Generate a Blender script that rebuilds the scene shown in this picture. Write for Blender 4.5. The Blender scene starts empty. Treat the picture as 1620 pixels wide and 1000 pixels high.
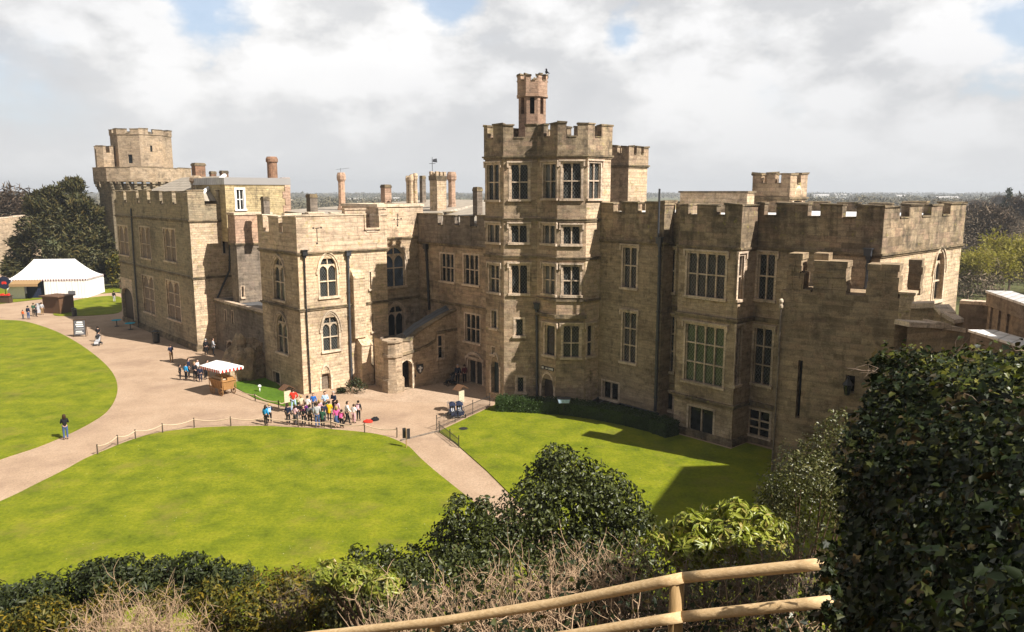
import bpy, bmesh, math, random
import numpy as np
from mathutils import Vector, Matrix, noise as mnoise
R = math.radians
rnd = random.Random(7)
scene = bpy.context.scene
COL = scene.collection
# ------------------------------------------------------------------ camera maths (photo pixels 1620x1000)
F, CX, CY, HC, HZ = 1215.0, 810.0, 500.0, 16.0, 303.0
PITCH = math.atan((CY - HZ) / F); cp, sp = math.cos(PITCH), math.sin(PITCH)
PH = R(48); T1 = (math.cos(PH), -math.sin(PH)); T2 = (math.sin(PH), math.cos(PH))   # the castle's own axes
def ray(x, y):
    u = (x - CX) / F; v = (y - CY) / F
    return (u, cp - v * sp, -(sp + v * cp))
def G(x, y, z=0.0):                       # pixel -> point on a level surface
    d = ray(x, y); t = (z - HC) / d[2]
    return Vector((d[0] * t, d[1] * t, z))
def D(x, y, zc):                          # pixel -> point at depth zc
    d = ray(x, y); return Vector((d[0] * zc, d[1] * zc, HC + d[2] * zc))
def AB(a, b, z=0.0): return Vector((a * T1[0] + b * T2[0], a * T1[1] + b * T2[1], z))
def toab(p): return (p[0] * T1[0] + p[1] * T1[1], p[0] * T2[0] + p[1] * T2[1])
def PBz(x, y, b):
    d = ray(x, y); t = b / (d[0] * T2[0] + d[1] * T2[1])
    return (t * (d[0] * T1[0] + d[1] * T1[1]), HC + t * d[2])
def PAz(x, y, a):
    d = ray(x, y); t = a / (d[0] * T1[0] + d[1] * T1[1])
    return (t * (d[0] * T2[0] + d[1] * T2[1]), HC + t * d[2])
# ------------------------------------------------------------------ objects
def tag(o, label=None, cat=None, group=None, kind=None):
    if label: o['label'] = label
    if cat: o['category'] = cat
    if group: o['group'] = group
    if kind: o['kind'] = kind
    return o
def thing(name, loc, label, cat, group=None, rz=0.0):
    o = bpy.data.objects.new(name, None); COL.objects.link(o)
    o.location = Vector(loc); o.rotation_euler = (0, 0, rz); o.empty_display_size = .3
    return tag(o, label, cat, group)
def rootloc(p):
    while p is not None and p.parent is not None: p = p.parent
    return p.location.copy() if p is not None else Vector((0, 0, 0))
def link(name, me, parent=None):
    o = bpy.data.objects.new(name, me); COL.objects.link(o); o.parent = parent
    return o
def setuv(me):
    uv = me.uv_layers.new(name='UVMap')
    n = len(me.loops)
    if n == 0: return
    co = np.empty(len(me.vertices) * 3); me.vertices.foreach_get('co', co); co = co.reshape(-1, 3)
    vi = np.empty(n, dtype=np.int64); me.loops.foreach_get('vertex_index', vi)
    pn = np.empty(len(me.polygons) * 3); me.polygons.foreach_get('normal', pn); pn = pn.reshape(-1, 3)
    tot = np.empty(len(me.polygons), dtype=np.int64); me.polygons.foreach_get('loop_total', tot)
    ln = np.repeat(pn, tot, axis=0); P = co[vi]
    flat = np.abs(ln[:, 2]) > .8
    h = np.stack([-ln[:, 1], ln[:, 0]], 1); l = np.linalg.norm(h, axis=1); l[l < 1e-6] = 1; h = h / l[:, None]
    u = np.where(flat, P[:, 0], P[:, 0] * h[:, 0] + P[:, 1] * h[:, 1])
    v = np.where(flat, P[:, 1], P[:, 2])
    uv.data.foreach_set('uv', np.stack([u, v], 1).astype(np.float32).ravel())
class MB:
    def __init__(s): s.v = []; s.f = []; s.m = []
    def poly(s, pts, m=0):
        i = len(s.v); s.v += [Vector(p) for p in pts]; s.f.append(list(range(i, i + len(pts)))); s.m.append(m)
    def hexa(s, c, m=0, skip=()):
        i = len(s.v); s.v += [Vector(p) for p in c]
        for k, q in enumerate(((0, 3, 2, 1), (4, 5, 6, 7), (0, 1, 5, 4), (1, 2, 6, 5), (2, 3, 7, 6), (3, 0, 4, 7))):
            if k in skip: continue
            s.f.append([i + j for j in q]); s.m.append(m)
    def box(s, x0, x1, y0, y1, z0, z1, m=0):
        s.hexa([(x0, y0, z0), (x1, y0, z0), (x1, y1, z0), (x0, y1, z0), (x0, y0, z1), (x1, y0, z1), (x1, y1, z1), (x0, y1, z1)], m)
    def abox(s, a0, a1, b0, b1, z0, z1, m=0, j=0.0):
        c = [AB(a, b, z) for z in (z0, z1) for a, b in ((a0, b0), (a1, b0), (a1, b1), (a0, b1))]
        if j: c = [p + Vector((rnd.uniform(-j, j), rnd.uniform(-j, j), rnd.uniform(-j, j) * (k > 3))) for k, p in enumerate(c)]
        s.hexa(c, m)
    def prism(s, poly, z0, z1, m=0, cap=True, bottom=False):
        n = len(poly); i = len(s.v)
        s.v += [Vector((p[0], p[1], z0)) for p in poly] + [Vector((p[0], p[1], z1)) for p in poly]
        for k in range(n):
            k2 = (k + 1) % n; s.f.append([i + k, i + k2, i + n + k2, i + n + k]); s.m.append(m)
        if cap: s.f.append([i + n + k for k in range(n)]); s.m.append(m)
        if bottom: s.f.append([i + k for k in range(n - 1, -1, -1)]); s.m.append(m)
    def tube(s, pts, r, n=8, m=0, caps=True):
        pts = [Vector(p) for p in pts]; rs = r if isinstance(r, (list, tuple)) else [r] * len(pts)
        base = len(s.v); up = None
        for k, p in enumerate(pts):
            d = (pts[min(k + 1, len(pts) - 1)] - pts[max(k - 1, 0)]).normalized()
            if up is None: up = Vector((0, 0, 1)) if abs(d.z) < .9 else Vector((1, 0, 0))
            x = d.cross(up)
            if x.length < 1e-4: x = d.cross(Vector((0, 1, 0)))
            x.normalize(); y = d.cross(x).normalized()
            for q in range(n):
                t = 2 * math.pi * q / n; s.v.append(p + (x * math.cos(t) + y * math.sin(t)) * rs[k])
        for k in range(len(pts) - 1):
            for q in range(n):
                a = base + k * n + q; b = base + k * n + (q + 1) % n
                s.f.append([a, b, b + n, a + n]); s.m.append(m)
        if caps:
            s.f.append([base + q for q in range(n - 1, -1, -1)]); s.m.append(m)
            e = base + (len(pts) - 1) * n; s.f.append([e + q for q in range(n)]); s.m.append(m)
    def lathe(s, c, prof, n=16, m=0):
        b = len(s.v)
        for r, z in prof:
            for q in range(n):
                t = 2 * math.pi * q / n; s.v.append(Vector((c[0] + r * math.cos(t), c[1] + r * math.sin(t), c[2] + z)))
        for k in range(len(prof) - 1):
            for q in range(n):
                q2 = (q + 1) % n; s.f.append([b + k * n + q, b + k * n + q2, b + (k + 1) * n + q2, b + (k + 1) * n + q]); s.m.append(m)
        s.f.append([b + q for q in range(n - 1, -1, -1)]); s.m.append(m)
        e = b + (len(prof) - 1) * n; s.f.append([e + q for q in range(n)]); s.m.append(m)
    def build(s, name, mats, parent=None, smooth=False, bevel=0.0):
        off = rootloc(parent); me = bpy.data.meshes.new(name)
        me.from_pydata([tuple(p - off) for p in s.v], [], s.f)
        for mt in (mats if isinstance(mats, (list, tuple)) else [mats]): me.materials.append(mt)
        me.polygons.foreach_set('material_index', s.m)
        if smooth: me.polygons.foreach_set('use_smooth', [True] * len(s.f))
        if bevel:
            bm = bmesh.new(); bm.from_mesh(me); bmesh.ops.remove_doubles(bm, verts=bm.verts, dist=1e-4)
            bmesh.ops.recalc_face_normals(bm, faces=bm.faces)
            bmesh.ops.bevel(bm, geom=[e for e in bm.edges if len(e.link_faces) == 2 and e.calc_face_angle(0) > .5], offset=bevel, segments=2, profile=.6, affect='EDGES')
            bm.to_mesh(me); bm.free()
        me.update(); setuv(me)
        return link(name, me, parent)
def copy_tree(o, parent=None):
    c = o.copy(); COL.objects.link(c); c.parent = parent
    for ch in list(o.children): copy_tree(ch, c)
    return c
# ------------------------------------------------------------------ materials
MATS = {}
def nodes(name):
    m = bpy.data.materials.new(name); m.use_nodes = True; nt = m.node_tree; nt.nodes.clear()
    out = nt.nodes.new('ShaderNodeOutputMaterial'); b = nt.nodes.new('ShaderNodeBsdfPrincipled')
    nt.links.new(b.outputs[0], out.inputs[0]); MATS[name] = m
    return m, nt, b
def N(nt, typ, **kw):
    n = nt.nodes.new(typ)
    for k, v in kw.items():
        if k in n.inputs.keys(): n.inputs[k].default_value = v
        else: setattr(n, k, v)
    return n
def L(nt, a, b): nt.links.new(a, b)
def ramp(nt, fac, stops, interp='LINEAR'):
    n = nt.nodes.new('ShaderNodeValToRGB'); cr = n.color_ramp; cr.interpolation = interp
    while len(cr.elements) < len(stops): cr.elements.new(.5)
    for e, (p, c) in zip(cr.elements, stops): e.position = p; e.color = (c[0], c[1], c[2], 1) if not isinstance(c, float) else (c, c, c, 1)
    L(nt, fac, n.inputs[0]); return n.outputs[0]
def mix(nt, fac, a, b, mode='MIX'):
    n = nt.nodes.new('ShaderNodeMix'); n.data_type = 'RGBA'; n.blend_type = mode
    for s_, v in ((0, fac), (6, a), (7, b)):
        if isinstance(v, (int, float)): n.inputs[s_].default_value = v if s_ == 0 else (v, v, v, 1)
        elif isinstance(v, tuple): n.inputs[s_].default_value = (v[0], v[1], v[2], 1)
        else: L(nt, v, n.inputs[s_])
    return n.outputs[2]
def noise(nt, vec, scale, detail=4, rough=.6, out=0):
    n = N(nt, 'ShaderNodeTexNoise', Scale=scale, Detail=detail, Roughness=rough)
    if vec is not None: L(nt, vec, n.inputs['Vector'])
    return n.outputs[out]
def mapping(nt, vec, scale=(1, 1, 1), rot=(0, 0, 0), loc=(0, 0, 0)):
    n = nt.nodes.new('ShaderNodeMapping'); L(nt, vec, n.inputs[0])
    n.inputs['Scale'].default_value = scale; n.inputs['Rotation'].default_value = rot; n.inputs['Location'].default_value = loc
    return n.outputs[0]
def bump(nt, h, b, strength=.5, dist=.02):
    n = N(nt, 'ShaderNodeBump', Strength=strength, Distance=dist); L(nt, h, n.inputs['Height']); L(nt, n.outputs[0], b.inputs['Normal'])
def plain(name, col, rough=.6, metal=0.0, var=.15, scale=6.0, spec=.4):
    m, nt, b = nodes(name)
    tc = nt.nodes.new('ShaderNodeTexCoord')
    f = noise(nt, tc.outputs['Object'], scale, 3)
    c = ramp(nt, f, [(.3, tuple(x * (1 - var) for x in col)), (.7, tuple(min(1, x * (1 + var)) for x in col))])
    L(nt, c, b.inputs['Base Color']); b.inputs['Roughness'].default_value = rough; b.inputs['Metallic'].default_value = metal
    b.inputs['Specular IOR Level'].default_value = spec
    return m
def stone(name, tints, bw=.46, rh=.235, grime=.3, big_=0.0, tv=.55, gcol=(.055, .047, .036), lich=.0, rubble=0.0, seed=0.0, streak=.5, smoothband=0.0):
    """ashlar: blocks of differing tints, mortar, weather blotches and streaks"""
    m, nt, b = nodes(name)
    uv = nt.nodes.new('ShaderNodeUVMap').outputs[0]; geo = nt.nodes.new('ShaderNodeNewGeometry'); pos = geo.outputs['Position']
    uvm = mapping(nt, uv, loc=(seed, seed * .7, 0))
    wob = N(nt, 'ShaderNodeVectorMath', operation='MULTIPLY_ADD')
    L(nt, noise(nt, uvm, 1.7, 2, .5, 1), wob.inputs[0]); wob.inputs[1].default_value = (.10 + rubble, .05 + rubble * .5, 0); L(nt, uvm, wob.inputs[2])
    def brick(w, h, off, sq):
        br = nt.nodes.new('ShaderNodeTexBrick'); br.offset = off; br.squash = sq; br.squash_frequency = 3; br.offset_frequency = 2
        L(nt, wob.outputs[0], br.inputs['Vector'])
        for k, v in (('Color1', (0, 0, 0, 1)), ('Color2', (1, 1, 1, 1)), ('Mortar', (.5, .5, .5, 1))): br.inputs[k].default_value = v
        for k, v in (('Scale', 1), ('Mortar Size', .011), ('Mortar Smooth', .4), ('Bias', 0), ('Brick Width', w), ('Row Height', h)): br.inputs[k].default_value = v
        return br
    tints = [(t[0] * 1.0, t[1] * 1.025, t[2] * 1.09) for t in tints]
    mean = tuple(sum(t[i] for t in tints) / len(tints) for i in range(3)); tints = [tuple(mean[i] + (t[i] - mean[i]) * tv for i in range(3)) for t in tints]
    br = brick(bw, rh, .43, .72); br2 = brick(bw * 1.5, rh * 1.5, .37, 1.3)
    sel = ramp(nt, noise(nt, uvm, .33, 2), [(.60 - big_, 0.0), (.66 - big_, 1.0)])
    rv = mix(nt, sel, br.outputs[0], br2.outputs[0])
    k = len(tints)
    c = ramp(nt, rv, [(i / (k - 1), t) for i, t in enumerate(tints)])
    crs = ramp(nt, noise(nt, mapping(nt, uvm, (.55, 4.3, 1)), 1.0, 4, .6), [(.32, (.70, .69, .68)), (.5, (1, 1, 1)), (.68, (1.2, 1.17, 1.13))])
    c = mix(nt, .9, c, crs, 'MULTIPLY')
    big = ramp(nt, noise(nt, pos, .22, 5, .6), [(.32, (.56, .53, .50)), (.48, (1, .99, .97)), (.68, (1.2, 1.13, 1.02))])
    c = mix(nt, .85, c, big, 'MULTIPLY')
    med = ramp(nt, noise(nt, pos, 2.4, 6, .7), [(.30, (.5, .47, .44)), (.46, (.97, .96, .94)), (.74, (1.25, 1.22, 1.16))])
    c = mix(nt, .9, c, med, 'MULTIPLY')
    fine = ramp(nt, noise(nt, pos, 14, 4, .7), [(.3, (.62, .61, .60)), (.7, (1.25, 1.25, 1.25))])
    c = mix(nt, .8, c, fine, 'MULTIPLY')
    mort = mix(nt, sel, br.outputs['Fac'], br2.outputs['Fac'])
    mm = N(nt, 'ShaderNodeMath', operation='MULTIPLY'); L(nt, mort, mm.inputs[0]); mm.inputs[1].default_value = .5
    c = mix(nt, mm.outputs[0], c, mix(nt, noise(nt, pos, .6, 2), (.10, .08, .055), (.34, .28, .21)))
    # weather: dark crust in blotches, and rain streaks
    gn = noise(nt, pos, .8, 7, .72); st = noise(nt, mapping(nt, pos, (2.6, 2.6, .16)), 1.0, 4, .65)
    gm = N(nt, 'ShaderNodeMath', operation='MULTIPLY_ADD'); L(nt, st, gm.inputs[0]); gm.inputs[1].default_value = streak; L(nt, gn, gm.inputs[2])
    t = .5 + streak * .5
    g = ramp(nt, gm.outputs[0], [(t + .13 - grime * .34, 0.0), (t + .34 - grime * .34, 1.0)])
    gg = N(nt, 'ShaderNodeMath', operation='MULTIPLY'); L(nt, g, gg.inputs[0]); gg.inputs[1].default_value = .8
    c = mix(nt, gg.outputs[0], c, gcol)
    if lich:
        ln_ = ramp(nt, noise(nt, mapping(nt, pos, loc=(9, 3, 1)), 2.2, 6, .75), [(.62 - lich * .2, 0.0), (.72 - lich * .2, .75)])
        c = mix(nt, ln_, c, (.30, .26, .075))
    L(nt, c, b.inputs['Base Color']); b.inputs['Roughness'].default_value = .93; b.inputs['Specular IOR Level'].default_value = .15
    h = N(nt, 'ShaderNodeMath', operation='MULTIPLY_ADD'); L(nt, mort, h.inputs[0]); h.inputs[1].default_value = -.8
    hh = N(nt, 'ShaderNodeMath', operation='MULTIPLY_ADD'); L(nt, rv, hh.inputs[0]); hh.inputs[1].default_value = .35; L(nt, noise(nt, pos, 5, 6, .7), hh.inputs[2])
    L(nt, hh.outputs[0], h.inputs[2]); bump(nt, h.outputs[0], b, .75, .05)
    return m
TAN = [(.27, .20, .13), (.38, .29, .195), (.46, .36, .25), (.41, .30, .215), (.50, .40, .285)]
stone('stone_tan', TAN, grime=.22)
stone('stone_lit', [(.46, .345, .225), (.56, .435, .295), (.63, .505, .355), (.57, .415, .295), (.51, .395, .265)], grime=.12, lich=.25, seed=3)  # paler copy for the sun-facing walls, light put into the stone tints
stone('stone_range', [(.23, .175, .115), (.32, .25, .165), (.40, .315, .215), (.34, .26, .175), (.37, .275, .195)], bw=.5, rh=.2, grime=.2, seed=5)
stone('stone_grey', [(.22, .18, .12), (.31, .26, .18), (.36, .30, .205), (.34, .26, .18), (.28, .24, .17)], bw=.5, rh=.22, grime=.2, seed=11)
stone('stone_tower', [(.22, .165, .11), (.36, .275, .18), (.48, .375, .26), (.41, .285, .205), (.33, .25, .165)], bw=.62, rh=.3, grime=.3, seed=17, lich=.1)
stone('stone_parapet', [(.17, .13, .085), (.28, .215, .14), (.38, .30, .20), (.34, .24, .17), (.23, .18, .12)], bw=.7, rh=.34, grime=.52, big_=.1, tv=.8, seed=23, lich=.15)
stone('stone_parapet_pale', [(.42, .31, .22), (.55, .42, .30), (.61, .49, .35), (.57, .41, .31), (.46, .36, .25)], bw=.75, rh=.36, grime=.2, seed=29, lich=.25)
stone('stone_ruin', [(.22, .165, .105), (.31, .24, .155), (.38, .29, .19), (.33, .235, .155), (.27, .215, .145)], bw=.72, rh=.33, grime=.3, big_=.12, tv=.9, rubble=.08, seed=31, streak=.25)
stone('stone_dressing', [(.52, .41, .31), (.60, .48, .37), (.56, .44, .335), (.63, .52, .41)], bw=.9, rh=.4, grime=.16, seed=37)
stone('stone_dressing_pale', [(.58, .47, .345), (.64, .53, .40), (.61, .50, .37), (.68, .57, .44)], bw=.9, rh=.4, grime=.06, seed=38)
stone('stone_string', [(.17, .13, .085), (.25, .19, .12), (.30, .235, .15), (.22, .17, .11)], bw=.9, rh=.5, grime=.6, seed=41, lich=.2)
stone('stone_pink', [(.40, .26, .185), (.47, .32, .23), (.44, .29, .21), (.50, .36, .26)], bw=.6, rh=.26, grime=.15, seed=43)
stone('stone_dark', [(.15, .125, .10), (.20, .168, .135), (.24, .20, .16), (.21, .165, .135)], bw=.6, rh=.3, grime=.35, seed=47)
stone('brick_yellow', [(.43, .34, .18), (.50, .40, .22), (.46, .37, .22), (.54, .43, .25)], bw=.45, rh=.2, grime=.12, seed=53)
stone('brick_red', [(.24, .13, .085), (.33, .19, .12), (.29, .155, .10), (.36, .23, .15)], bw=.28, rh=.1, grime=.35, seed=59)
def glass(name, lattice=True, tint=(.007, .008, .008), lead=(.11, .11, .10), curtain=0.0, ccol=(.3, .28, .22)):
    m, nt, b = nodes(name)
    uv = nt.nodes.new('ShaderNodeUVMap').outputs[0]; pos = nt.nodes.new('ShaderNodeNewGeometry').outputs['Position']
    c = mix(nt, ramp(nt, noise(nt, pos, 1.1, 2), [(.35, 0.0), (.7, 1.0)]), tint, tuple(x * 3.2 for x in tint))
    if curtain:
        c = mix(nt, ramp(nt, noise(nt, mapping(nt, pos, (1.3, 1.3, .25)), 1.0, 2), [(.58 - curtain, 0.0), (.66 - curtain, .8)]), c, ccol)
    if lattice:
        ck = nt.nodes.new('ShaderNodeTexBrick'); ck.offset = 0; ck.squash = 1
        L(nt, mapping(nt, uv, (1, .72, 1), (0, 0, R(45))), ck.inputs['Vector'])
        for k, v in (('Color1', (0, 0, 0, 1)), ('Color2', (0, 0, 0, 1)), ('Mortar', (1, 1, 1, 1))): ck.inputs[k].default_value = v
        for k, v in (('Scale', 1), ('Mortar Size', .011), ('Mortar Smooth', .1), ('Brick Width', .15), ('Row Height', .15)): ck.inputs[k].default_value = v
        c = mix(nt, ck.outputs['Fac'], c, lead)
        rr = ramp(nt, ck.outputs['Fac'], [(0, .08), (1, .6)]); L(nt, rr, b.inputs['Roughness'])
    else: b.inputs['Roughness'].default_value = .07
    L(nt, c, b.inputs['Base Color']); b.inputs['Specular IOR Level'].default_value = .3
    bump(nt, noise(nt, pos, 1.6, 3), b, .6, .05)
    return m
glass('glass_lattice'); glass('glass_plain', False); glass('glass_curtain', True, curtain=.05, ccol=(.16, .15, .13)); glass('glass_blue', True, (.03, .045, .075), (.10, .11, .13)); glass('glass_green', True, (.022, .032, .014), (.17, .18, .14))
glass('glass_door', False, (.02, .018, .016))
# lead roofs: seams and streaks
def lead(name, col, seam=.7, rough=.55, rot=0.0):
    m, nt, b = nodes(name)
    pos = nt.nodes.new('ShaderNodeNewGeometry').outputs['Position']
    pr = mapping(nt, pos, rot=(0, 0, rot))
    w = N(nt, 'ShaderNodeTexWave', Scale=1 / seam * .5, Distortion=.15); w.wave_type = 'BANDS'; w.bands_direction = 'X'; L(nt, pr, w.inputs['Vector'])
    s_ = ramp(nt, w.outputs[0], [(.0, 1.0), (.10, 0.0)])
    c = ramp(nt, noise(nt, pos, 1.3, 5, .65), [(.3, tuple(x * .72 for x in col)), (.7, tuple(min(.9, x * 1.15) for x in col))])
    c = mix(nt, s_, c, tuple(x * .5 for x in col))
    L(nt, c, b.inputs['Base Color']); b.inputs['Roughness'].default_value = rough; b.inputs['Specular IOR Level'].default_value = .35
    bump(nt, w.outputs[0], b, .4, .05)
    return m
lead('lead_pale', (.55, .53, .52), .8, .5, R(48)); lead('lead_tan', (.36, .31, .25), .9, .7, R(-42)); lead('lead_dark', (.10, .105, .115), .6, .5, R(48)); lead('lead_white', (.74, .73, .73), 1.2, .5, R(48))
plain('iron_black', (.018, .018, .02), .45, .0, .3, spec=.5)
plain('pipe_grey', (.05, .053, .062), .4, .0, .3, spec=.5)
plain('pipe_pale', (.33, .29, .22), .7)
plain('paint_white', (.78, .77, .75), .5, 0, .05)
plain('white_roofing', (.74, .73, .72), .6, 0, .1)
plain('door_dark', (.045, .03, .02), .6, 0, .3)
plain('door_teal', (.018, .032, .034), .5, 0, .3)
plain('door_oak', (.17, .13, .095), .7, 0, .3)
plain('shutter_brown', (.20, .145, .11), .85, 0, .25, 3)
plain('dark_void', (.006, .006, .006), .9, 0, .2)
plain('skin', (.52, .32, .23), .55, 0, .05)
plain('skin_pale', (.58, .38, .29), .55, 0, .05)
for nm, c in dict(hair_brown=(.05, .028, .015), hair_dark=(.014, .011, .009), hair_blond=(.36, .24, .10), hair_grey=(.33, .31, .29), cloth_navy=(.015, .02, .045), cloth_black=(.012, .012, .014), cloth_blue=(.02, .12, .42), cloth_sky=(.03, .30, .62),
                  cloth_red=(.62, .035, .02), cloth_orange=(.70, .12, .02), cloth_yellow=(.72, .44, .015), cloth_pink=(.62, .10, .28), cloth_palepink=(.62, .38, .42), cloth_white=(.72, .70, .68), cloth_cream=(.55, .46, .33), cloth_grey=(.10, .10, .11),
                  cloth_palegrey=(.40, .40, .42), cloth_denim=(.06, .10, .22), cloth_khaki=(.30, .19, .09), cloth_green=(.03, .09, .055), cloth_brown=(.10, .05, .03), cloth_lightblue=(.38, .52, .68), cloth_turquoise=(.01, .35, .50), cloth_maroon=(.12, .02, .03), cloth_purple=(.14, .03, .20)).items():
    plain(nm, c, .85, 0, .2, 9, spec=.2)
plain('eye_dark', (.01, .008, .006), .3); plain('lip', (.35, .12, .10), .5)
def wood(name, c1, c2, sc=(1, 1, 1), rough=.65):
    m, nt, b = nodes(name)
    tc = nt.nodes.new('ShaderNodeTexCoord').outputs['Object']
    f = noise(nt, mapping(nt, tc, sc), 6, 6, .65)
    c = ramp(nt, f, [(.3, c1), (.52, tuple((a + b_) / 2 for a, b_ in zip(c1, c2))), (.7, c2)])
    kn = N(nt, 'ShaderNodeTexVoronoi', Scale=2.6); L(nt, tc, kn.inputs['Vector'])
    c = mix(nt, ramp(nt, kn.outputs[0], [(.05, .75), (.12, 0.0)]), c, tuple(x * .35 for x in c1))
    c = mix(nt, .5, c, ramp(nt, noise(nt, tc, 1.6, 5), [(.3, (.7, .68, .66)), (.6, (1.05, 1.05, 1.05))]), 'MULTIPLY')
    L(nt, c, b.inputs['Base Color']); b.inputs['Roughness'].default_value = rough; b.inputs['Specular IOR Level'].default_value = .25
    bump(nt, f, b, .35, .01)
    return m
wood('wood_rail', (.50, .33, .16), (.74, .54, .31), (.7, 9, 9)); wood('wood_post', (.30, .19, .08), (.46, .30, .14), (9, 9, .8)); wood('wood_cart', (.28, .14, .05), (.46, .26, .10), (1, 1, 8)); wood('wood_hut', (.085, .042, .022), (.16, .085, .045), (1, 1, 14)); wood('wood_dark', (.05, .03, .018), (.09, .055, .03), (1, 1, 5)); wood('rope', (.46, .33, .22), (.64, .50, .36), (20, 20, 20))
wood('bark', (.06, .045, .03), (.13, .10, .07), (8, 8, 1.2)); wood('twig_tan', (.32, .205, .12), (.52, .375, .25), (8, 8, 8), .8); wood('twig_grey', (.15, .105, .075), (.27, .20, .15), (8, 8, 8), .85); wood('stem_brown', (.10, .06, .035), (.2, .13, .08), (8, 8, 8), .8)
def leaf(name, cols, rough=.4, spec=.4, trans=.25, back=None):
    m, nt, b = nodes(name)
    geo = nt.nodes.new('ShaderNodeNewGeometry')
    k = len(cols)
    c = ramp(nt, geo.outputs['Random Per Island'], [(i / (k - 1), t) for i, t in enumerate(cols)])
    c = mix(nt, .6, c, ramp(nt, noise(nt, geo.outputs['Position'], .9, 3), [(.3, (.72, .78, .7)), (.7, (1.2, 1.15, 1.1))]), 'MULTIPLY')
    L(nt, c, b.inputs['Base Color']); b.inputs['Roughness'].default_value = rough; b.inputs['Specular IOR Level'].default_value = spec
    if trans:
        tr = nt.nodes.new('ShaderNodeBsdfTranslucent'); L(nt, mix(nt, 1.0, c, (1.3, 1.4, .7), 'MULTIPLY'), tr.inputs[0])
        ms = nt.nodes.new('ShaderNodeMixShader'); ms.inputs[0].default_value = trans
        L(nt, b.outputs[0], ms.inputs[1]); L(nt, tr.outputs[0], ms.inputs[2])
        out = [n for n in nt.nodes if n.type == 'OUTPUT_MATERIAL'][0]; L(nt, ms.outputs[0], out.inputs[0])
    return m
leaf('leaf_holly', [(.026, .034, .008), (.045, .055, .012), (.075, .085, .02), (.034, .042, .010)], .42, .4, .1)
leaf('leaf_olive', [(.05, .055, .016), (.10, .10, .028), (.07, .08, .022), (.15, .13, .045)], .38, .45, .15)
leaf('leaf_rhodo', [(.13, .165, .02), (.22, .25, .03), (.30, .31, .05), (.17, .20, .025), (.33, .26, .08)], .38, .4, .2)
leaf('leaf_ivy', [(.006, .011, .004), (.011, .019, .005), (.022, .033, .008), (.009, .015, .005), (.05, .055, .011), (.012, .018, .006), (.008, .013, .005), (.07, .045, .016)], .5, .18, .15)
leaf('leaf_ivy_sunlit', [(.05, .07, .012), (.11, .12, .018), (.16, .15, .025), (.07, .09, .014), (.03, .045, .01)], .4, .3, .2)  # paler green for the top of the ivy, sunlight put into the leaf colour
leaf('leaf_gorse', [(.035, .042, .010), (.07, .072, .014), (.15, .12, .015), (.05, .055, .012), (.26, .17, .012)], .5, .25, .2)
leaf('leaf_yewdark', [(.018, .026, .010), (.03, .04, .013), (.045, .052, .017), (.024, .034, .011)], .5, .25, .1)
leaf('leaf_yew', [(.028, .03, .011), (.05, .05, .016), (.085, .07, .022), (.035, .038, .012), (.11, .08, .026)], .55, .2, .1)
leaf('leaf_box', [(.016, .03, .008), (.03, .055, .012), (.042, .07, .016)], .5, .25, .15)
leaf('leaf_willow', [(.22, .20, .04), (.30, .26, .055), (.25, .20, .055)], .6, .2, .3)
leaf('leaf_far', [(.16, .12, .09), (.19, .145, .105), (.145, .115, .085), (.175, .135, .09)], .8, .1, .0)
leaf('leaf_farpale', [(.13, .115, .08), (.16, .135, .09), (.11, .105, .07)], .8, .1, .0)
leaf('twig_far', [(.14, .10, .07), (.19, .14, .10), (.11, .08, .06)], .9, .1, 0)
# ground
def ground_mat(name, cols, s1, s2, bumpd=.01, rough=.95, specks=None, extra=None):
    m, nt, b = nodes(name)
    pos = nt.nodes.new('ShaderNodeNewGeometry').outputs['Position']
    k = len(cols)
    c = ramp(nt, noise(nt, pos, s1, 6, .62), [(.28 + .44 * i / (k - 1), t) for i, t in enumerate(cols)])
    f2 = noise(nt, pos, s2, 5, .75)
    c = mix(nt, .9, c, ramp(nt, f2, [(.28, (.62, .64, .55)), (.5, (1, 1, 1)), (.72, (1.3, 1.25, 1.2))]), 'MULTIPLY')
    if extra: c = mix(nt, ramp(nt, noise(nt, mapping(nt, pos, loc=(5, 8, 0)), extra[0], 5, .7), [(extra[1], 0.0), (extra[1] + .15, extra[3])]), c, extra[2])
    if specks:
        v = N(nt, 'ShaderNodeTexVoronoi', Scale=specks[0]); L(nt, pos, v.inputs['Vector'])
        msk = ramp(nt, noise(nt, pos, .35, 3), [(.48, 0.0), (.62, 1.0)])
        mm = N(nt, 'ShaderNodeMath', operation='MULTIPLY'); L(nt, ramp(nt, v.outputs[0], [(specks[1], 1.0), (specks[1] + .03, 0.0)]), mm.inputs[0]); L(nt, msk, mm.inputs[1])
        c = mix(nt, mm.outputs[0], c, specks[2])
    L(nt, c, b.inputs['Base Color']); b.inputs['Roughness'].default_value = rough; b.inputs['Specular IOR Level'].default_value = .12
    bump(nt, f2, b, .6, bumpd)
    return m
ground_mat('grass', [(.078, .105, .006), (.125, .152, .007), (.168, .188, .009), (.22, .22, .016)], .55, 6.0, .08, extra=(.3, .54, (.19, .16, .035), .5), specks=(2.2, .04, (.45, .46, .3)))
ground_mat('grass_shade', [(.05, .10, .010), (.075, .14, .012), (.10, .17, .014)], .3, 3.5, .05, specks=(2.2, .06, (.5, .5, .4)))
ground_mat('gravel', [(.30, .21, .145), (.37, .262, .182), (.41, .30, .215)], .4, 9.0, .015, extra=(.22, .52, (.27, .185, .13), .75))
ground_mat('paving', [(.33, .235, .165), (.39, .285, .205), (.43, .32, .235)], .5, 5, .01)
ground_mat('soil', [(.05, .036, .022), (.085, .06, .036), (.11, .08, .05)], .7, 6, .05)
ground_mat('farmland', [(.10, .085, .055), (.085, .10, .035), (.15, .13, .06), (.075, .085, .04)], .006, .05, .1, extra=(.01, .55, (.09, .12, .03), .8))
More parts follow.
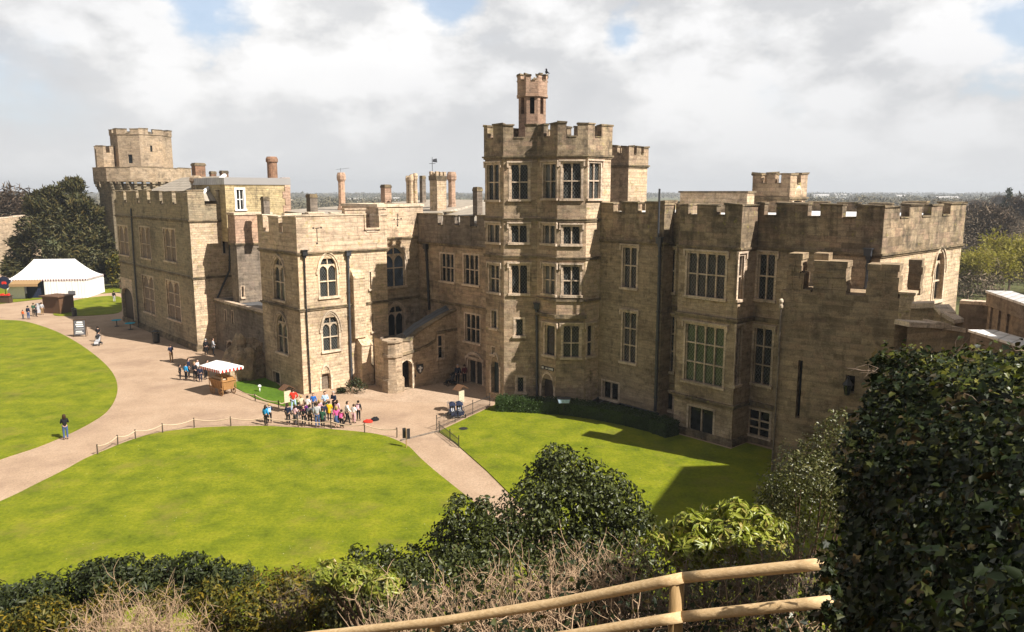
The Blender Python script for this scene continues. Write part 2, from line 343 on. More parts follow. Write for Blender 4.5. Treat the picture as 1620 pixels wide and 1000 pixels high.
# ------------------------------------------------------------------ walls, windows, parapets
class Wall:
    def __init__(s, p0, p1):
        s.o = Vector((p0[0], p0[1], 0)); d = Vector((p1[0] - p0[0], p1[1] - p0[1], 0)); s.L = d.length; s.t = d.normalized(); s.n = Vector((s.t.y, -s.t.x, 0))
    def P(s, u, z, d=0.0): q = s.o + s.t * u + s.n * d; return Vector((q.x, q.y, z))
    def sz(s, px, py):
        r = Vector(ray(px, py)); k = s.o.dot(s.n) / (r.x * s.n.x + r.y * s.n.y); q = r * k
        return ((q - s.o).x * s.t.x + (q - s.o).y * s.t.y, HC + q.z)
    def rect(s, x0, y0, x1, y1):
        xm, ym = (x0 + x1) / 2, (y0 + y1) / 2
        return (s.sz(x0, ym)[0], s.sz(x1, ym)[0], s.sz(xm, y1)[1], s.sz(xm, y0)[1])
def wbox(mb, w, u0, u1, z0, z1, d0, d1, m=0):          # d1 > d0 : outward
    P = w.P
    mb.hexa([P(u0, z0, d1), P(u1, z0, d1), P(u1, z0, d0), P(u0, z0, d0), P(u0, z1, d1), P(u1, z1, d1), P(u1, z1, d0), P(u0, z1, d0)], m)
def wall_faces(mb, w, z0, z1, holes, m=0, depth=.34, u0=0.0, u1=None):
    u1 = w.L if u1 is None else u1
    us = sorted(set([u0, u1] + [h[0] for h in holes] + [h[1] for h in holes])); zs = sorted(set([z0, z1] + [max(z0, h[2]) for h in holes] + [h[3] for h in holes]))
    us = [u for u in us if u0 <= u <= u1]; zs = [z for z in zs if z0 <= z <= z1]
    for i in range(len(us) - 1):
        for j in range(len(zs) - 1):
            uc, zc = (us[i] + us[i + 1]) / 2, (zs[j] + zs[j + 1]) / 2
            if any(h[0] < uc < h[1] and h[2] < zc < h[3] for h in holes): continue
            mb.poly([w.P(us[i], zs[j]), w.P(us[i + 1], zs[j]), w.P(us[i + 1], zs[j + 1]), w.P(us[i], zs[j + 1])], m)
    for a, b, c, d in holes:
        c = max(c, z0); q = -depth
        mb.poly([w.P(a, c), w.P(a, d), w.P(a, d, q), w.P(a, c, q)], m); mb.poly([w.P(b, d), w.P(b, c), w.P(b, c, q), w.P(b, d, q)], m)
        mb.poly([w.P(a, d), w.P(b, d), w.P(b, d, q), w.P(a, d, q)], m); mb.poly([w.P(b, c), w.P(a, c), w.P(a, c, q), w.P(b, c, q)], m)
def arch_y(x, r):
    x = min(1.0, abs(x))
    if r < 1: return r * math.sqrt(max(0, 1 - x * x))
    q = (r * r + 1) / 2; return math.sqrt(max(0, q * q - (x - 1 + q) ** 2))
def four_c(x, r):                                        # flat, late-gothic arch
    x = min(1.0, abs(x)); return r * ((1 - x ** 2.6) ** .5 * .72 + (1 - x) * .28)
def plate(mb, w, xs, lo, hi, d0, d1, m=0):              # slab between two curves, front, soffit
    for i in range(len(xs) - 1):
        a, b = xs[i], xs[i + 1]
        mb.poly([w.P(a, lo[i], d1), w.P(b, lo[i + 1], d1), w.P(b, hi[i + 1], d1), w.P(a, hi[i], d1)], m)
        mb.poly([w.P(a, lo[i], d0), w.P(b, lo[i + 1], d0), w.P(b, lo[i + 1], d1), w.P(a, lo[i], d1)], m)
def light_heads(mb, w, u0, u1, zt, rise, d0, d1, k=9):
    c, h = (u0 + u1) / 2, (u1 - u0) / 2; xs = [u0 + (u1 - u0) * i / (k - 1) for i in range(k)]
    plate(mb, w, xs, [zt - rise + arch_y((x - c) / h, max(1.02, rise / h)) * min(1, rise / h) * .93 for x in xs], [zt] * k, d0, d1)
def win(parent, w, r, lights=2, tr=(.5,), head='arch', fm='stone_dressing', gm='glass_lattice', hood=True, sill=True, rec=.2, band=.15, name='window', label=None, mw=.085):
    u0, u1, z0, z1 = r; mb = MB(); W_ = (u1 - u0); mw = min(mw, W_ / (lights * 3.5))
    fr, bk = -rec + .12, -rec - .06
    cuts = [u0 + W_ * i / lights for i in range(lights + 1)]
    for c in cuts[1:-1]: wbox(mb, w, c - mw / 2, c + mw / 2, z0, z1, bk, fr)
    wbox(mb, w, u0, u0 + mw * .7, z0, z1, bk, fr - .01); wbox(mb, w, u1 - mw * .7, u1, z0, z1, bk, fr - .01)
    for t in tr:
        zt = z0 + (z1 - z0) * t; wbox(mb, w, u0 + mw * .7, u1 - mw * .7, zt - mw / 2, zt + mw / 2, bk, fr - .005)
    if head == 'arch':
        for i in range(lights):
            a, b = cuts[i] + mw * .5, cuts[i + 1] - mw * .5
            light_heads(mb, w, a, b, z1, (b - a) * .62, bk, fr - .008)
    if head in ('pointed', 'door'):
        k = 17; c, h = (u0 + u1) / 2, W_ / 2; xs = [u0 + W_ * i / (k - 1) for i in range(k)]
        rise = h * (1.25 if head == 'pointed' else .95); sp_ = z1 - rise
        oa = [sp_ + arch_y((x - c) / h, rise / h) for x in xs]
        plate(mb, w, xs, oa, [z1 + .001] * k, -.34, -.004)
        if head == 'pointed':
            for i in range(lights):
                a, b = cuts[i], cuts[i + 1]; hh = (b - a) / 2; cc = (a + b) / 2; kk = 9
                x2 = [a + (b - a) * q / (kk - 1) for q in range(kk)]; base = sp_ - hh * .25
                lo = [base + arch_y((x - cc) / hh / .93, 1.25) * hh for x in x2]
                hi = [min(sp_ + arch_y((x - c) / h, rise / h) + .02, max(l, base + hh * 1.55)) for x, l in zip(x2, lo)]
                plate(mb, w, x2, lo, [max(l, q) for l, q in zip(lo, hi)], bk, fr - .008)
                # the ring of the eye above the lights
        if hood:
            for d_, wd, pr in ((0, .16, .05), (.17, .09, .12)):
                for i in range(k - 1):
                    q = []
                    for j in (i, i + 1):
                        x, z = xs[j], oa[j]; v = Vector(((x - c) / h * .9, 0, 1 if abs(x - c) < h * .98 else .25)); v.normalize()
                        q.append((x + v.x * d_, z + v.z * d_, x + v.x * (d_ + wd), z + v.z * (d_ + wd)))
                    (a1, b1, a2, b2), (c1, d1, c2, d2) = q
                    mb.hexa([w.P(a1, b1, pr), w.P(c1, d1, pr), w.P(c1, d1, -.02), w.P(a1, b1, -.02), w.P(a2, b2, pr), w.P(c2, d2, pr), w.P(c2, d2, -.02), w.P(a2, b2, -.02)])
            zb = sp_ if head == 'pointed' else max(sp_ - .4, z0)
            lo_ = z0 if head == 'pointed' else z0
            wbox(mb, w, u0 - .16, u0 + .001, lo_, sp_ + .02, -.02, .045); wbox(mb, w, u1 - .001, u1 + .16, lo_, sp_ + .02, -.02, .045)
            if head == 'pointed': wbox(mb, w, u0 - .3, u0 - .17, sp_ - .25, sp_ + .02, -.02, .11); wbox(mb, w, u1 + .17, u1 + .3, sp_ - .25, sp_ + .02, -.02, .11)
    else:
        p = .03
        wbox(mb, w, u0 - band, u0, z0, z1 + band, -.02, p); wbox(mb, w, u1, u1 + band, z0, z1 + band, -.02, p); wbox(mb, w, u0, u1, z1, z1 + band, -.02, p)
        if hood:
            wbox(mb, w, u0 - band - .12, u1 + band + .12, z1 + band, z1 + band + .12, -.02, .14)
            for a in (u0 - band - .12, u1 + band): wbox(mb, w, a, a + .12, z1 - .2, z1 + band, -.02, .12)
    if sill: wbox(mb, w, u0 - band - .06, u1 + band + .06, z0 - .17, z0, -.02, .15)
    o = mb.build(name, MATS[fm], parent)
    if label: o['label'] = label
    g = MB(); q = -rec; g.poly([w.P(u0, z0, q), w.P(u1, z0, q), w.P(u1, z1, q), w.P(u0, z1, q)])
    g.build('pane', MATS[gm], o)
    return o
def door(parent, w, r, mat='door_dark', fm='stone_dressing', head='door', label=None, name='doorway'):
    u0, u1, z0, z1 = r; mb = MB(); W_ = u1 - u0; c, h = (u0 + u1) / 2, W_ / 2
    if head == 'door':
        k = 15; xs = [u0 + W_ * i / (k - 1) for i in range(k)]; rise = h * 1.0; s_ = z1 - rise
        plate(mb, w, xs, [s_ + arch_y((x - c) / h, 1.06) * .97 for x in xs], [z1 + .001] * k, -.45, -.004)
        for i in range(k - 1):
            z = [s_ + arch_y((xs[j] - c) / h, 1.06) * .97 + .02 for j in (i, i + 1)]
            mb.hexa([w.P(xs[i], z[0], .06), w.P(xs[i + 1], z[1], .06), w.P(xs[i + 1], z[1], -.02), w.P(xs[i], z[0], -.02), w.P(xs[i], z[0] + .2, .06), w.P(xs[i + 1], z[1] + .2, .06), w.P(xs[i + 1], z[1] + .2, -.02), w.P(xs[i], z[0] + .2, -.02)])
        wbox(mb, w, u0 - .18, u0, z0, s_ + .2, -.02, .05); wbox(mb, w, u1, u1 + .18, z0, s_ + .2, -.02, .05)
    else:
        wbox(mb, w, u0 - .16, u0, z0, z1 + .16, -.02, .04); wbox(mb, w, u1, u1 + .16, z0, z1 + .16, -.02, .04); wbox(mb, w, u0, u1, z1, z1 + .16, -.02, .04)
    o = mb.build(name, MATS[fm], parent)
    d = MB(); n = max(3, int(W_ / .22))
    for i in range(n): wbox(d, w, u0 + W_ * i / n + .006, u0 + W_ * (i + 1) / n - .006, z0 + .02, z1, -.36, -.30 + .006 * (i % 2))
    for z in (.25, .7): wbox(d, w, u0 + .05, u1 - .05, z0 + (z1 - z0) * z, z0 + (z1 - z0) * z + .08, -.295, -.27)
    dd = d.build('door', MATS[mat], o)
    if label: dd['label'] = label
    return o
def offs(poly, i, d):
    n = len(poly); p = Vector(poly[i][:2]); a = Vector(poly[i - 1][:2]); b = Vector(poly[(i + 1) % n][:2])
    t1 = (p - a).normalized(); t2 = (b - p).normalized(); n1 = Vector((t1.y, -t1.x)); n2 = Vector((t2.y, -t2.x))
    m = (n1 + n2); m.normalize(); c = max(.35, m.dot(n1))
    return p + m * (d / c)
def ring(mb, poly, z0, z1, do, di, m=0, sides=None):
    n = len(poly)
    for i in (range(n) if sides is None else sides):
        j = (i + 1) % n; O0, O1, I0, I1 = offs(poly, i, do), offs(poly, j, do), offs(poly, i, di), offs(poly, j, di)
        v = lambda p, z: Vector((p.x, p.y, z))
        mb.hexa([v(O0, z0), v(O1, z0), v(I1, z0), v(I0, z0), v(O0, z1), v(O1, z1), v(I1, z1), v(I0, z1)], m, skip=(3, 5) if sides is None else ())
def piece(mb, poly, i, sa, sb, z0, z1, do, di, m=0, j=0.0):
    n = len(poly); k = (i + 1) % n; p = Vector(poly[i][:2]); q = Vector(poly[k][:2]); Ls = (q - p).length; t = (q - p) / Ls; nn = Vector((t.y, -t.x))
    def pt(s, d):
        if s <= 0: return offs(poly, i, d)
        if s >= Ls: return offs(poly, k, d)
        return p + t * s + nn * d
    c = [Vector((x.x, x.y, z)) for z in (z0, z1) for x in (pt(sa, do), pt(sb, do), pt(sb, di), pt(sa, di))]
    if j:
        for r_ in range(4, 8): c[r_] += Vector((rnd.uniform(-j, j), rnd.uniform(-j, j), rnd.uniform(-j, j)))
    mb.hexa(c, m)
def crenels(mb, poly, i, z0, z1, gaps=None, th=.42, out=.05, cop=.11, mw=1.5, gw=.75, j=.05):
    n = len(poly); Ls = (Vector(poly[(i + 1) % n][:2]) - Vector(poly[i][:2])).length
    if gaps is None:
        k = max(1, round((Ls - mw) / (mw + gw))); per = Ls / (k + mw / (mw + gw)) if k else Ls
        g = gw / (mw + gw) * per; mm = per - g; gaps = [(mm + q * per, mm + q * per + g) for q in range(k)]
    e = [0.0] + [x for g in gaps for x in g] + [Ls]
    for q in range(0, len(e), 2):
        a, b = e[q], e[q + 1]
        if b - a < .05: continue
        dz = rnd.uniform(-.08, .07)
        piece(mb, poly, i, a, b, z0 - .02, z1 - cop + dz, out, -th, 0, j * .4)
        piece(mb, poly, i, a - (.05 if a > 0 else 0), b + (.05 if b < Ls else 0), z1 - cop + dz, z1 + dz, out + .06, -th - .05, 1, j)
    for a, b in gaps: piece(mb, poly, i, a + .06, b - .06, z0 - .02, z0 + .07, out + .05, -th - .04, 1, j * .5)
def block(name, label, cat, outline, zstr, zsill, ztop, mat, pmat, wins=(), doors=(), gaps={}, strings=(), roof='lead_pale', plinth=0.0, cren=True, th=.42, mw=1.5, gw=.75, zbase=-.3, smat='stone_string', sides_mat={}, copmat=None, group=None, roofz=-.3, proud=.05, nocren=()):
    poly = [AB(*p) for p in outline]; c = Vector((sum(p.x for p in poly) / len(poly), sum(p.y for p in poly) / len(poly), 0))
    root = thing(name, (c.x, c.y, 0), label, cat, group)
    n = len(poly); W = [Wall(poly[i], poly[(i + 1) % n]) for i in range(n)]
    rw = [[] for _ in range(n)]
    for s_, r, kw in wins: rw[s_].append((W[s_].rect(*r), kw, 0))
    for s_, r, kw in doors:
        q = list(W[s_].rect(*r)); q[2] = max(0.02, q[2]) if not kw.pop('up', False) else q[2]; rw[s_].append((tuple(q), kw, 1))
    mb = MB(); mats = [MATS[mat]]; mi = {}
    for s_, mn in sides_mat.items(): mats.append(MATS[mn]); mi[s_] = len(mats) - 1
    for i in range(n): wall_faces(mb, W[i], zbase, zstr + .05, [x[0] for x in rw[i]], mi.get(i, 0), .34 if True else 0)
    mb.build('wall', mats, root)
    for i in range(n):
        for r, kw, isd in rw[i]: (door if isd else win)(root, W[i], r, **kw)
    for z in strings:
        sc = MB(); ring(sc, poly, z - .09, z + .05, .09, -.05); ring(sc, poly, z + .05, z + .12, .14, -.05); sc.build('string_course', MATS[smat], root)
    sc = MB()
    if zstr: ring(sc, poly, zstr - .14, zstr - .02, .08, -.05); ring(sc, poly, zstr - .02, zstr + .1, .16, -.05)
    if sc.f: sc.build('cornice', MATS[smat], root)
    if plinth: sc = MB(); ring(sc, poly, -.2, plinth, .16, -.05); ring(sc, poly, plinth, plinth + .1, .09, -.05); sc.build('plinth', MATS[smat], root)
    pb = MB(); ring(pb, poly, zstr + .1, zsill, proud, -th)
    if cren:
        for i in range(n):
            if i in nocren: continue
            g = gaps.get(i)
            if g is not None and g and len(g[0]) == 3: g = [(W[i].sz(x0, y)[0], W[i].sz(x1, y)[0]) for x0, x1, y in g]
            crenels(pb, poly, i, zsill, ztop, g, th, proud, mw=mw, gw=gw)
    pb.build('parapet', [MATS[pmat], MATS[copmat or 'stone_string']], root)
    if roof:
        rb = MB(); rb.poly([Vector((*offs(poly, i, -th + .04), zsill + roofz)) for i in range(n)]); rb.build('roof', MATS[roof], root)
    return root, W, poly
def pipe(parent, w, pts, r=.06, mat='pipe_grey', head=True, d=.14):
    """a drainpipe down a wall, through photo pixels on that wall"""
    mb = MB(); q = [w.sz(*p) for p in pts]; P = [w.P(u, max(z, .02), d) for u, z in q]
    mb.tube(P, r, 8)
    for a, b in zip(P[:-1], P[1:]):
        k = max(1, int((b - a).length / 1.8))
        for i in range(k): c = a.lerp(b, (i + .5) / k); dd = (b - a).normalized() * .06; mb.tube([c - dd, c + dd], r * 1.35, 8)
    if head:
        u, z = q[0]; wbox(mb, w, u - .2, u + .2, z - .1, z + .28, .01, .34); wbox(mb, w, u - .26, u + .26, z + .28, z + .34, .0, .4); wbox(mb, w, u - .12, u + .12, z - .3, z - .1, .05, .24)
    return mb.build('drainpipe', MATS[mat], parent)
def chimney(parent, x0, x1, y0, y1, zc, mat='stone_tower', style='square', zbot=None, pots=0, label=None):
    xm = (x0 + x1) / 2; t = D(xm, y0, zc); bt = D(xm, y1, zc); wpx = (x1 - x0) * zc / F; zb = bt.z if zbot is None else zbot
    mb = MB(); c = toab(t)
    if style == 'square':
        h = wpx / 1.41 / 2
        mb.abox(c[0] - h * .9, c[0] + h * .9, c[1] - h * .9, c[1] + h * .9, zb, t.z - .35, 0, .015)
        mb.abox(c[0] - h, c[0] + h, c[1] - h, c[1] + h, t.z - .35, t.z - .12, 1, .02); mb.abox(c[0] - h * .88, c[0] + h * .88, c[1] - h * .88, c[1] + h * .88, t.z - .12, t.z, 1, .02)
        mb.abox(c[0] - h * 1.02, c[0] + h * 1.02, c[1] - h * 1.02, c[1] + h * 1.02, zb, zb + (t.z - zb) * .3, 0, .015)
    elif style == 'cluster':
        h = wpx / 1.41 / 2; H = t.z - zb
        mb.abox(c[0] - h, c[0] + h, c[1] - h, c[1] + h, zb, zb + H * .45, 0, .03)
        for sa in (-1, 1):
            for sb in (-1, 1):
                p = AB(c[0] + sa * h * .48, c[1] + sb * h * .48, zb + H * .45); r = h * .44; hh = H * .55 * rnd.uniform(.9, 1.02)
                mb.lathe(p, [(r * 1.05, -.02), (r * .9, .15), (r * .85, hh * .76), (r * 1.1, hh * .82), (r * 1.1, hh * .92), (r * .8, hh)], 8)
    elif style == 'castellated':
        h = wpx / 1.41 / 2
        mb.abox(c[0] - h * .9, c[0] + h * .9, c[1] - h * .9, c[1] + h * .9, zb, t.z - .9, 0, .03); mb.abox(c[0] - h, c[0] + h, c[1] - h, c[1] + h, t.z - .9, t.z - .45, 1, .03)
        for sa in (-1, 0, 1):
            for sb in (-1, 0, 1):
                if (sa or sb): mb.abox(c[0] + sa * h * .72 - h * .22, c[0] + sa * h * .72 + h * .22, c[1] + sb * h * .72 - h * .22, c[1] + sb * h * .72 + h * .22, t.z - .45, t.z - rnd.uniform(0, .12), 0, .02)
    elif style == 'oct':
        r = wpx / 2; H = t.z - zb
        mb.lathe((t.x, t.y, zb), [(r * 1.0, 0), (r * 1.0, H * .38), (r * .72, H * .45), (r * .70, H * .84), (r * .95, H * .88), (r * .95, H * .95), (r * .75, H)], 8)
    else:
        r = wpx / 2; H = t.z - zb
        mb.lathe((t.x, t.y, zb), [(r * .9, 0), (r * .88, H * .8), (r * 1.06, H * .83), (r * 1.06, H * .93), (r * .85, H)], 16)
    o = mb.build('chimney', [MATS[mat], MATS['stone_string']], parent)
    if label: o['label'] = label
    return o
def zB(px, py, b): return PBz(px, py, b)[1]
def zA(px, py, a): return PAz(px, py, a)[1]
# ================================================================== the castle, left to right
# 1. big residential block
b1 = 27.4; a1 = -78.0
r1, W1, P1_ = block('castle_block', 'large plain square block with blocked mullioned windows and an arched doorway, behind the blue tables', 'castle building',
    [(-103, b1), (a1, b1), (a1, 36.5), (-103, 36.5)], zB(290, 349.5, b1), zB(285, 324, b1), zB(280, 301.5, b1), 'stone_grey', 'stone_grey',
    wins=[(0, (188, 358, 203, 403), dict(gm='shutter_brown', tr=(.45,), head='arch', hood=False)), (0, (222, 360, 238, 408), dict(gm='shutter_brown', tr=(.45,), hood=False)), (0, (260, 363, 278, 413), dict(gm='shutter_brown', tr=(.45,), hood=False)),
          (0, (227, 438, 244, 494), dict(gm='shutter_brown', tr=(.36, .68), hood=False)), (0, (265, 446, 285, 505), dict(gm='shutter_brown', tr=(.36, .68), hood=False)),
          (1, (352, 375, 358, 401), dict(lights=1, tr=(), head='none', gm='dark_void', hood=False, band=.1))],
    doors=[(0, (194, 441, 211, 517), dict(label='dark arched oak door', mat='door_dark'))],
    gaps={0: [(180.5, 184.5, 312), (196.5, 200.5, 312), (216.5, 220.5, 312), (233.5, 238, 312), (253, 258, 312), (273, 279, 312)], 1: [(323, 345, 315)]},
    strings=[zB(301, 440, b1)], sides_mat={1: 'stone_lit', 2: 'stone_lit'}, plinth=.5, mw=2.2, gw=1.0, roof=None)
pipe(r1, W1[0], [(209, 330), (213, 400), (222, 522)], .09, head=False)
mb = MB(); c = toab(D(297.5, 300, 82)); 
mb.lathe(AB(c[0] - .2, c[1] + 1.0, zB(297, 304, b1) - .6), [(.85, 0), (.85, .55), (.62, .9), (.55, 1.5), (.78, 1.75), (.72, 2.1), (.4, 2.35)], 8); mb.build('finial', MATS['stone_tower'], r1)
pipe(r1, W1[1], [(361, 325), (362.5, 395), (362, 428), (343.5, 470), (345, 500), (347.5, 546)], .1, 'iron_black', head=False)
# hipped lead roof behind its parapet
zr0 = zB(280, 318, b1); mb = MB()
q = [AB(-101, b1 + .8, zr0), AB(a1 - .8, b1 + .8, zr0), AB(a1 - .8, 39, zr0), AB(-101, 39, zr0)]; zt = zr0 + 2.6
k0, k1 = AB(-96, 33.2, zt), AB(-83, 33.2, zt)
mb.poly([q[0], q[1], k1, k0]); mb.poly([q[1], q[2], k1]); mb.poly([q[2], q[3], k0, k1]); mb.poly([q[3], q[0], k0]); mb.build('roof', MATS['lead_tan'], r1)
mb = MB(); mb.tube([q[1] + Vector((0, 0, .05)), k1 + Vector((0, 0, .06))], .22, 6); mb.build('roof_ridge', MATS['white_roofing'], r1)
for x0, x1, y0, y1, zc, st in ((301, 326, 258, 282, 98, 'square'), (330, 343, 271, 280, 104, 'square'), (346, 362, 270, 279, 104, 'square')): chimney(r1, x0, x1, y0, y1, zc, 'brick_red', st, zbot=14.5)
# 2. pale brick upper storey behind
a2 = -76.5; bL, bR = PAz(356, 300, a2)[0] + .0, PAz(458, 300, a2)[0]
r2 = thing('castle_upper_storey', AB(a2 - 3, (bL + bR) / 2), 'pale yellow brick storey with one white window and round chimney behind the pink turret', 'castle building')
w2 = Wall(AB(a2, bL), AB(a2, bR)); z1 = zA(420, 290, a2); mb = MB()
rr_ = w2.rect(374.5, 300, 385.5, 331)
wall_faces(mb, w2, 11.0, z1, [rr_]); pl = [AB(a2, bL), AB(a2, bR), AB(a2 - 9, bR), AB(a2 - 9, bL)]
for i in (1, 2, 3): wall_faces(mb, Wall(pl[i], pl[(i + 1) % 4]), 11.0, z1, [])
mb.build('wall', MATS['brick_yellow'], r2)
win(r2, w2, rr_, 2, (.5,), 'none', 'paint_white', 'glass_plain', hood=False, band=.2)
mb = MB(); ring(mb, pl, z1 - .15, z1 + .55, .1, -.3); mb.build('parapet', MATS['lead_pale'], r2)
mb = MB(); mb.poly([Vector((*offs(pl, i, -.2), z1 + .2)) for i in range(4)]); mb.build('roof', MATS['lead_pale'], r2)
mb = MB()
for k in range(9): wbox(mb, w2, w2.L - (.55 if k % 2 else .8), w2.L + .06, 11 + k * (z1 - 11 + .6) / 9, 11 + (k + 1) * (z1 - 11 + .6) / 9 - .01, -.5, .06 + .02 * (k % 2))
mb.build('quoin', MATS['stone_pink'], r2)
chimney(r2, 421, 438.5, 248, 276, PAz(430, 280, a2)[0] * 0 + 93, 'brick_red', 'round', zbot=z1 - .3)
# 3. turret and lower annexe between the blocks
bt = PAz(372.5, 360, -73.2)[0]; bt2 = PAz(414, 360, -73.2)[0] + 1
aT0 = PBz(362, 360, bt)[0]
r3, W3, P3_ = block('stair_turret', 'narrow turret with a flat pink rendered top in the corner beside the chapel block', 'turret', [(aT0, bt), (-73.2, bt), (-73.2, bt2), (aT0, bt2)],
    zA(390, 386, -73.2), zA(390, 340, -73.2), zA(390, 340, -73.2), 'stone_dark', 'stone_pink', wins=[(1, (382, 453, 386, 470), dict(lights=1, tr=(), head='none', gm='dark_void', hood=False, band=.06))], cren=False, copmat='stone_dressing', roof='lead_pale')
mb = MB(); ring(mb, P3_, zA(390, 340, -73.2), zA(390, 337, -73.2) + .05, .14, -.5); mb.build('coping', MATS['stone_dressing'], r3)
chimney(r3, 369, 380, 317, 338, 82, 'stone_pink', 'square', zbot=zA(390, 341, -73.2))
bA = PAz(344, 552, a1)[0]; zTa = zB(360, 477, bA)
r4, W4, P4_ = block('annexe', 'low lean-to annexe with a small pointed doorway at the foot of the stair turret', 'castle building', [(a1 + .02, bA), (PBz(424, 520, bA)[0], bA), (PBz(424, 520, bA)[0], bA + 3), (a1 + .02, bA + 3)], zTa - .3, zTa, zTa, 'stone_dark', 'stone_dressing', cren=False, roof='lead_dark', roofz=-.1,
    wins=[(0, (356, 491, 358.5, 508), dict(lights=1, tr=(), head='none', gm='dark_void', hood=False, sill=False, band=.08)), (0, (367, 492, 369.5, 512), dict(lights=1, tr=(), head='none', gm='dark_void', hood=False, sill=False, band=.08))],
    doors=[(0, (359, 541, 372, 559), dict(mat='door_dark', label='small pointed plank door'))])
# rubble buttress leaning on the chapel block
c = AB(-64.5, 26.6); r5 = thing('rubble_buttress', c, 'rough sloping heap of rubble masonry leaning against the chapel block beside the small green lawn', 'buttress')
bm = bmesh.new(); bmesh.ops.create_icosphere(bm, subdivisions=4, radius=1)
for v in bm.verts:
    p = v.co.copy(); h = max(0, p.z); f = 1 + .25 * mnoise.noise(p * 2.3) + .1 * mnoise.noise(p * 7)
    v.co = Vector((p.x * 2.0 * f, p.y * 2.0 * f, p.z * 3.6 * f))
me = bpy.data.meshes.new('rubble'); bm.to_mesh(me); bm.free(); me.materials.append(MATS['stone_ruin']); setuv(me); o = link('masonry', me, r5); o.location = (0, 0, -.1)
# 4. chapel block (front lit by the sun)
ag, bg0, bg1 = -55.4, 27.5, 35.6
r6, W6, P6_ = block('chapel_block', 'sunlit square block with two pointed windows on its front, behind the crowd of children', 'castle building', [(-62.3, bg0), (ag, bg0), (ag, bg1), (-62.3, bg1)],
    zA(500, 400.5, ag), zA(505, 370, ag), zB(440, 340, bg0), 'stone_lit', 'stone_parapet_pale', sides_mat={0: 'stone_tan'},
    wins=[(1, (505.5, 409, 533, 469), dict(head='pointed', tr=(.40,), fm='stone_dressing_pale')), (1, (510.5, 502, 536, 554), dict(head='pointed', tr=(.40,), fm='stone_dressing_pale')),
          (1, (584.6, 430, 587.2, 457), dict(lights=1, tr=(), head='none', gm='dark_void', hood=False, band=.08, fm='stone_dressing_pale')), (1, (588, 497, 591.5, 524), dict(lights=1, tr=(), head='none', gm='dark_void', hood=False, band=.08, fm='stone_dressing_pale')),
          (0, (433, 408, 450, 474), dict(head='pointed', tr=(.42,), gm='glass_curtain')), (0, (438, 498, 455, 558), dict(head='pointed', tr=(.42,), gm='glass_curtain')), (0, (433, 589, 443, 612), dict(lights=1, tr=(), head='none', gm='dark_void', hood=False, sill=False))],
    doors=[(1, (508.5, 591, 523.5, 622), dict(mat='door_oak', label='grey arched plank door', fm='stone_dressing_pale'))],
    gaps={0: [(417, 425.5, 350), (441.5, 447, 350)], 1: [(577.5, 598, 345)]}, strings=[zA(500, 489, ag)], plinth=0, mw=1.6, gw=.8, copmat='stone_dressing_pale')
w = W6[1]; zt6 = zA(560, 332, ag); zt60 = zB(440, 340, bg0)
mb = MB(); u0 = w.sz(545, 350)[0]; wbox(mb, w, u0, w.L + .02, zt60 + .06, zt6, -.36, .1); wbox(mb, w, u0 - .06, w.sz(577.5, 345)[0] + .05, zt6, zt6 + .14, -.42, .17); wbox(mb, w, w.sz(598, 345)[0] - .05, w.L + .05, zt6, zt6 + .14, -.42, .17)
ug0, ug1 = w.sz(577.5, 345)[0], w.sz(598, 345)[0]
mb = MB(); wbox(mb, w, u0, ug0, zt60 + .01, zt6, -.36, .1); wbox(mb, w, u0 - .06, ug0 + .05, zt6, zt6 + .14, -.42, .17); wbox(mb, w, ug1, w.L, zt60 + .01, zt6, -.36, .1); wbox(mb, w, ug1 - .05, w.L + .02, zt6, zt6 + .14, -.42, .17)
wbox(mb, w, ug0 - .14, ug0 - .005, zA(590, 360, ag), zt60, .06, .15); wbox(mb, w, ug1 + .005, ug1 + .14, zA(590, 360, ag), zt60, .06, .15); wbox(mb, w, ug0 - .14, ug1 + .14, zA(590, 363, ag), zA(590, 360, ag), .06, .18)
mb.build('raised_parapet', MATS['stone_parapet_pale'], r6)
mb = MB()                                                                    # cross-shaped arrow slit
for x, y, du, dz in ((501, 372, .028, .5), (501, 361, .16, .025), (495, 361, .06, .06), (507.5, 360, .06, .06), (501, 385, .07, .07)):
    u, z = w.sz(x, y); wbox(mb, w, u - du, u + du, z - dz, z + dz, .03, .062 + .001 * rnd.random())
mb.build('arrow_slit', MATS['dark_void'], r6)
mb = MB()                                                                    # stepped buttress
for x0, x1, yt, pr in ((557, 575, 440, .42), (562, 580, 545, .85)):
    ua, ub = w.sz(x0, 500)[0], w.sz(x1, 500)[0]; z = w.sz(x0 + 8, yt)[1]
    wbox(mb, w, ua, ub, -.2 if pr > .5 else 4.0, z, -.02, pr)
    P = w.P; mb.hexa([P(ua, z, pr + .05), P(ub, z, pr + .05), P(ub, z, -.02), P(ua, z, -.02), P(ua, z + .1, pr + .05), P(ub, z + .1, pr + .05), P(ub, z + .75, -.02), P(ua, z + .75, -.02)])
mb.build('buttress', MATS['stone_lit'], r6)
pipe(r6, w, [(480, 402), (483, 480), (487, 560), (490.5, 622)], .055, 'iron_black')
pipe(r6, w, [(549, 403), (551, 480), (553.5, 560), (556.5, 622)], .10, 'pipe_grey')
for x0, x1, y0, y1, zc, st in ((411, 427, 311, 338, 73, 'square'), (483, 503, 307, 338, 76, 'square')): chimney(r6, x0, x1, y0, y1, zc, 'stone_dark', st, zbot=13)
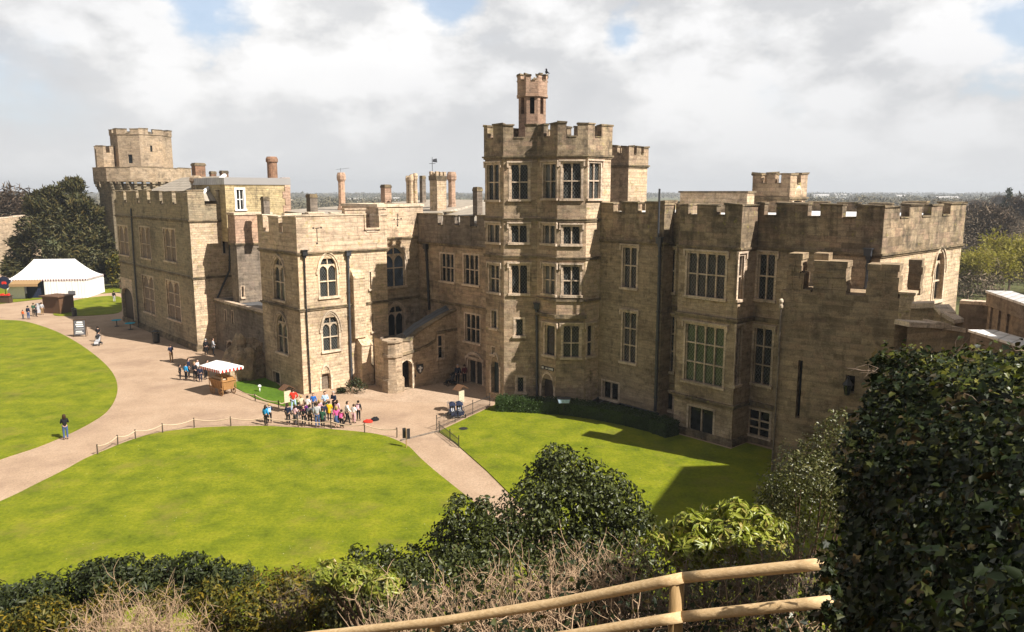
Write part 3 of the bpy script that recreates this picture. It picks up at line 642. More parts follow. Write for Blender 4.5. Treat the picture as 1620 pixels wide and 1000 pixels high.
# 5. set-back bay of the chapel and the link range
ac = -56.6; bl = 39.7
r7, W7, P7_ = block('chapel_bay', 'set-back chapel bay with large blue glazed pointed window, right of the sunlit square block', 'castle building', [(-62.5, bg1 + .02), (ac, bg1 + .02), (ac, PAz(669, 400, ac)[0]), (-62.5, PAz(669, 400, ac)[0])],
    zA(640, 376, ac), zA(635, 327, ac), zA(635, 325, ac), 'stone_tan', 'stone_parapet_pale', cren=False, copmat='stone_dressing_pale',
    wins=[(1, (607.5, 390, 640, 453), dict(head='pointed', tr=(.46,), gm='glass_blue')), (1, (614, 485, 639, 531), dict(head='pointed', tr=(), gm='glass_plain'))], strings=[zA(640, 472, ac)])
mb = MB(); ring(mb, P7_, zA(635, 327, ac), zA(635, 322.5, ac), .14, -.46); mb.build('coping', MATS['stone_dressing_pale'], r7)
w = W7[1]; mb = MB()
for x, y, du, dz in ((628.5, 347, .03, .5), (628.5, 347, .16, .028), (623, 347, .06, .06), (634, 346, .06, .06), (628.5, 357, .07, .07)):
    u, z = w.sz(x, y); wbox(mb, w, u - du, u + du, z - dz, z + dz, .03, .062 + .001 * rnd.random())
mb.build('arrow_slit', MATS['dark_void'], r7)
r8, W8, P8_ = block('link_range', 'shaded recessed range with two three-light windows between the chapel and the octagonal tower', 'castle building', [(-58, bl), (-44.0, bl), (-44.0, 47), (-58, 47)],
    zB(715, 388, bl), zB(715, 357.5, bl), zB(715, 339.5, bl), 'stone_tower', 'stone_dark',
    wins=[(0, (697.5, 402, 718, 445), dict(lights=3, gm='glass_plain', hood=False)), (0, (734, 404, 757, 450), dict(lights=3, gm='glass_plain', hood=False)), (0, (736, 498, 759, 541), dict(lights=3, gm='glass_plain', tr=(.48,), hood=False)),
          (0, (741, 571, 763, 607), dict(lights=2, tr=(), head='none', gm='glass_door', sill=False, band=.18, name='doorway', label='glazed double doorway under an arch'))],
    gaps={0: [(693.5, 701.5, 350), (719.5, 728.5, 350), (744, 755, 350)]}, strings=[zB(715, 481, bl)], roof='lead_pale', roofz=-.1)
w = W8[0]; mb = MB(); u0, u1, z0, z1 = w.rect(738, 556, 766, 607); k = 15; xs = [u0 + (u1 - u0) * i / (k - 1) for i in range(k)]
for i in range(k - 1):
    z = [z1 - 1.15 + .9 * arch_y((xs[j] - (u0 + u1) / 2) / ((u1 - u0) / 2), .95) for j in (i, i + 1)]
    mb.hexa([w.P(xs[i], z[0], .16), w.P(xs[i + 1], z[1], .16), w.P(xs[i + 1], z[1], 0), w.P(xs[i], z[0], 0), w.P(xs[i], z[0] + .24, .16), w.P(xs[i + 1], z[1] + .24, .16), w.P(xs[i + 1], z[1] + .24, 0), w.P(xs[i], z[0] + .24, 0)])
mb.build('arch_moulding', MATS['stone_dressing'], r8)
pipe(r8, w, [(676, 392), (678, 430), (681, 490)], .11, 'iron_black')
# roofs and stacks seen over the link
for x0, x1, y0, y1, zc, st, mt, rt in ((532, 547, 273, 330, 80, 'oct', 'stone_pink', r6), (601, 620, 292, 318, 84, 'square', 'stone_pink', r7), (639, 663, 274, 322, 82, 'cluster', 'stone_lit', r7), (663, 674, 278, 315, 86, 'square', 'stone_dark', r7), (678, 707, 271, 335, 76, 'castellated', 'stone_lit', r8), (706.5, 722.5, 272, 325, 78, 'oct', 'stone_pink', r8), (747, 764, 296, 340, 68, 'square', 'stone_dark', r8)):
    chimney(rt, x0, x1, y0, y1, zc, mt, st, zbot=12)
for nm, pts, mt, rt in (('roof', [(-70, 40, 13.4), (-59, 40, 13.4), (-62, 52, 14.9), (-74, 52, 14.9)], 'lead_tan', r7), ('roof', [(-57, 41, 13.4), (-45, 41, 13.4), (-47, 49, 14.9), (-58.5, 49, 14.9)], 'lead_tan', r8), ('roof', [(-78, 36.8, 14.0), (-63, 36.5, 13.6), (-68, 60, 15.0), (-82, 60, 15.0)], 'lead_tan', r6)):
    mb = MB(); mb.poly([AB(*p) for p in pts]); mb.poly([AB(pts[3][0], pts[3][1], pts[3][2]), AB(pts[2][0], pts[2][1], pts[2][2]), AB(pts[2][0], pts[2][1] + 2, 11), AB(pts[3][0], pts[3][1] + 2, 11)]); mb.poly([AB(*pts[1]), AB(pts[1][0], pts[1][1] + 12, 11), AB(*pts[2])]); mb.poly([AB(pts[0][0], pts[0][1], 11), AB(pts[1][0], pts[1][1], 11), AB(*pts[1]), AB(*pts[0])]); mb.build(nm, MATS[mt], rt)
p = D(684, 271, 76); mb = MB(); mb.tube([p - Vector((0, 0, .2)), p + Vector((0, 0, 1.35))], .03, 6)
for s_ in (-1, 1): mb.tube([p + Vector((0, 0, .75)), p + Vector((s_ * .3, .1, .75))], .025, 5); mb.tube([p + Vector((0, 0, .75)), p + Vector((.1, -s_ * .3, .75))], .025, 5)
mb.hexa([p + Vector(q) for q in ((.05, -.012, .9), (.5, -.012, .85), (.5, .012, .85), (.05, .012, .9), (.05, -.012, 1.15), (.45, -.012, 1.25), (.45, .012, 1.25), (.05, .012, 1.15))])
tag(mb.build('weathervane', MATS['pipe_grey']), 'grey iron weathervane with a flag, on the stone stack left of the octagonal tower', 'weathervane')
p = D(539, 273, 80); mb = MB(); mb.tube([p - Vector((0, 0, .1)), p + Vector((0, 0, .45))], .02, 5); mb.tube([p + Vector((-.5, 0, .3)), p + Vector((.9, 0, .45))], .015, 5)
for i in range(5): q = p + Vector((-.4 + .28 * i, 0, .31 + .03 * i)); mb.tube([q - Vector((0, .25, 0)), q + Vector((0, .25, 0))], .01, 4)
tag(mb.build('aerial', MATS['pipe_grey']), 'thin television aerial on the tall slim red chimney', 'aerial')
# 6. porch
ap = -51.2; bp0 = 33.0
q = G(620.5, 622); 
r9 = thing('porch', AB(ap - 1, 36), 'entrance porch with sloping parapet, corner pier and arched doorway, right of the chapel block', 'porch')
w = Wall(AB(ap, bp0 + .3), AB(ap, bl)); mb = MB(); hd = w.rect(635.5, 570, 652, 616); hd = (hd[0], hd[1], 0.02, hd[3]); hw = w.rect(693, 531, 701.5, 566)
top = [w.sz(*p) for p in ((636, 540), (648, 540), (664, 525), (684, 513), (705, 500), (722, 492), (732, 489))]
strg = [w.sz(*p) for p in ((636, 560), (650, 556), (664, 552), (678, 545), (688, 538), (690, 526), (712, 522), (732, 519))]
def up(u, T):
    for (a, z), (b, y) in zip(T[:-1], T[1:]):
        if a <= u <= b: return z + (y - z) * (u - a) / (b - a)
    return T[0][1] if u < T[0][0] else T[-1][1]
us = sorted(set([0, w.L, hd[0], hd[1], hw[0], hw[1]] + [min(max(x[0], 0), w.L) for x in top] + [w.L * i / 16 for i in range(17)]))
zlow = min(hd[3], 99)
for a, b in zip(us[:-1], us[1:]):
    m_ = (a + b) / 2; zz = [(-.2, None)]
    segs = [(-.2, None)]
    if hd[0] < m_ < hd[1]: lo = [(hd[3], None)]
    elif hw[0] < m_ < hw[1]: lo = [(-.2, hw[2]), (hw[3], None)]
    else: lo = [(-.2, None)]
    for z0, z1 in lo:
        za, zb_ = (z1, z1) if z1 is not None else (up(a, top), up(b, top))
        mb.poly([w.P(a, z0), w.P(b, z0), w.P(b, zb_), w.P(a, za)])
for a, b, c_, d_ in (hd, hw):
    for s_, e_ in (((a, c_), (a, d_)), ((b, d_), (b, c_)), ((a, d_), (b, d_)), ((b, c_), (a, c_))): mb.poly([w.P(*s_), w.P(*e_), w.P(e_[0], e_[1], -.5), w.P(s_[0], s_[1], -.5)])
for a, b in zip(us[:-1], us[1:]): mb.poly([w.P(a, up(a, top) + .001), w.P(b, up(b, top) + .001), w.P(b, up(b, top), -.5), w.P(a, up(a, top), -.5)]); mb.poly([w.P(b, .0, -.5), w.P(a, .0, -.5), w.P(a, up(a, top), -.5), w.P(b, up(b, top), -.5)]) if not (hd[0] < (a + b) / 2 < hd[1]) else None
mb.build('wall', MATS['stone_tan'], r9)
mb = MB()
for (a, z), (b, y) in zip(strg[:-1], strg[1:]):
    b = min(b, w.L); mb.hexa([w.P(a, z - .12, .12), w.P(b, y - .12, .12), w.P(b, y - .12, -.02), w.P(a, z - .12, -.02), w.P(a, z + .08, .12), w.P(b, y + .08, .12), w.P(b, y + .08, -.02), w.P(a, z + .08, -.02)])
for (a, z), (b, y) in zip(top[:-1], top[1:]):
    b = min(b, w.L); a = max(a, 0)
    mb.hexa([w.P(a, z + .004, .08), w.P(b, y + .004, .08), w.P(b, y + .004, -.56), w.P(a, z + .004, -.56), w.P(a, z + .16, .08), w.P(b, y + .16, .08), w.P(b, y + .16, -.56), w.P(a, z + .16, -.56)])
mb.build('string_course', MATS['stone_string'], r9)
mb = MB(); u0, u1, z0, z1 = hd; k = 13; xs = [u0 + (u1 - u0) * i / (k - 1) for i in range(k)]; c_, h_ = (u0 + u1) / 2, (u1 - u0) / 2
plate(mb, w, xs, [z1 - h_ * .75 + four_c((x - c_) / h_, .75 * h_) for x in xs], [z1 + .001] * k, -.5, -.004)
wbox(mb, w, u0 - .2, u0, 0, z1 - .3, -.02, .05); wbox(mb, w, u1, u1 + .2, 0, z1 - .3, -.02, .05)
mb.build('door_surround', MATS['stone_dressing_pale'], r9)
win(r9, w, hw, 1, (.5,), 'none', gm='glass_plain', hood=False, band=.12)
mb = MB(); mb.prism([Vector((q.x + .78 * math.cos(t), q.y + .78 + .78 * math.sin(t))) for t in [math.pi / 8 + math.pi / 4 * i + R(3) for i in range(8)]], -.2, up(0, top) + .02)
pq = [Vector((q.x + .78 * math.cos(t), q.y + .78 + .78 * math.sin(t), 0)) for t in [math.pi / 8 + math.pi / 4 * i + R(3) for i in range(8)]]
ring(mb, pq, up(0, top) + .02, up(0, top) + .17, .1, -.4); ring(mb, pq, up(0, strg) - .12, up(0, strg) + .08, .1, -.1); ring(mb, pq, -.2, 1.0, .14, -.1); ring(mb, pq, 1.0, 1.1, .08, -.1)
mb.build('pier', MATS['stone_tan'], r9)
mb = MB(); wl = Wall(AB(ap - 3.0, bp0 + .4), AB(ap, bp0 + .4)); wall_faces(mb, wl, -.2, up(0, top), []); mb.build('side_wall', MATS['stone_lit'], r9)
z0 = up(.4, top) - .1; mb = MB(); bs_ = [bp0 + .3 + x for x in (1.9, 3.2, 4.4, 5.6, bl - bp0 - .3)]
for q0, q1 in zip(bs_[:-1], bs_[1:]):
    za_, zb_ = up(q0 - bp0 - .3, top), up(q1 - bp0 - .3, top); mb.poly([AB(ap - .5, q0, za_ - .3), AB(ap - .5, q1, zb_ - .3), AB(ap - 1.45, q1, zb_ + .35), AB(ap - 1.45, q0, za_ + .28)]); mb.poly([AB(ap - 1.45, q1, zb_ + .35), AB(ap - 2.4, q1, zb_ - .4), AB(ap - 2.4, q0, za_ - .4), AB(ap - 1.45, q0, za_ + .28)])
q0 = bs_[0]; za_ = up(q0 - bp0 - .3, top); mb.poly([AB(ap - .5, q0, za_ - .3), AB(ap - 1.45, q0, za_ + .28), AB(ap - 3.0, q0, za_ - .3)]); mb.build('roof', MATS['lead_dark'], r9)
mb = MB(); mb.poly([AB(ap - 3.0, bp0 + 1, -.1), AB(ap - 3.0, bl, -.1), AB(ap - 3.0, bl, 4), AB(ap - 3.0, bp0 + 1, 4)]); mb.poly([AB(ap - .52, bp0 + 1, z0 - .52), AB(ap - .52, bl, z0 - .5), AB(ap - 3.0, bl, z0 - .5), AB(ap - 3.0, bp0 + 1, z0 - .52)]); mb.build('inner_wall', MATS['stone_dark'], r9)
mb = MB(); u, z = w.sz(664, 583); rr = .42
for s_, mt in ((1, 0), (.78, 1)):
    mb2 = [w.P(u + rr * s_ * x, z + rr * s_ * y, .05 + .03 * (s_ < 1)) for x, y in ((-.8, .85), (.8, .85), (.85, -.1), (.45, -.75), (0, -1.1), (-.45, -.75), (-.85, -.1))]
    nb = len(mb2); back = [p - w.n * .06 for p in mb2]; mb.poly(mb2[::-1], mt)
    for i in range(nb): mb.poly([mb2[i], mb2[(i + 1) % nb], back[(i + 1) % nb], back[i]], mt)
wbox(mb, w, u - .07, u + .07, z - .3, z + .22, .07, .11, 2); wbox(mb, w, u - .2, u + .2, z - .02, z + .1, .07, .112, 2); wbox(mb, w, u - .55, u - .4, z - .62, z - .45, .0, .05, 0)
tag(mb.build('wall_crest', [MATS['iron_black'], MATS['pipe_grey'], MATS['paint_white']]), 'dark shield-shaped crest with white device on the porch wall beside its doorway', 'crest')
# 7. octagonal bay tower
k_ = .7071; A0 = (-44.9, 37.7); A1 = (-42.78, 37.7); A2 = (-41.04, 39.44); A3 = (-38.97, 39.44); A4 = (-37.5, 40.9); A5 = (-37.5, 43.45)
r10, W10, P10_ = block('octagonal_tower', 'tallest tower with tiers of bay windows and a slender octagonal stair turret on its roof', 'castle tower', [A0, A1, A2, A3, A4, A5, (-44.9, 43.45)], 18.47, 19.82, 20.8, 'stone_tower', 'stone_parapet', sides_mat={4: 'stone_lit'},
    wins=[(0, (770.5, 261, 789.5, 316), dict()), (1, (808, 261, 836, 315), dict()), (2, (860, 260, 879.5, 313.5), dict(gm='glass_curtain')), (3, (890, 258.5, 919.5, 314), dict()), (4, (931.5, 258, 950, 314), dict(gm='glass_curtain')),
          (0, (772, 356, 790, 383), dict(tr=(), gm='glass_curtain')), (1, (808, 357, 834.5, 383.5), dict(tr=())), (2, (859, 357, 878, 385), dict(tr=(), gm='glass_curtain')), (3, (890.5, 359, 918, 386), dict(tr=())),
          (0, (774.5, 420, 790, 462), dict(tr=(.5,), gm='glass_curtain')), (1, (808.5, 420, 835, 464), dict(tr=())), (2, (860, 421, 878, 465), dict(tr=(.5,), gm='glass_curtain')), (3, (890.5, 422, 917.5, 467), dict(tr=(.5,))),
          (2, (862, 515, 878, 562), dict(lights=1, tr=(), gm='glass_plain')), (3, (890.5, 516, 917, 565), dict(tr=(.45,))), (4, (929, 515, 938.5, 563), dict(lights=1, tr=(.45,))),
          (1, (815.5, 505, 828, 531), dict(lights=1, tr=(), head='none', hood=False)), (0, (778, 492, 786, 519), dict(lights=1, tr=(), head='none', hood=False)), (0, (778, 549, 783, 560), dict(lights=1, tr=(), head='none', hood=False, band=.06, gm='dark_void')), (1, (818, 597, 829, 620), dict(lights=1, tr=(), head='none', hood=False))],
    doors=[(0, (777.5, 573, 790, 622), dict(mat='door_teal', label='tall pointed blue-black door')), (2, (857, 600, 876, 630), dict(mat='door_dark', label='low round-headed doorway'))],
    gaps={0: [(772, 781, 205)], 1: [(812, 831, 205)], 2: [(861, 871, 205)], 3: [(896, 914, 203)], 4: [(940, 951, 204)]},
    strings=[13.95, 11.2], smat='stone_string', th=.4, roof='lead_pale')
w3 = W10[3]; mb = MB(); P = P10_; z_ = w3.sz(905, 501)[1]; ring(mb, P, z_ - .12, z_ + .16, .3, -.02, sides=[3]); ring(mb, P, z_ - .1, z_ + .12, .22, -.02, sides=[2]); zc_ = w3.sz(905, 476)[1]; ring(mb, P, zc_ - .06, zc_ + .1, .12, -.02, sides=[2, 3, 4]); mb.build('bay_cornice', MATS['stone_string'], r10)
pipe(r10, W10[1], [(849, 486), (849.5, 560), (849.7, 630)], .09, 'pipe_grey', head=True, d=.2)
tc = AB(-43.2, 40.95); dpt = tc.y; rt_ = 47 / F * (dpt * cp) / 2 * .97
zt = HC + dpt * ((-(sp + (120 - CY) / F * cp)) / (cp - (120 - CY) / F * sp)); zb = 19.0
octp = lambda r: [Vector((tc.x + r * math.cos(t), tc.y + r * math.sin(t), 0)) for t in [math.pi / 8 + math.pi / 4 * i - R(2) for i in range(8)]]
o8 = octp(rt_); mb = MB(); zw0, zw1 = zt - 2.85, zt - 1.65
for i in range(8): ww = Wall(o8[i], o8[(i + 1) % 8]); wall_faces(mb, ww, zb, zt - 1.5, [(ww.L * .3, ww.L * .7, zw0, zw1)], depth=.3)
st_o = mb.build('stair_turret', MATS['stone_pink'], r10)
mb = MB(); ring(mb, o8, zt - 1.6, zt - 1.45, .14, -.2); ring(mb, o8, zt - 1.45, zt - .45, .1, -.25)
for i in range(8):
    crenels(mb, o8, i, zt - .45, zt, [(.32, .72)], .25, .1, .1)
mb.build('parapet', [MATS['stone_pink'], MATS['stone_string']], st_o)
mb = MB()
for i in range(8):
    if i in (4, 6): continue
    ww = Wall(o8[i], o8[(i + 1) % 8]); mb.poly([ww.P(ww.L * .3, zw0, -.2), ww.P(ww.L * .7, zw0, -.2), ww.P(ww.L * .7, zw1, -.2), ww.P(ww.L * .3, zw1, -.2)])
mb.build('window', MATS['dark_void'], st_o)
bp_ = D(864.5, 116.5, tc.y * cp + 1); mb = MB(); mb.lathe(bp_ + Vector((0, 0, -.02)), [(.02, 0), (.09, .06), (.11, .16), (.07, .25), (.06, .29), (.075, .34), (.03, .40)], 10); mb.tube([bp_ + Vector((.05, 0, .1)), bp_ + Vector((.25, 0, .0))], [.07, .02], 6); mb.tube([bp_ + Vector((-.05, 0, .34)), bp_ + Vector((-.13, 0, .33))], [.025, .005], 5)
tag(mb.build('bird', MATS['cloth_black'], smooth=True), 'small dark bird perched on the battlement of the stair turret', 'bird')
# 8. hall range, bay and east block
br, bb, be = 42.45, 41.7, 43.6; zs = 12.5; zt = 15.28; zsl = zB(1016, 337.5, br)
aE = PBz(1395, 380, be)[0]; bE1 = PAz(1521, 389, aE)[0]; apipe = PBz(1046, 500, br)[0]
aB0 = PBz(1067, 620, bb)[0]; aB1 = PBz(1157, 690, bb)[0]
r11, W11, P11_ = block('hall_range', 'long battlemented range with tall mullioned windows and square bay, right of the octagonal tower', 'castle building', [(-37.7, br), (apipe, br), (apipe, be), (aB0, be), (aB0, bb), (aB1, bb), (aB1, be), (aE, be), (aE, bE1), (-37.7, bE1)],
    zs, zsl, zt, 'stone_range', 'stone_parapet', sides_mat={7: 'stone_lit', 6: 'stone_tan', 4: 'stone_tan', 5: 'stone_tan'},
    wins=[(0, (985.5, 392, 1007, 455), dict(tr=(.55,), hood=True)), (0, (985, 495, 1006, 573), dict(tr=(.34, .68))), (0, (953.5, 605, 978, 631), dict(tr=(), head='none', gm='glass_plain', hood=False)),
          (2, (1055, 395, 1067, 462), dict(lights=2, tr=(.5,))), (2, (1053, 500, 1066, 587), dict(lights=2, tr=(.36, .68))), (2, (1053, 622, 1064, 648), dict(lights=1, tr=(), head='none', gm='glass_plain')),
          (4, (1087, 402, 1147, 470), dict(lights=4, tr=(.52,))), (4, (1083.5, 516, 1144.5, 607), dict(lights=4, tr=(.34, .68), gm='glass_green')), (4, (1089, 646, 1128, 686), dict(lights=2, tr=(), head='none', gm='glass_plain', hood=False)),
          (5, (1168, 405, 1175.5, 473), dict(lights=1, tr=(.52,))), (5, (1164, 519, 1171, 608), dict(lights=1, tr=(.34, .68))),
          (6, (1198.5, 403, 1225, 474), dict(tr=(.52,))), (6, (1192, 520, 1220, 608), dict(tr=(.34, .68))), (6, (1183, 650, 1217, 690), dict(lights=2, tr=(.3, .6), head='none', gm='glass_plain', hood=False)),
          (7, (1476.5, 401, 1492, 474), dict(head='pointed', tr=(.4,), gm='glass_plain', fm='stone_dressing_pale', rec=.3))],
    gaps={0: [(971.5, 984, 328), (1010, 1022, 328)], 1: [], 2: [(1062, 1070, 328)], 3: [], 4: [(1090, 1104, 328), (1135, 1148, 328)], 5: [], 6: [(1210, 1229, 330), (1279, 1299, 330), (1333.5, 1356, 330)], 7: [(1423, 1438, 330), (1458, 1473, 328), (1490, 1503, 328)]},
    strings=[], plinth=.35, roof='lead_white', roofz=.05)
# bay strings, glass roof over the area, pipes, back parapets of the hall range
w4 = W11[4]
for y, o_ in ((484 + 18, .16), (631 + 4, .18)):
    mb = MB(); z = w4.sz(1115, y)[1]; ring(mb, P11_, z - .12, z + .02, o_ * .6, -.02, sides=[3, 4, 5]); ring(mb, P11_, z + .02, z + .14, o_, -.02, sides=[3, 4, 5])
    ring(mb, P11_, z - .12, z + .14, o_ * .7, -.02, sides=[6, 2])
    mb.build('bay_string', MATS['stone_string'], r11)
pipe(r11, W11[0], [(1046, 383), (1044, 470), (1041, 560), (1038.5, 650)], .11, 'pipe_grey')
w_ = W11[0]; u, z = w_.sz(1045.5, 375); mb = MB(); mb.tube([w_.P(u, z, .3), w_.P(u, zt + .9, .3)], .07, 8); mb.build('vent_pipe', MATS['pipe_grey'], r11)
pipe(r11, W11[6], [(1376, 402), (1373, 440), (1370, 470)], .1, 'pipe_grey')
# glazed lean-to over the basement area
mb = MB(); w_ = W11[0]; u0, u1 = w_.sz(938, 632)[0], w_.L
u0 = max(u0, .3)
for d0, d1, z0, z1, m in ((.05, 1.5, .62, .32, 0),):
    n = 8
    for i in range(n):
        a, b = u0 + (u1 - u0) * i / n + .04, u0 + (u1 - u0) * (i + 1) / n - .04
        mb.poly([w_.P(a, z1, d1), w_.P(b, z1, d1), w_.P(b, z0, d0), w_.P(a, z0, d0)], 1)
    for i in range(n + 1):
        c = u0 + (u1 - u0) * i / n; mb.hexa([w_.P(c - .04, z1 - .02, d1), w_.P(c + .04, z1 - .02, d1), w_.P(c + .04, z0 - .02, d0), w_.P(c - .04, z0 - .02, d0), w_.P(c - .04, z1 + .05, d1), w_.P(c + .04, z1 + .05, d1), w_.P(c + .04, z0 + .05, d0), w_.P(c - .04, z0 + .05, d0)], 0)
wbox(mb, w_, u0 - .1, u1 + .1, 0, .29, 1.5, 1.72, 2); wbox(mb, w_, u0 - .1, u1 + .1, .56, .7, .0, .07, 0); wbox(mb, w_, u0 - .1, u1 + .1, .26, .345, 1.42, 1.62, 0)
mb.build('area_skylight', [MATS['pipe_grey'], MATS['glass_plain'], MATS['stone_dark']], r11)
mb = MB()                                                       # stone ridge behind the battlements
za = zB(1100, 305, 47) ; mb.abox(PBz(1076, 312, 47)[0], PBz(1182, 312, 47)[0], 47, 47.9, 13, za, 0); mb.abox(PBz(1076, 312, 47)[0] - .1, PBz(1182, 312, 47)[0] + .1, 46.9, 48, za, za + .12, 1)
mb.build('ridge_wall', [MATS['stone_lit'], MATS['stone_string']], r11)
# 9. square turrets standing behind
def turret(label, x0, xm, x1, yt, ys, b, open_arch=None, zbase=10):
    a0 = PBz(x0, ys, b)[0]; a1 = PBz(xm, ys, b)[0]; b1 = PAz(x1, ys, a1)[0]; zt = zB(xm, yt, b); zs_ = zt - .75
    dr = [(1, open_arch, dict(mat='dark_void', up=True))] if open_arch else []
    return block('square_turret', label, 'turret', [(a0, b), (a1, b), (a1, b1), (a0, b1)], zt - 1.75, zs_, zt, 'stone_tower', 'stone_tower', sides_mat={1: 'stone_lit'}, doors=dr, mw=.7, gw=.45, th=.3, zbase=zbase, roof='lead_pale')
turret('square battlemented turret rising just right of the octagonal tower', 967, 995, 1025, 229, 236, 51.5)
turret('low square turret with a small round-headed opening above the hall range roof', 1192.5, 1250, 1276, 273, 282, 49.5, (1255, 309, 1268, 320), 12)
# 10. watchtower far left
ZW = 138; pw = D(226, 270, ZW); cxy = Vector((pw.x, pw.y, 0)); rA = 147 * ZW / F / 2 * .98
rt10 = thing('watchtower', cxy, 'distant polygonal watchtower with a corbelled parapet and raised drum, behind the block at far left', 'castle tower')
def ngon(c, r, n=10, ph=0.0): return [Vector((c[0] + r * math.cos(2 * math.pi * i / n + ph), c[1] + r * math.sin(2 * math.pi * i / n + ph), 0)) for i in range(n)]
zz = lambda y: D(226, y, ZW - rA).z
g10 = ngon(cxy, rA, 12, .2); mb = MB(); gi = ngon(cxy, rA - .75, 12, .2)
mb.prism(gi, 0, zz(290)); mb.build('wall', MATS['stone_grey'], rt10)
mb = MB(); ring(mb, g10, zz(287), zz(265), 0, -.5)
crenels(mb, g10, 0, zz(265), zz(258), [(1.2, 2.0)], .5, 0) if False else None
for i in range(12):
    e = g10[i]; px = CX + F * e.x / (e.y * cp)
    crenels(mb, g10, i, zz(265), zz(263.5), [], .5, 0)
mb.build('parapet', [MATS['stone_tan'], MATS['stone_string']], rt10)
for i in range(12):
    ww = Wall(g10[i], g10[(i + 1) % 12])
    for q in range(3):
        u = ww.L * (q + .5) / 3; mb = MB(); P = ww.P; z0 = zz(287) + .02
        pf = [(-.02, 0), (-.02, -.42), (-.2, -.5), (-.2, -.86), (-.38, -.95), (-.38, -1.3), (-.56, -1.4), (-.56, -1.75), (-1.0, -1.9), (-1.0, 0)]
        for s_ in (-.22, .22): mb.poly([P(u + s_, z0 + z, d) for d, z in (pf if s_ > 0 else pf[::-1])])
        for (d0, a0), (d1, a1_) in zip(pf, pf[1:] + pf[:1]): mb.poly([P(u - .22, z0 + a0, d0), P(u + .22, z0 + a0, d0), P(u + .22, z0 + a1_, d1), P(u - .22, z0 + a1_, d1)])
        mb.build('corbel', MATS['stone_grey'], rt10)
lw = D(167, 250, ZW - 4); g1 = ngon((lw.x, lw.y), 15 * (ZW - 4) / F, 8, .3); mb = MB(); ring(mb, g1, zz(300), zz(240), 0, -.4)
for i in range(8): crenels(mb, g1, i, zz(240), zz(229), [(.45, 1.05)] if i % 2 == 0 else [], .4, 0)
mb.prism([p * .999 + Vector((cxy.x, cxy.y, 0)) * .001 for p in g1], zz(300), zz(245)); mb.build('raised_turret', [MATS['stone_tan'], MATS['stone_string']], rt10)
g2 = ngon((cxy.x + .1, cxy.y), 92 * ZW / F / 2 * .95, 8, R(22)); zs2 = zz(210); mb = MB(); zq = zz
for i in range(8):
    ww = Wall(g2[i], g2[(i + 1) % 8]); hl = [(ww.L * .42, ww.L * .62, zz(257), zz(243))] if i == 5 else ([(ww.L * .45, ww.L * .55, zz(238), zz(228))] if i == 6 else [])
    wall_faces(mb, ww, zz(275), zs2, hl)
ring(mb, g2, zs2 - .1, zz(209), .1, -.5)
for i in range(8): crenels(mb, g2, i, zz(209), zz(201), None, .5, .1, mw=1.8, gw=.9)
dm = mb.build('drum', [MATS['stone_tan'], MATS['stone_string']], rt10)
mb = MB()
for i, a, b, c, d in ((5, .42, .62, 257, 243), (6, .45, .55, 238, 228)):
    ww = Wall(g2[i], g2[(i + 1) % 8]); mb.poly([ww.P(ww.L * a, zz(c), -.2), ww.P(ww.L * b, zz(c), -.2), ww.P(ww.L * b, zz(d), -.2), ww.P(ww.L * a, zz(d), -.2)])
mb.poly([Vector((p.x, p.y, zs2 - .2)) for p in [Vector((cxy.x, cxy.y, 0)).lerp(p, .9) for p in g2]])
mb.build('window', MATS['glass_plain'], dm)
# 11. ruined tower in front of the hall range
pL, pR = Vector((15.02, 42.55)), Vector((20.0, 39.15))
wr = Wall(pL, pR); tR = wr.t; back = -wr.n
r12 = thing('ruined_tower', Vector(((pL.x + pR.x) / 2, (pL.y + pR.y) / 2 + 1, 0)), 'broken-topped ruined tower with a long arrow slit, in front of the hall range at right', 'ruin')
sl = wr.rect(1260.5, 570, 1267.5, 662); ztop = wr.sz(1350, 467)[1]; mb = MB(); Lr = wr.L
wall_faces(mb, wr, -.3, ztop, [sl, wr.rect(1337, 594, 1352, 622)], depth=.6)
th = 1.3
for A, B in ((wr.P(Lr, 0), wr.P(Lr, 0, -4)), (wr.P(0, 0, -4), wr.P(0, 0))): wall_faces(mb, Wall(A, B), -.3, ztop, [])
wall_faces(mb, Wall(wr.P(Lr, 0, -4), wr.P(0, 0, -4)), -.3, ztop, [])
mb.poly([wr.P(0, ztop), wr.P(Lr, ztop), wr.P(Lr, ztop, -4), wr.P(0, ztop, -4)])
mb.poly([wr.P(sl[0], sl[2], -.55), wr.P(sl[1], sl[2], -.55), wr.P(sl[1], sl[3], -.55), wr.P(sl[0], sl[3], -.55)], 1)
q = wr.rect(1337, 594, 1352, 622); mb.poly([wr.P(q[0], q[2], -.55), wr.P(q[1], q[2], -.55), wr.P(q[1], q[3], -.55), wr.P(q[0], q[3], -.55)], 1)
mb.build('wall', [MATS['stone_ruin'], MATS['dark_void']], r12)
mb = MB()
def rub(x0, x1, y0, y1, d0=-th, d1=0.0, ch=.33):       # coursed broken masonry, each course a little uneven
    u0, u1 = wr.sz(x0, y1)[0], wr.sz(x1, y1)[0]; z0, z1 = wr.sz((x0 + x1) / 2, y1)[1], wr.sz((x0 + x1) / 2, y0)[1]
    n = max(1, round((z1 - z0) / ch))
    for k in range(n):
        a, b = u0 + rnd.uniform(-.05, .05), u1 + rnd.uniform(-.07, .05); m = a + (b - a) * rnd.uniform(.4, .6); zA_, zB_ = z0 + (z1 - z0) * k / n + (.003 if k else -.1), z0 + (z1 - z0) * (k + 1) / n
        for s_, e_ in ((a, m - .006), (m + .006, b)): wbox(mb, wr, s_, e_, zA_, zB_ - .004 + rnd.uniform(-.02, .01) * (k == n - 1), d0 + rnd.uniform(-.04, .04), d1 + rnd.uniform(-.03, .025))
rub(1244, 1265, 401, 467); rub(1265, 1270.5, 432, 467); rub(1270.5, 1282, 458, 467)
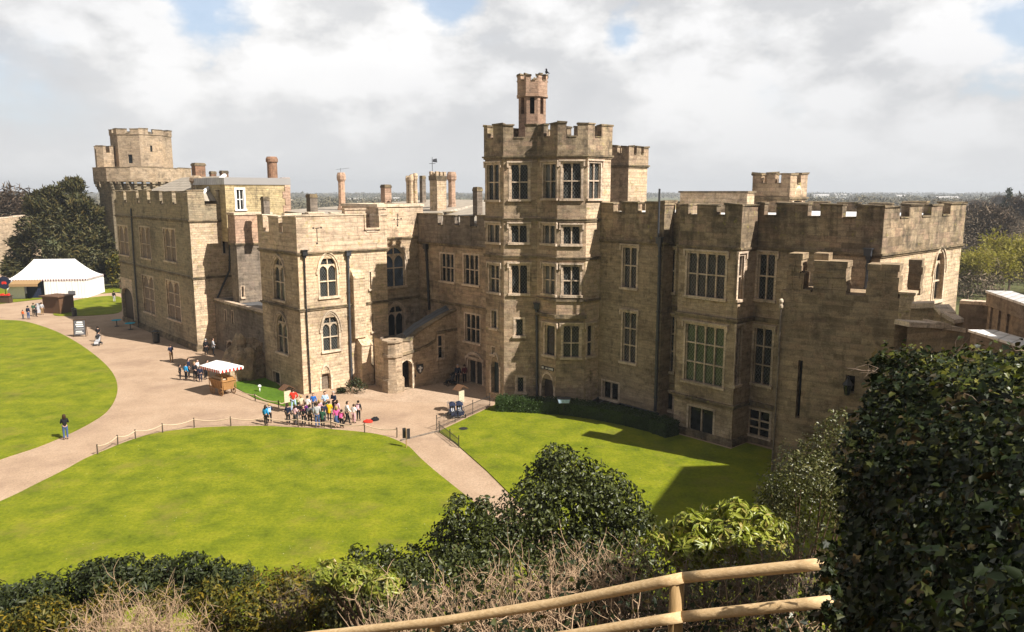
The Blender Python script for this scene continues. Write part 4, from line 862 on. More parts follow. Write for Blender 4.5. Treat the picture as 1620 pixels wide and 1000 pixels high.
rub(1284.5, 1338, 413, 467); rub(1286, 1309, 401, 413, -th, -.35)
rub(1370.5, 1419.5, 418, 467, -th); 
mb.build('broken_battlement', MATS['stone_ruin'], r12)
mb = MB(); wbox(mb, wr, Lr - .05, Lr + .62, -.3, wr.sz(1432, 466)[1], -1.0, .04); wbox(mb, wr, Lr - .1, Lr + .68, wr.sz(1432, 466)[1], wr.sz(1432, 462)[1], -1.05, .1)
mb.build('buttress', MATS['stone_lit'], r12)
mb = MB(); ub = wr.sz(1429, 440)[0]; z0, z1 = ztop, wr.sz(1435, 415)[1]
for k in range(5): wbox(mb, wr, ub - .02 + rnd.uniform(-.04, .04), ub + .62 + rnd.uniform(-.04, .04), z0 + (z1 - z0) * k / 5, z0 + (z1 - z0) * (k + 1) / 5 - .006, -3.0, -1.9)
mb.build('broken_pier', MATS['stone_ruin'], r12)
mb = MB(); P_ = [wr.P(wr.sz(x, y)[0], max(-.1, wr.sz(x, y)[1]), .12) for x, y in ((1236.5, 484), (1233, 560), (1228, 650), (1222, 745))]; mb.tube(P_, .06, 8)
mb.build('drainpipe', MATS['stone_dark'], r12)
mb = MB(); c = P_[0]; mb.lathe(c + Vector((0, 0, -.15)), [(.08, 0), (.13, .08), (.13, .2), (.08, .28), (.10, .34), (.13, .4), (.12, .5), (.05, .58)], 10); mb.build('pipe_finial', MATS['stone_dressing_pale'], r12)
# 12. curtain walls right of the ruin, chapel roof at the edge
def cwall(name, label, cat, pts, zt0, th=.7, mat='stone_ruin', zb=0.0, cop=True, jag=.12):
    o = thing(name, ((pts[0].x + pts[-1].x) / 2, (pts[0].y + pts[-1].y) / 2, zb), label, cat)
    mb = MB(); cb = MB()
    for a, b in zip(pts[:-1], pts[1:]):
        w = Wall(a, b); n = max(1, int(w.L / .8))
        for i in range(n):
            u0, u1 = w.L * i / n, w.L * (i + 1) / n; z = lambda u: a.z + (b.z - a.z) * u / w.L
            P = w.P; mb.hexa([P(u0, zb, 0), P(u1, zb, 0), P(u1, zb, -th), P(u0, zb, -th), P(u0, z(u0), 0), P(u1, z(u1), 0), P(u1, z(u1), -th), P(u0, z(u0), -th)], skip=(3, 5))
            if cop:
                h = .22 + rnd.uniform(-jag, jag) * .6; cb.hexa([P(u0 + .01, z(u0), .07), P(u1 - .01, z(u1), .07), P(u1 - .01, z(u1), -th - .07), P(u0 + .01, z(u0), -th - .07), P(u0 + .02, z(u0) + h, .05), P(u1 - .02, z(u1) + h, .05), P(u1 - .02, z(u1) + h, -th - .05), P(u0 + .02, z(u0) + h, -th - .05)])
    mb.build('wall', MATS[mat], o)
    if cop: cb.build('coping', MATS['stone_dressing'], o)
    return o
cwall('curtain_wall', 'stepped curtain wall with rough coping stones just right of the ruined tower', 'wall', [D(1441, 488, 37.5), D(1478, 487, 37), D(1490, 500, 36.5), D(1511, 512, 36)], 0, zb=4)
cwall('curtain_wall', 'lower curtain wall with long flat coping above the ivy, in front of the stepped wall', 'wall', [D(1436, 517, 33), D(1480, 519, 33.5), D(1526, 526, 34)], 0, zb=4)
cwall('curtain_wall', 'short dark wall between the stepped curtain wall and the parapet tower at the right edge', 'wall', [D(1518, 480, 48), D(1566, 484, 47)], 0, zb=4, mat='stone_dark')
pa, pb = D(1566, 462, 46), D(1680, 472, 37); w_ = Wall(pa, pb)
o = thing('parapet_tower', (pa.x + 1.5, pa.y, 4), 'dark square parapet tower with a sunlit pale coping at the right edge', 'castle tower')
mb = MB(); wbox(mb, w_, 0, w_.L, 4, pa.z - .05, -1.1, 0); 
for u in (.5, 1.75, 3.0): wbox(mb, w_, u, u + .25, 5, pa.z - .8, 0, .12)
wbox(mb, w_, -.06, w_.L, pa.z - .8, pa.z - .05, -1.1, .14); mb.build('wall', MATS['stone_dark'], o)
mb = MB(); wbox(mb, w_, -.12, w_.L, pa.z - .05, pa.z + .08, -1.2, .2); mb.build('coping', MATS['lead_pale'], o)
pa, pb = D(1536, 522, 42), D(1680, 526, 35); w_ = Wall(pa, pb)
o = thing('lead_walkway', (pa.x + 1.5, pa.y, 4), 'pale lead-covered wall walk above the ivy at the right edge', 'wall')
mb = MB(); wbox(mb, w_, 0, w_.L, 4, pa.z - .12, -1.2, 0); mb.build('wall', MATS['stone_dark'], o)
mb = MB(); wbox(mb, w_, -.1, w_.L, pa.z - .12, pa.z, -1.35, .1); mb.build('lead_cover', MATS['lead_white'], o)
# lanterns
def lantern(p, n, label, s=1.0):
    o = thing('wall_lantern', p, label, 'lantern'); p = Vector(p); n = Vector((n[0], n[1], 0)).normalized(); c = p + n * .45 * s; mb = MB()
    mb.tube([p + Vector((0, 0, .1)), c + Vector((0, 0, .55 * s))], .025 * s, 6); mb.tube([p + Vector((0, 0, -.35 * s)), c + Vector((0, 0, -.2 * s))], .02 * s, 6)
    mb.lathe(c, [(.10 * s, -.30 * s), (.12 * s, -.26 * s)], 6); 
    for k in range(6): t = math.pi / 3 * k; mb.tube([c + Vector((.12 * math.cos(t), .12 * math.sin(t), -.27)) * s, c + Vector((.2 * math.cos(t), .2 * math.sin(t), .2)) * s], .014 * s, 4)
    mb.lathe(c, [(.27 * s, .2 * s), (.25 * s, .24 * s), (.1 * s, .42 * s), (.06 * s, .5 * s), (.08 * s, .55 * s), (.02 * s, .6 * s)], 6); mb.build('frame', MATS['iron_black'], o)
    mb = MB(); mb.lathe(c, [(.105 * s, -.25 * s), (.18 * s, .19 * s)], 6); mb.build('glass', MATS['glass_plain'], o)
q = W6[1]; u, z = q.sz(597, 552); lantern(q.P(u, z, .02), q.n, 'black wall lantern on the chapel block beside the porch pier', 1.25)
u, z = wr.sz(1344, 612); lantern(wr.P(u, z, .02), wr.n, 'black wall lantern on the ruined tower beside the ivy', 1.15)
# small black sign board on the octagonal tower
u, z = W10[2].sz(864, 582); o = thing('wall_sign', W10[2].P(u, z, .05), 'small black strip sign with white marks on the octagonal tower above its low doorway', 'sign'); mb = MB(); wq = W10[2]
us_, ue_ = wq.sz(857.5, 580)[0], wq.sz(876.5, 584)[0]; wbox(mb, wq, us_, ue_, z - .13, z + .13, .01, .06); mb.build('board', MATS['iron_black'], o)
mb = MB(); mk = [.06, .14] + [.36, .42, .48] + [.64, .74, .84, .92]
for i, m_ in enumerate(mk):
    uu = us_ + (ue_ - us_) * m_; big = i in (0, 1, 5, 6, 7, 8); hh = .075 if big else .03
    wbox(mb, wq, uu - .035, uu + .035, z - hh, z + hh, .06, .068)
mb.build('lettering', MATS['paint_white'], o)
# ================================================================== the ground
def sheet(name, pts, z, mat, kind='structure', thick=0.0, grid=0):
    mb = MB(); P = [Vector((p[0], p[1], z)) for p in pts]
    if thick:
        mb.prism(P, z - thick, z)
    else: mb.poly(P)
    o = mb.build(name, MATS[mat]); o['kind'] = kind
    me = o.data; bm = bmesh.new(); bm.from_mesh(me); bmesh.ops.triangulate(bm, faces=[f for f in bm.faces if len(f.verts) > 4]); 
    for f in bm.faces:
        if abs(f.normal.z) > .9 and f.normal.z < 0: f.normal_flip()
    bm.to_mesh(me); bm.free(); return o
def smooth(pts, n=6, closed=True):
    out = []; k = len(pts); P = [Vector(p[:2]) for p in pts]
    for i in range(k if closed else k - 1):
        p0, p1, p2, p3 = (P[(i - 1) % k], P[i], P[(i + 1) % k], P[(i + 2) % k]) if closed else (P[max(i - 1, 0)], P[i], P[i + 1], P[min(i + 2, k - 1)])
        for q in range(n):
            t = q / n; out.append(.5 * ((2 * p1) + (p2 - p0) * t + (2 * p0 - 5 * p1 + 4 * p2 - p3) * t * t + (3 * p1 - p0 - 3 * p2 + p3) * t ** 3))
    if not closed: out.append(P[-1])
    return out
mb = MB(); S_ = 3600; g_ = 24
mb.poly([(-S_, -200, -.06), (S_, -200, -.06), (S_, S_, -.06), (-S_, S_, -.06)]); o = mb.build('terrain', MATS['farmland']); o['kind'] = 'structure'
sheet('courtyard', [(-95, 12), (25, 12), (34, 52), (10, 66), (-100, 150), (-140, 150), (-140, 60)], -.02, 'gravel')
gp = lambda pts: [G(*p)[:2] for p in pts]
lawn1 = gp([(-200, 880), (0, 794), (52, 769), (104, 743), (135, 726), (166, 713), (198, 700), (226, 691), (260, 683.5), (312, 677.5), (364, 675), (420, 674.5), (454, 676), (522, 679.5), (577, 684.5), (608, 690), (630, 698), (648, 708), (664, 724), (690, 747), (725, 775), (760, 803)])
fl = smooth(lawn1, 5, False) + [Vector((4, 25)), Vector((-8, 18)), Vector((-45, 18))]
sheet('front_lawn', fl, .035, 'grass', thick=.1)
lawn2 = gp([(-330, 700), (-330, 500), (-100, 500), (0, 506), (40, 509), (85, 523), (120, 541), (150, 562), (170, 580), (182, 597), (186, 615), (181, 634), (168, 652), (145, 668), (110, 686), (60, 707), (0, 727), (-80, 760), (-200, 800)])
sheet('side_lawn', smooth(lawn2, 4, True), .035, 'grass', thick=.1)
lawn3 = gp([(694, 683), (720, 701), (744, 722), (770, 745), (795, 770), (815, 790), (835, 812)]) + [(7, 26), (24, 26), (24, 44)] + [AB(aE, be - .6)[:2], AB(aB1 + .3, be - .6)[:2], AB(aB1 + .3, bb - .5)[:2], AB(aB0 - .2, bb - .5)[:2]] + gp([(1020, 668), (920, 645), (785, 640)])
sheet('right_lawn', lawn3, .035, 'grass', thick=.1)
sheet('tower_paving', gp([(560, 628), (600, 633), (640, 636), (700, 636), (772, 640), (785, 630), (740, 600), (650, 612), (560, 615)]), -.012, 'paving')
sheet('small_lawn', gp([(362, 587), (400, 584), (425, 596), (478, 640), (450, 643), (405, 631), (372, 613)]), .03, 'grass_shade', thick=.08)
sheet('far_lawn', smooth(gp([(84, 497), (110, 478), (150, 470), (190, 470), (192, 492), (160, 498), (110, 500)]), 4), .03, 'grass', thick=.08)
sheet('tent_lawn', gp([(-60, 482), (0, 481), (60, 474), (100, 470), (190, 462), (190, 455), (-60, 455)]), .03, 'grass')
# mound rising towards the camera
mb = MB(); xs = [-60 + 3 * i for i in range(35)]; ys = [-6 + 1.5 * i for i in range(24)]
def mz(x, y):
    t = y - .12 * max(0, -x - 4) * 0
    z = 16 - .62 * t - 1.15 + .10 * max(0, t - 12)
    if t > 19: z -= (t - 19) * .35
    z -= max(0, -x - 3) * .05
    z += max(0, x - 2.5) * .5 * max(0, 1 - abs(t - 9) / 9)
    z += .25 * mnoise.noise(Vector((x * .3, y * .3, 0)))
    return max(-.3, z) if t < 30 else -.3
V = [[Vector((x, y, mz(x, y))) for x in xs] for y in ys]
for j in range(len(ys) - 1):
    for i in range(len(xs) - 1): mb.poly([V[j][i], V[j][i + 1], V[j + 1][i + 1], V[j + 1][i]])
o = mb.build('mound', MATS['soil'], smooth=True); o['kind'] = 'structure'
# ================================================================== people
def skinmesh(verts, edges, radii, root=0, sub=2):
    me = bpy.data.meshes.new('sk'); me.from_pydata(verts, edges, [])
    o = bpy.data.objects.new('sk', me); COL.objects.link(o)
    md = o.modifiers.new('s', 'SKIN'); md.use_smooth_shade = True
    sd = o.modifiers.new('d', 'SUBSURF'); sd.levels = sub; sd.render_levels = sub
    lay = me.skin_vertices[0].data
    for i, r in enumerate(radii): lay[i].radius = (r, r) if not isinstance(r, tuple) else r; lay[i].use_root = (i == root)
    dg = bpy.context.evaluated_depsgraph_get(); ev = o.evaluated_get(dg)
    res = bpy.data.meshes.new_from_object(ev); bpy.data.objects.remove(o); bpy.data.meshes.remove(me)
    res.materials.clear(); res.materials.append(None)
    return res
class Sk:
    def __init__(s): s.v = []; s.e = []; s.r = []
    def add(s, p, r, par=None):
        s.v.append(tuple(p)); s.r.append(r)
        if par is not None: s.e.append((par, len(s.v) - 1))
        return len(s.v) - 1
    def mesh(s, sub=2): return skinmesh(s.v, s.e, s.r, 0, sub)
# arm pose: (elbow, wrist) for the right side (x > 0); leg pose: (knee, ankle)
def pose(armR, armL, legR, legL, lean=0.0, skirt=False, coat=0.0):
    J = {}
    ly = -lean
    pel = Vector((0, 0, .93)); sp_ = Vector((0, ly * .3, 1.12)); ch = Vector((0, ly * .7, 1.31)); nk = Vector((0, ly * .95, 1.46)); hd = Vector((0, ly * 1.1 - .02, 1.60))
    out = {}
    S = Sk(); a = S.add(pel, .125); b = S.add(sp_, .115, a); c = S.add(ch, .125, b); n = S.add(nk, .052, c); j = S.add(hd + Vector((0, -.012, -.055)), .072, n); h = S.add(hd + Vector((0, 0, .01)), .095, j); S.add(hd + Vector((0, .012, .085)), .062, h)
    S.add(hd + Vector((0, -.108, -.012)), .012, h)
    for sgn in (-1, 1): S.add(hd + Vector((sgn * .095, .015, -.01)), .016, h)
    T = Sk(); ta = T.add(pel + Vector((0, 0, -.06 - coat)), .150 + coat * .12); tb = T.add(sp_, .138, ta); tc_ = T.add(ch, .145, tb); T.add(nk + Vector((0, 0, -.05)), .085, tc_)
    Q = Sk(); qa = Q.add(pel + Vector((0, 0, .06)), .135)
    for sgn, (el, wr_) in ((1, armR), (-1, armL)):
        sh = Vector((sgn * .17, ly * .8, 1.375)); el = Vector((sgn * el[0], el[1] + ly * .6, el[2])); wv = Vector((sgn * wr_[0], wr_[1] + ly * .4, wr_[2]))
        i = S.add(sh, .052, c); i = S.add(el, .040, i); i = S.add(wv, .027, i)
        dr = (wv - el).normalized(); pm = wv + dr * .065; i = S.add(pm, .034, i)
        sd = dr.cross(Vector((0, -1, 0.2))); sd = sd.normalized() if sd.length > .1 else Vector((1, 0, 0))
        for k, (o_, ln) in enumerate(((-.027, .062), (-.009, .074), (.009, .070), (.027, .055))):
            k1 = S.add(pm + sd * o_ + dr * .03, .0085, i); S.add(pm + sd * o_ * 1.2 + dr * (.03 + ln) + Vector((0, -.012, 0)), .007, k1)
        tb2 = S.add(wv + sd * -.03 + dr * .03, .011, i); S.add(wv + sd * -.052 + dr * .075, .009, tb2)
        k = T.add(sh, .072, tc_); k = T.add(el, .055, k); T.add(wv - dr * .02, .040, k)
    for sgn, (kn, an) in ((1, legR), (-1, legL)):
        hp = Vector((sgn * .085, 0, .87)); kn = Vector((sgn * kn[0], kn[1], kn[2])); an = Vector((sgn * an[0], an[1], an[2]))
        i = S.add(hp, .085, a); i = S.add(kn, .052, i); i = S.add(an, .034, i); i = S.add(an + Vector((0, -.02, -.045)), .034, i); S.add(an + Vector((sgn * .02, -.15, -.055)), .026, i)
        k = Q.add(hp, .098, qa); k = Q.add(kn, .066, k); Q.add(an + Vector((0, 0, .01)), .054, k)
        F_ = Sk(); f0 = F_.add(an + Vector((0, .03, -.03)), .047); f1 = F_.add(an + Vector((0, -.04, -.04)), .045, f0); F_.add(an + Vector((sgn * .02, -.15, -.05)), .036, f1)
        out['shoeR' if sgn > 0 else 'shoeL'] = F_.mesh(1)
    out['body'] = S.mesh(2); out['top'] = T.mesh(2)
    if skirt:
        m = MB(); m.lathe((0, 0, 0), [(.235, .44), (.20, .7), (.155, .9), (.14, 1.0)], 14); me = bpy.data.meshes.new('skirt'); me.from_pydata([tuple(v) for v in m.v], [], m.f); me.materials.append(None); me.polygons.foreach_set('use_smooth', [True] * len(m.f)); out['legs'] = me
    else: out['legs'] = Q.mesh(2)
    out['head'] = hd
    return out
st = ((.10, .0, .49), (.10, .02, .085))
POSES = dict(
    stand=pose(((.235, .03, 1.12), (.24, -.06, .88)), ((.235, .02, 1.12), (.245, -.08, .88)), st, st),
    coat=pose(((.235, .03, 1.12), (.24, -.06, .88)), ((.235, .0, 1.13), (.13, -.2, 1.05)), st, st, coat=.22),
    hold=pose(((.23, .0, 1.13), (.12, -.24, 1.16)), ((.23, .0, 1.13), (.13, -.24, 1.18)), st, st, lean=.03),
    hips=pose(((.33, .06, 1.16), (.17, -.03, .98)), ((.33, .06, 1.16), (.17, -.03, .98)), ((.13, 0, .49), (.16, .02, .085)), ((.13, 0, .49), (.16, .02, .085))),
    walk=pose(((.23, .10, 1.13), (.24, .02, .92)), ((.23, -.09, 1.13), (.22, -.26, .98)), ((.09, -.14, .50), (.09, -.18, .085)), ((.09, .05, .49), (.09, .28, .13)), lean=.04),
    point=pose(((.30, -.06, 1.22), (.36, -.26, 1.34)), ((.235, .02, 1.12), (.245, -.08, .88)), st, st),
    skirt=pose(((.235, .03, 1.12), (.24, -.06, .88)), ((.23, .0, 1.13), (.15, -.22, 1.1)), st, st, skirt=True),
    lean=pose(((.22, -.1, 1.08), (.2, -.34, .98)), ((.22, -.1, 1.08), (.2, -.34, .98)), ((.09, -.06, .5), (.1, .05, .085)), ((.09, .0, .49), (.1, .1, .085)), lean=.16))
def hairmesh(long_):
    bm = bmesh.new(); bmesh.ops.create_uvsphere(bm, u_segments=14, v_segments=9, radius=.108)
    for v in list(bm.verts):
        if v.co.y < -.045 and v.co.z < .045: bm.verts.remove(v)
        elif v.co.z < -.05: v.co.z = (-.05 - (.17 if long_ else .02) * (1 if v.co.y > -.02 else .3)); v.co.x *= 1.25 if long_ else 1.1; v.co.y = v.co.y * 1.2 + .02
    for v in bm.verts: v.co += Vector((0, .012, .02)); v.co *= 1 + .04 * mnoise.noise(v.co * 30)
    me = bpy.data.meshes.new('hair'); bm.to_mesh(me); bm.free(); me.materials.append(None); me.polygons.foreach_set('use_smooth', [True] * len(me.polygons)); return me
HAIR = {False: hairmesh(False), True: hairmesh(True)}
def facemesh():
    m = MB()
    for s_ in (-1, 1): m.lathe((s_ * .034, -.093, .012), [(.004, -.010), (.012, -.004), (.012, .004), (.004, .010)], 8)
    m.box(-.022, .022, -.093, -.085, -.058, -.048, 1)
    me = bpy.data.meshes.new('face'); me.from_pydata([tuple(v) for v in m.v], [], m.f); me.materials.append(MATS['eye_dark']); me.materials.append(MATS['lip']); me.polygons.foreach_set('material_index', m.m); return me
FACE = facemesh()
def packmesh():
    m = MB(); m.hexa([(-.13, .13, 1.0), (.13, .13, 1.0), (.11, .27, 1.0), (-.11, .27, 1.0), (-.12, .12, 1.36), (.12, .12, 1.36), (.09, .23, 1.37), (-.09, .23, 1.37)]); m.hexa([(-.09, .265, 1.03), (.09, .265, 1.03), (.08, .31, 1.05), (-.08, .31, 1.05), (-.09, .25, 1.2), (.09, .25, 1.2), (.08, .29, 1.18), (-.08, .29, 1.18)])
    for s_ in (-1, 1): m.tube([(s_ * .1, .14, 1.33), (s_ * .1, .0, 1.45), (s_ * .1, -.13, 1.33), (s_ * .12, -.02, 1.06)], .014, 5)
    me = bpy.data.meshes.new('pack'); me.from_pydata([tuple(v) for v in m.v], [], m.f); me.materials.append(None); return me
PACK = packmesh()
def mobj(name, me, parent, mat, loc=(0, 0, 0)):
    o = link(name, me, parent); o.location = loc
    if mat is not None: o.material_slots[0].link = 'OBJECT'; o.material_slots[0].material = MATS[mat]
    return o
def person(px, py, h, rz, ps, top, legs, hair, label, long_=False, pack=None, skin='skin', group=None, hat=None, shoes='cloth_black', hold=None, dz=0.0):
    g = G(px, py, dz); p = POSES[ps]; o = thing('person', g, label, 'person', group, R(rz)); s = h / 1.71; o.scale = (s, s, s)
    if h < 1.45: o.scale = (s * 1.08, s * 1.08, s)
    mobj('body', p['body'], o, skin); mobj('top', p['top'], o, top); mobj('skirt' if ps == 'skirt' else 'trousers', p['legs'], o, legs)
    mobj('shoe', p['shoeR'], o, shoes); mobj('shoe', p['shoeL'], o, shoes); mobj('hair', HAIR[long_], o, hair, p['head']); mobj('face', FACE, o, None, p['head'])
    if pack: mobj('backpack', PACK, o, pack)
    if hat:
        m = MB(); m.lathe((0, 0, .05), [(.17, 0), (.17, .012), (.10, .015), (.09, .10), (.04, .12)], 12); me = bpy.data.meshes.new('hat'); me.from_pydata([tuple(v) for v in m.v], [], m.f); me.materials.append(None); mobj('hat', me, o, hat, p['head'])
    return o
GC = 'crowd of children and adults by the chapel block'
crowd = [
 (421, 673, 1.45, 160, 'stand', 'cloth_sky', 'cloth_black', 'hair_brown', 'child in a bright turquoise jacket at the far left of the crowd, apart from it', dict(pack=None, long_=True)),
 (427, 669, 1.4, 200, 'hold', 'cloth_navy', 'cloth_black', 'hair_blond', 'blond child in navy, just behind the turquoise jacket at the far left of the crowd', dict(pack='cloth_lightblue')),
 (465, 651, 1.74, 190, 'hips', 'cloth_red', 'cloth_lightblue', 'hair_brown', 'tall adult in orange-red top and pale jeans, hands on hips, behind the crowd', {}),
 (456.5, 672, 1.5, 175, 'stand', 'cloth_navy', 'cloth_black', 'hair_brown', 'child in navy coat at the front left corner of the crowd', {}),
 (467, 672, 1.45, 150, 'hold', 'cloth_palepink', 'cloth_grey', 'hair_brown', 'girl in a pale pink and white jacket at the front left of the crowd', dict(long_=True)),
 (481, 674, 1.5, 5, 'stand', 'cloth_black', 'cloth_black', 'hair_dark', 'child in black with a bright pink backpack', dict(pack='cloth_pink', rz=180)),
 (491, 673, 1.5, 200, 'stand', 'cloth_grey', 'cloth_black', 'hair_dark', 'dark-coated child between the pink backpack and the man in jeans', {}),
 (502.5, 676, 1.76, 185, 'stand', 'cloth_palegrey', 'cloth_denim', 'hair_brown', 'adult in pale grey top and blue jeans at the front centre of the crowd', {}),
 (511, 676, 1.35, 170, 'coat', 'cloth_green', 'cloth_black', 'hair_brown', 'child in dark green coat crouched beside the adult in jeans', {}),
 (521.5, 667, 1.5, 180, 'coat', 'cloth_yellow', 'cloth_black', 'hair_brown', 'child in a bright yellow jacket', {}),
 (533, 677, 1.55, 190, 'skirt', 'cloth_pink', 'cloth_denim', 'hair_blond', 'girl in pink top and blue denim skirt right of the yellow jacket', dict(long_=True)),
 (541, 677, 1.3, 170, 'stand', 'cloth_maroon', 'cloth_black', 'hair_dark', 'small child in maroon with a pink bag in front of the white coat', dict(pack='cloth_pink')),
 (549.5, 673, 1.72, 110, 'walk', 'cloth_white', 'cloth_black', 'hair_brown', 'adult in a long white coat stepping at the right of the crowd', {}),
 (560, 669, 1.35, 150, 'hold', 'cloth_white', 'cloth_palepink', 'hair_brown', 'small child in white behind the white-coated adult', {}),
 (567.5, 665, 1.45, 170, 'stand', 'cloth_black', 'cloth_black', 'hair_dark', 'child in black with a pink scarf at the far right of the crowd', dict(pack='cloth_palepink')),
 (515, 655, 1.72, 20, 'hold', 'cloth_lightblue', 'cloth_green', 'hair_brown', 'adult in pale blue shirt in front of the grey arched door', {}),
 (529, 655, 1.72, -30, 'hold', 'cloth_navy', 'cloth_black', 'hair_grey', 'grey-haired adult in navy at the back right of the crowd', {}),
 (496.5, 652, 1.45, 10, 'stand', 'cloth_blue', 'cloth_grey', 'hair_brown', 'child in royal blue top at the back of the crowd', {}),
 (477, 657, 1.5, 200, 'stand', 'cloth_cream', 'cloth_brown', 'hair_blond', 'child in a cream top behind the pink backpack', {}),
 (487, 658, 1.5, 160, 'hold', 'cloth_white', 'cloth_navy', 'hair_dark', 'child in white top with dark hair below the royal blue child', {}),
 (473, 667, 1.4, 185, 'stand', 'cloth_black', 'cloth_grey', 'hair_dark', 'small child in black between the cream top and pale pink jacket', {}),
 (506, 662, 1.4, 175, 'stand', 'cloth_palepink', 'cloth_navy', 'hair_blond', 'blond child in pale pink behind the adult in jeans', dict(long_=True)),
 (534, 664, 1.45, 160, 'stand', 'cloth_palepink', 'cloth_black', 'hair_brown', 'child in pale rose top behind the denim skirt', dict(long_=True)),
 (484, 666, 1.35, 150, 'stand', 'cloth_purple', 'cloth_black', 'hair_brown', 'small child in purple in the middle of the crowd', {}),
 (513, 668, 1.4, 200, 'stand', 'cloth_navy', 'cloth_grey', 'hair_dark', 'child in navy left of the yellow jacket', {})]
for x, y, h, rz, ps, tp, lg, hr, lb, kw in crowd: kw = dict(kw); kw.pop('rz', 0); person(x, y, h, rz, ps, tp, lg, hr, lb, group=GC, **kw)
GK = 'people queuing at the food cart'
for x, y, h, rz, ps, tp, lg, hr, lb, kw in [
 (285.5, 601, 1.35, 120, 'stand', 'cloth_black', 'cloth_black', 'hair_dark', 'child in black at the left end of the queue by the food cart', {}),
 (295, 602, 1.5, 150, 'stand', 'cloth_sky', 'cloth_black', 'hair_brown', 'child in a turquoise jacket in the queue by the food cart', {}),
 (299.5, 597, 1.72, 100, 'stand', 'cloth_navy', 'cloth_black', 'hair_brown', 'adult in navy behind the turquoise jacket by the food cart', {}),
 (309, 603, 1.68, 60, 'coat', 'cloth_black', 'cloth_black', 'hair_blond', 'fair-haired adult in a long black coat by the food cart', dict(long_=True)),
 (313, 598, 1.65, 80, 'hold', 'cloth_white', 'cloth_black', 'hair_brown', 'adult with pale sleeves between the black coat and the food cart', {}),
 (317.5, 604, 1.35, 190, 'stand', 'cloth_navy', 'cloth_navy', 'hair_dark', 'child in navy nearest the food cart wheel', {}),
 (326, 600, 1.7, 90, 'lean', 'cloth_black', 'cloth_black', 'hair_dark', 'adult in black leaning towards the food cart counter', {})]: person(x, y, h, rz, ps, tp, lg, hr, lb, group=GK, **kw)
person(271.5, 573, 1.76, 230, 'hold', 'cloth_navy', 'cloth_khaki', 'hair_brown', 'man in navy top and khaki trousers standing alone on the gravel')
person(326.5, 562, 1.65, 200, 'stand', 'cloth_black', 'cloth_black', 'hair_grey', 'white-haired person in black behind the food cart canopy')
person(338, 562, 1.72, 120, 'coat', 'cloth_palegrey', 'cloth_black', 'hair_brown', 'person in a pale grey coat behind the food cart canopy')
pw_ = person(104.5, 695, 1.68, 215, 'hold', 'cloth_black', 'cloth_denim', 'hair_brown', 'long-haired woman in black coat and jeans reading a white paper on the path', long_=True)
m = MB(); m.box(-.2, .12, -.34, -.33, 1.1, 1.34); me = bpy.data.meshes.new('paper'); me.from_pydata([tuple(v) for v in m.v], [], m.f); me.materials.append(MATS['paint_white']); link('paper', me).parent = pw_
tagp = [o for o in pw_.children if o.name.startswith('paper')][0]
person(37, 505, 1.2, 160, 'stand', 'cloth_orange', 'cloth_grey', 'hair_brown', 'small child in bright orange near the wooden kiosk')
person(45.5, 505, 1.72, 170, 'stand', 'cloth_navy', 'cloth_denim', 'hair_dark', 'adult in navy beside the orange child near the wooden kiosk')
person(54, 500, 1.7, 190, 'hold', 'cloth_green', 'cloth_black', 'hair_brown', 'adult in dark green left of the wooden kiosk')
person(58, 501, 1.6, 140, 'stand', 'cloth_grey', 'cloth_black', 'hair_dark', 'adult in grey close to the wooden kiosk counter')
person(67, 498, 1.65, 200, 'stand', 'cloth_palegrey', 'cloth_khaki', 'hair_brown', 'person in pale clothes at the wooden kiosk counter')
person(181, 478, 1.65, 180, 'stand', 'cloth_black', 'cloth_palegrey', 'hair_dark', 'person in black on the path left of the arched doorway')
person(156, 541, 1.7, 180, 'hold', 'cloth_black', 'cloth_grey', 'hair_dark', 'person in black pushing the pushchair on the shaded gravel')
person(724, 608, 1.75, 10, 'lean', 'cloth_navy', 'cloth_black', 'hair_grey', 'grey-haired man in navy seen from behind by the glazed double doors')
person(735, 606, 1.6, 200, 'stand', 'cloth_maroon', 'cloth_black', 'hair_brown', 'person in dark red in the shade by the glazed double doors')
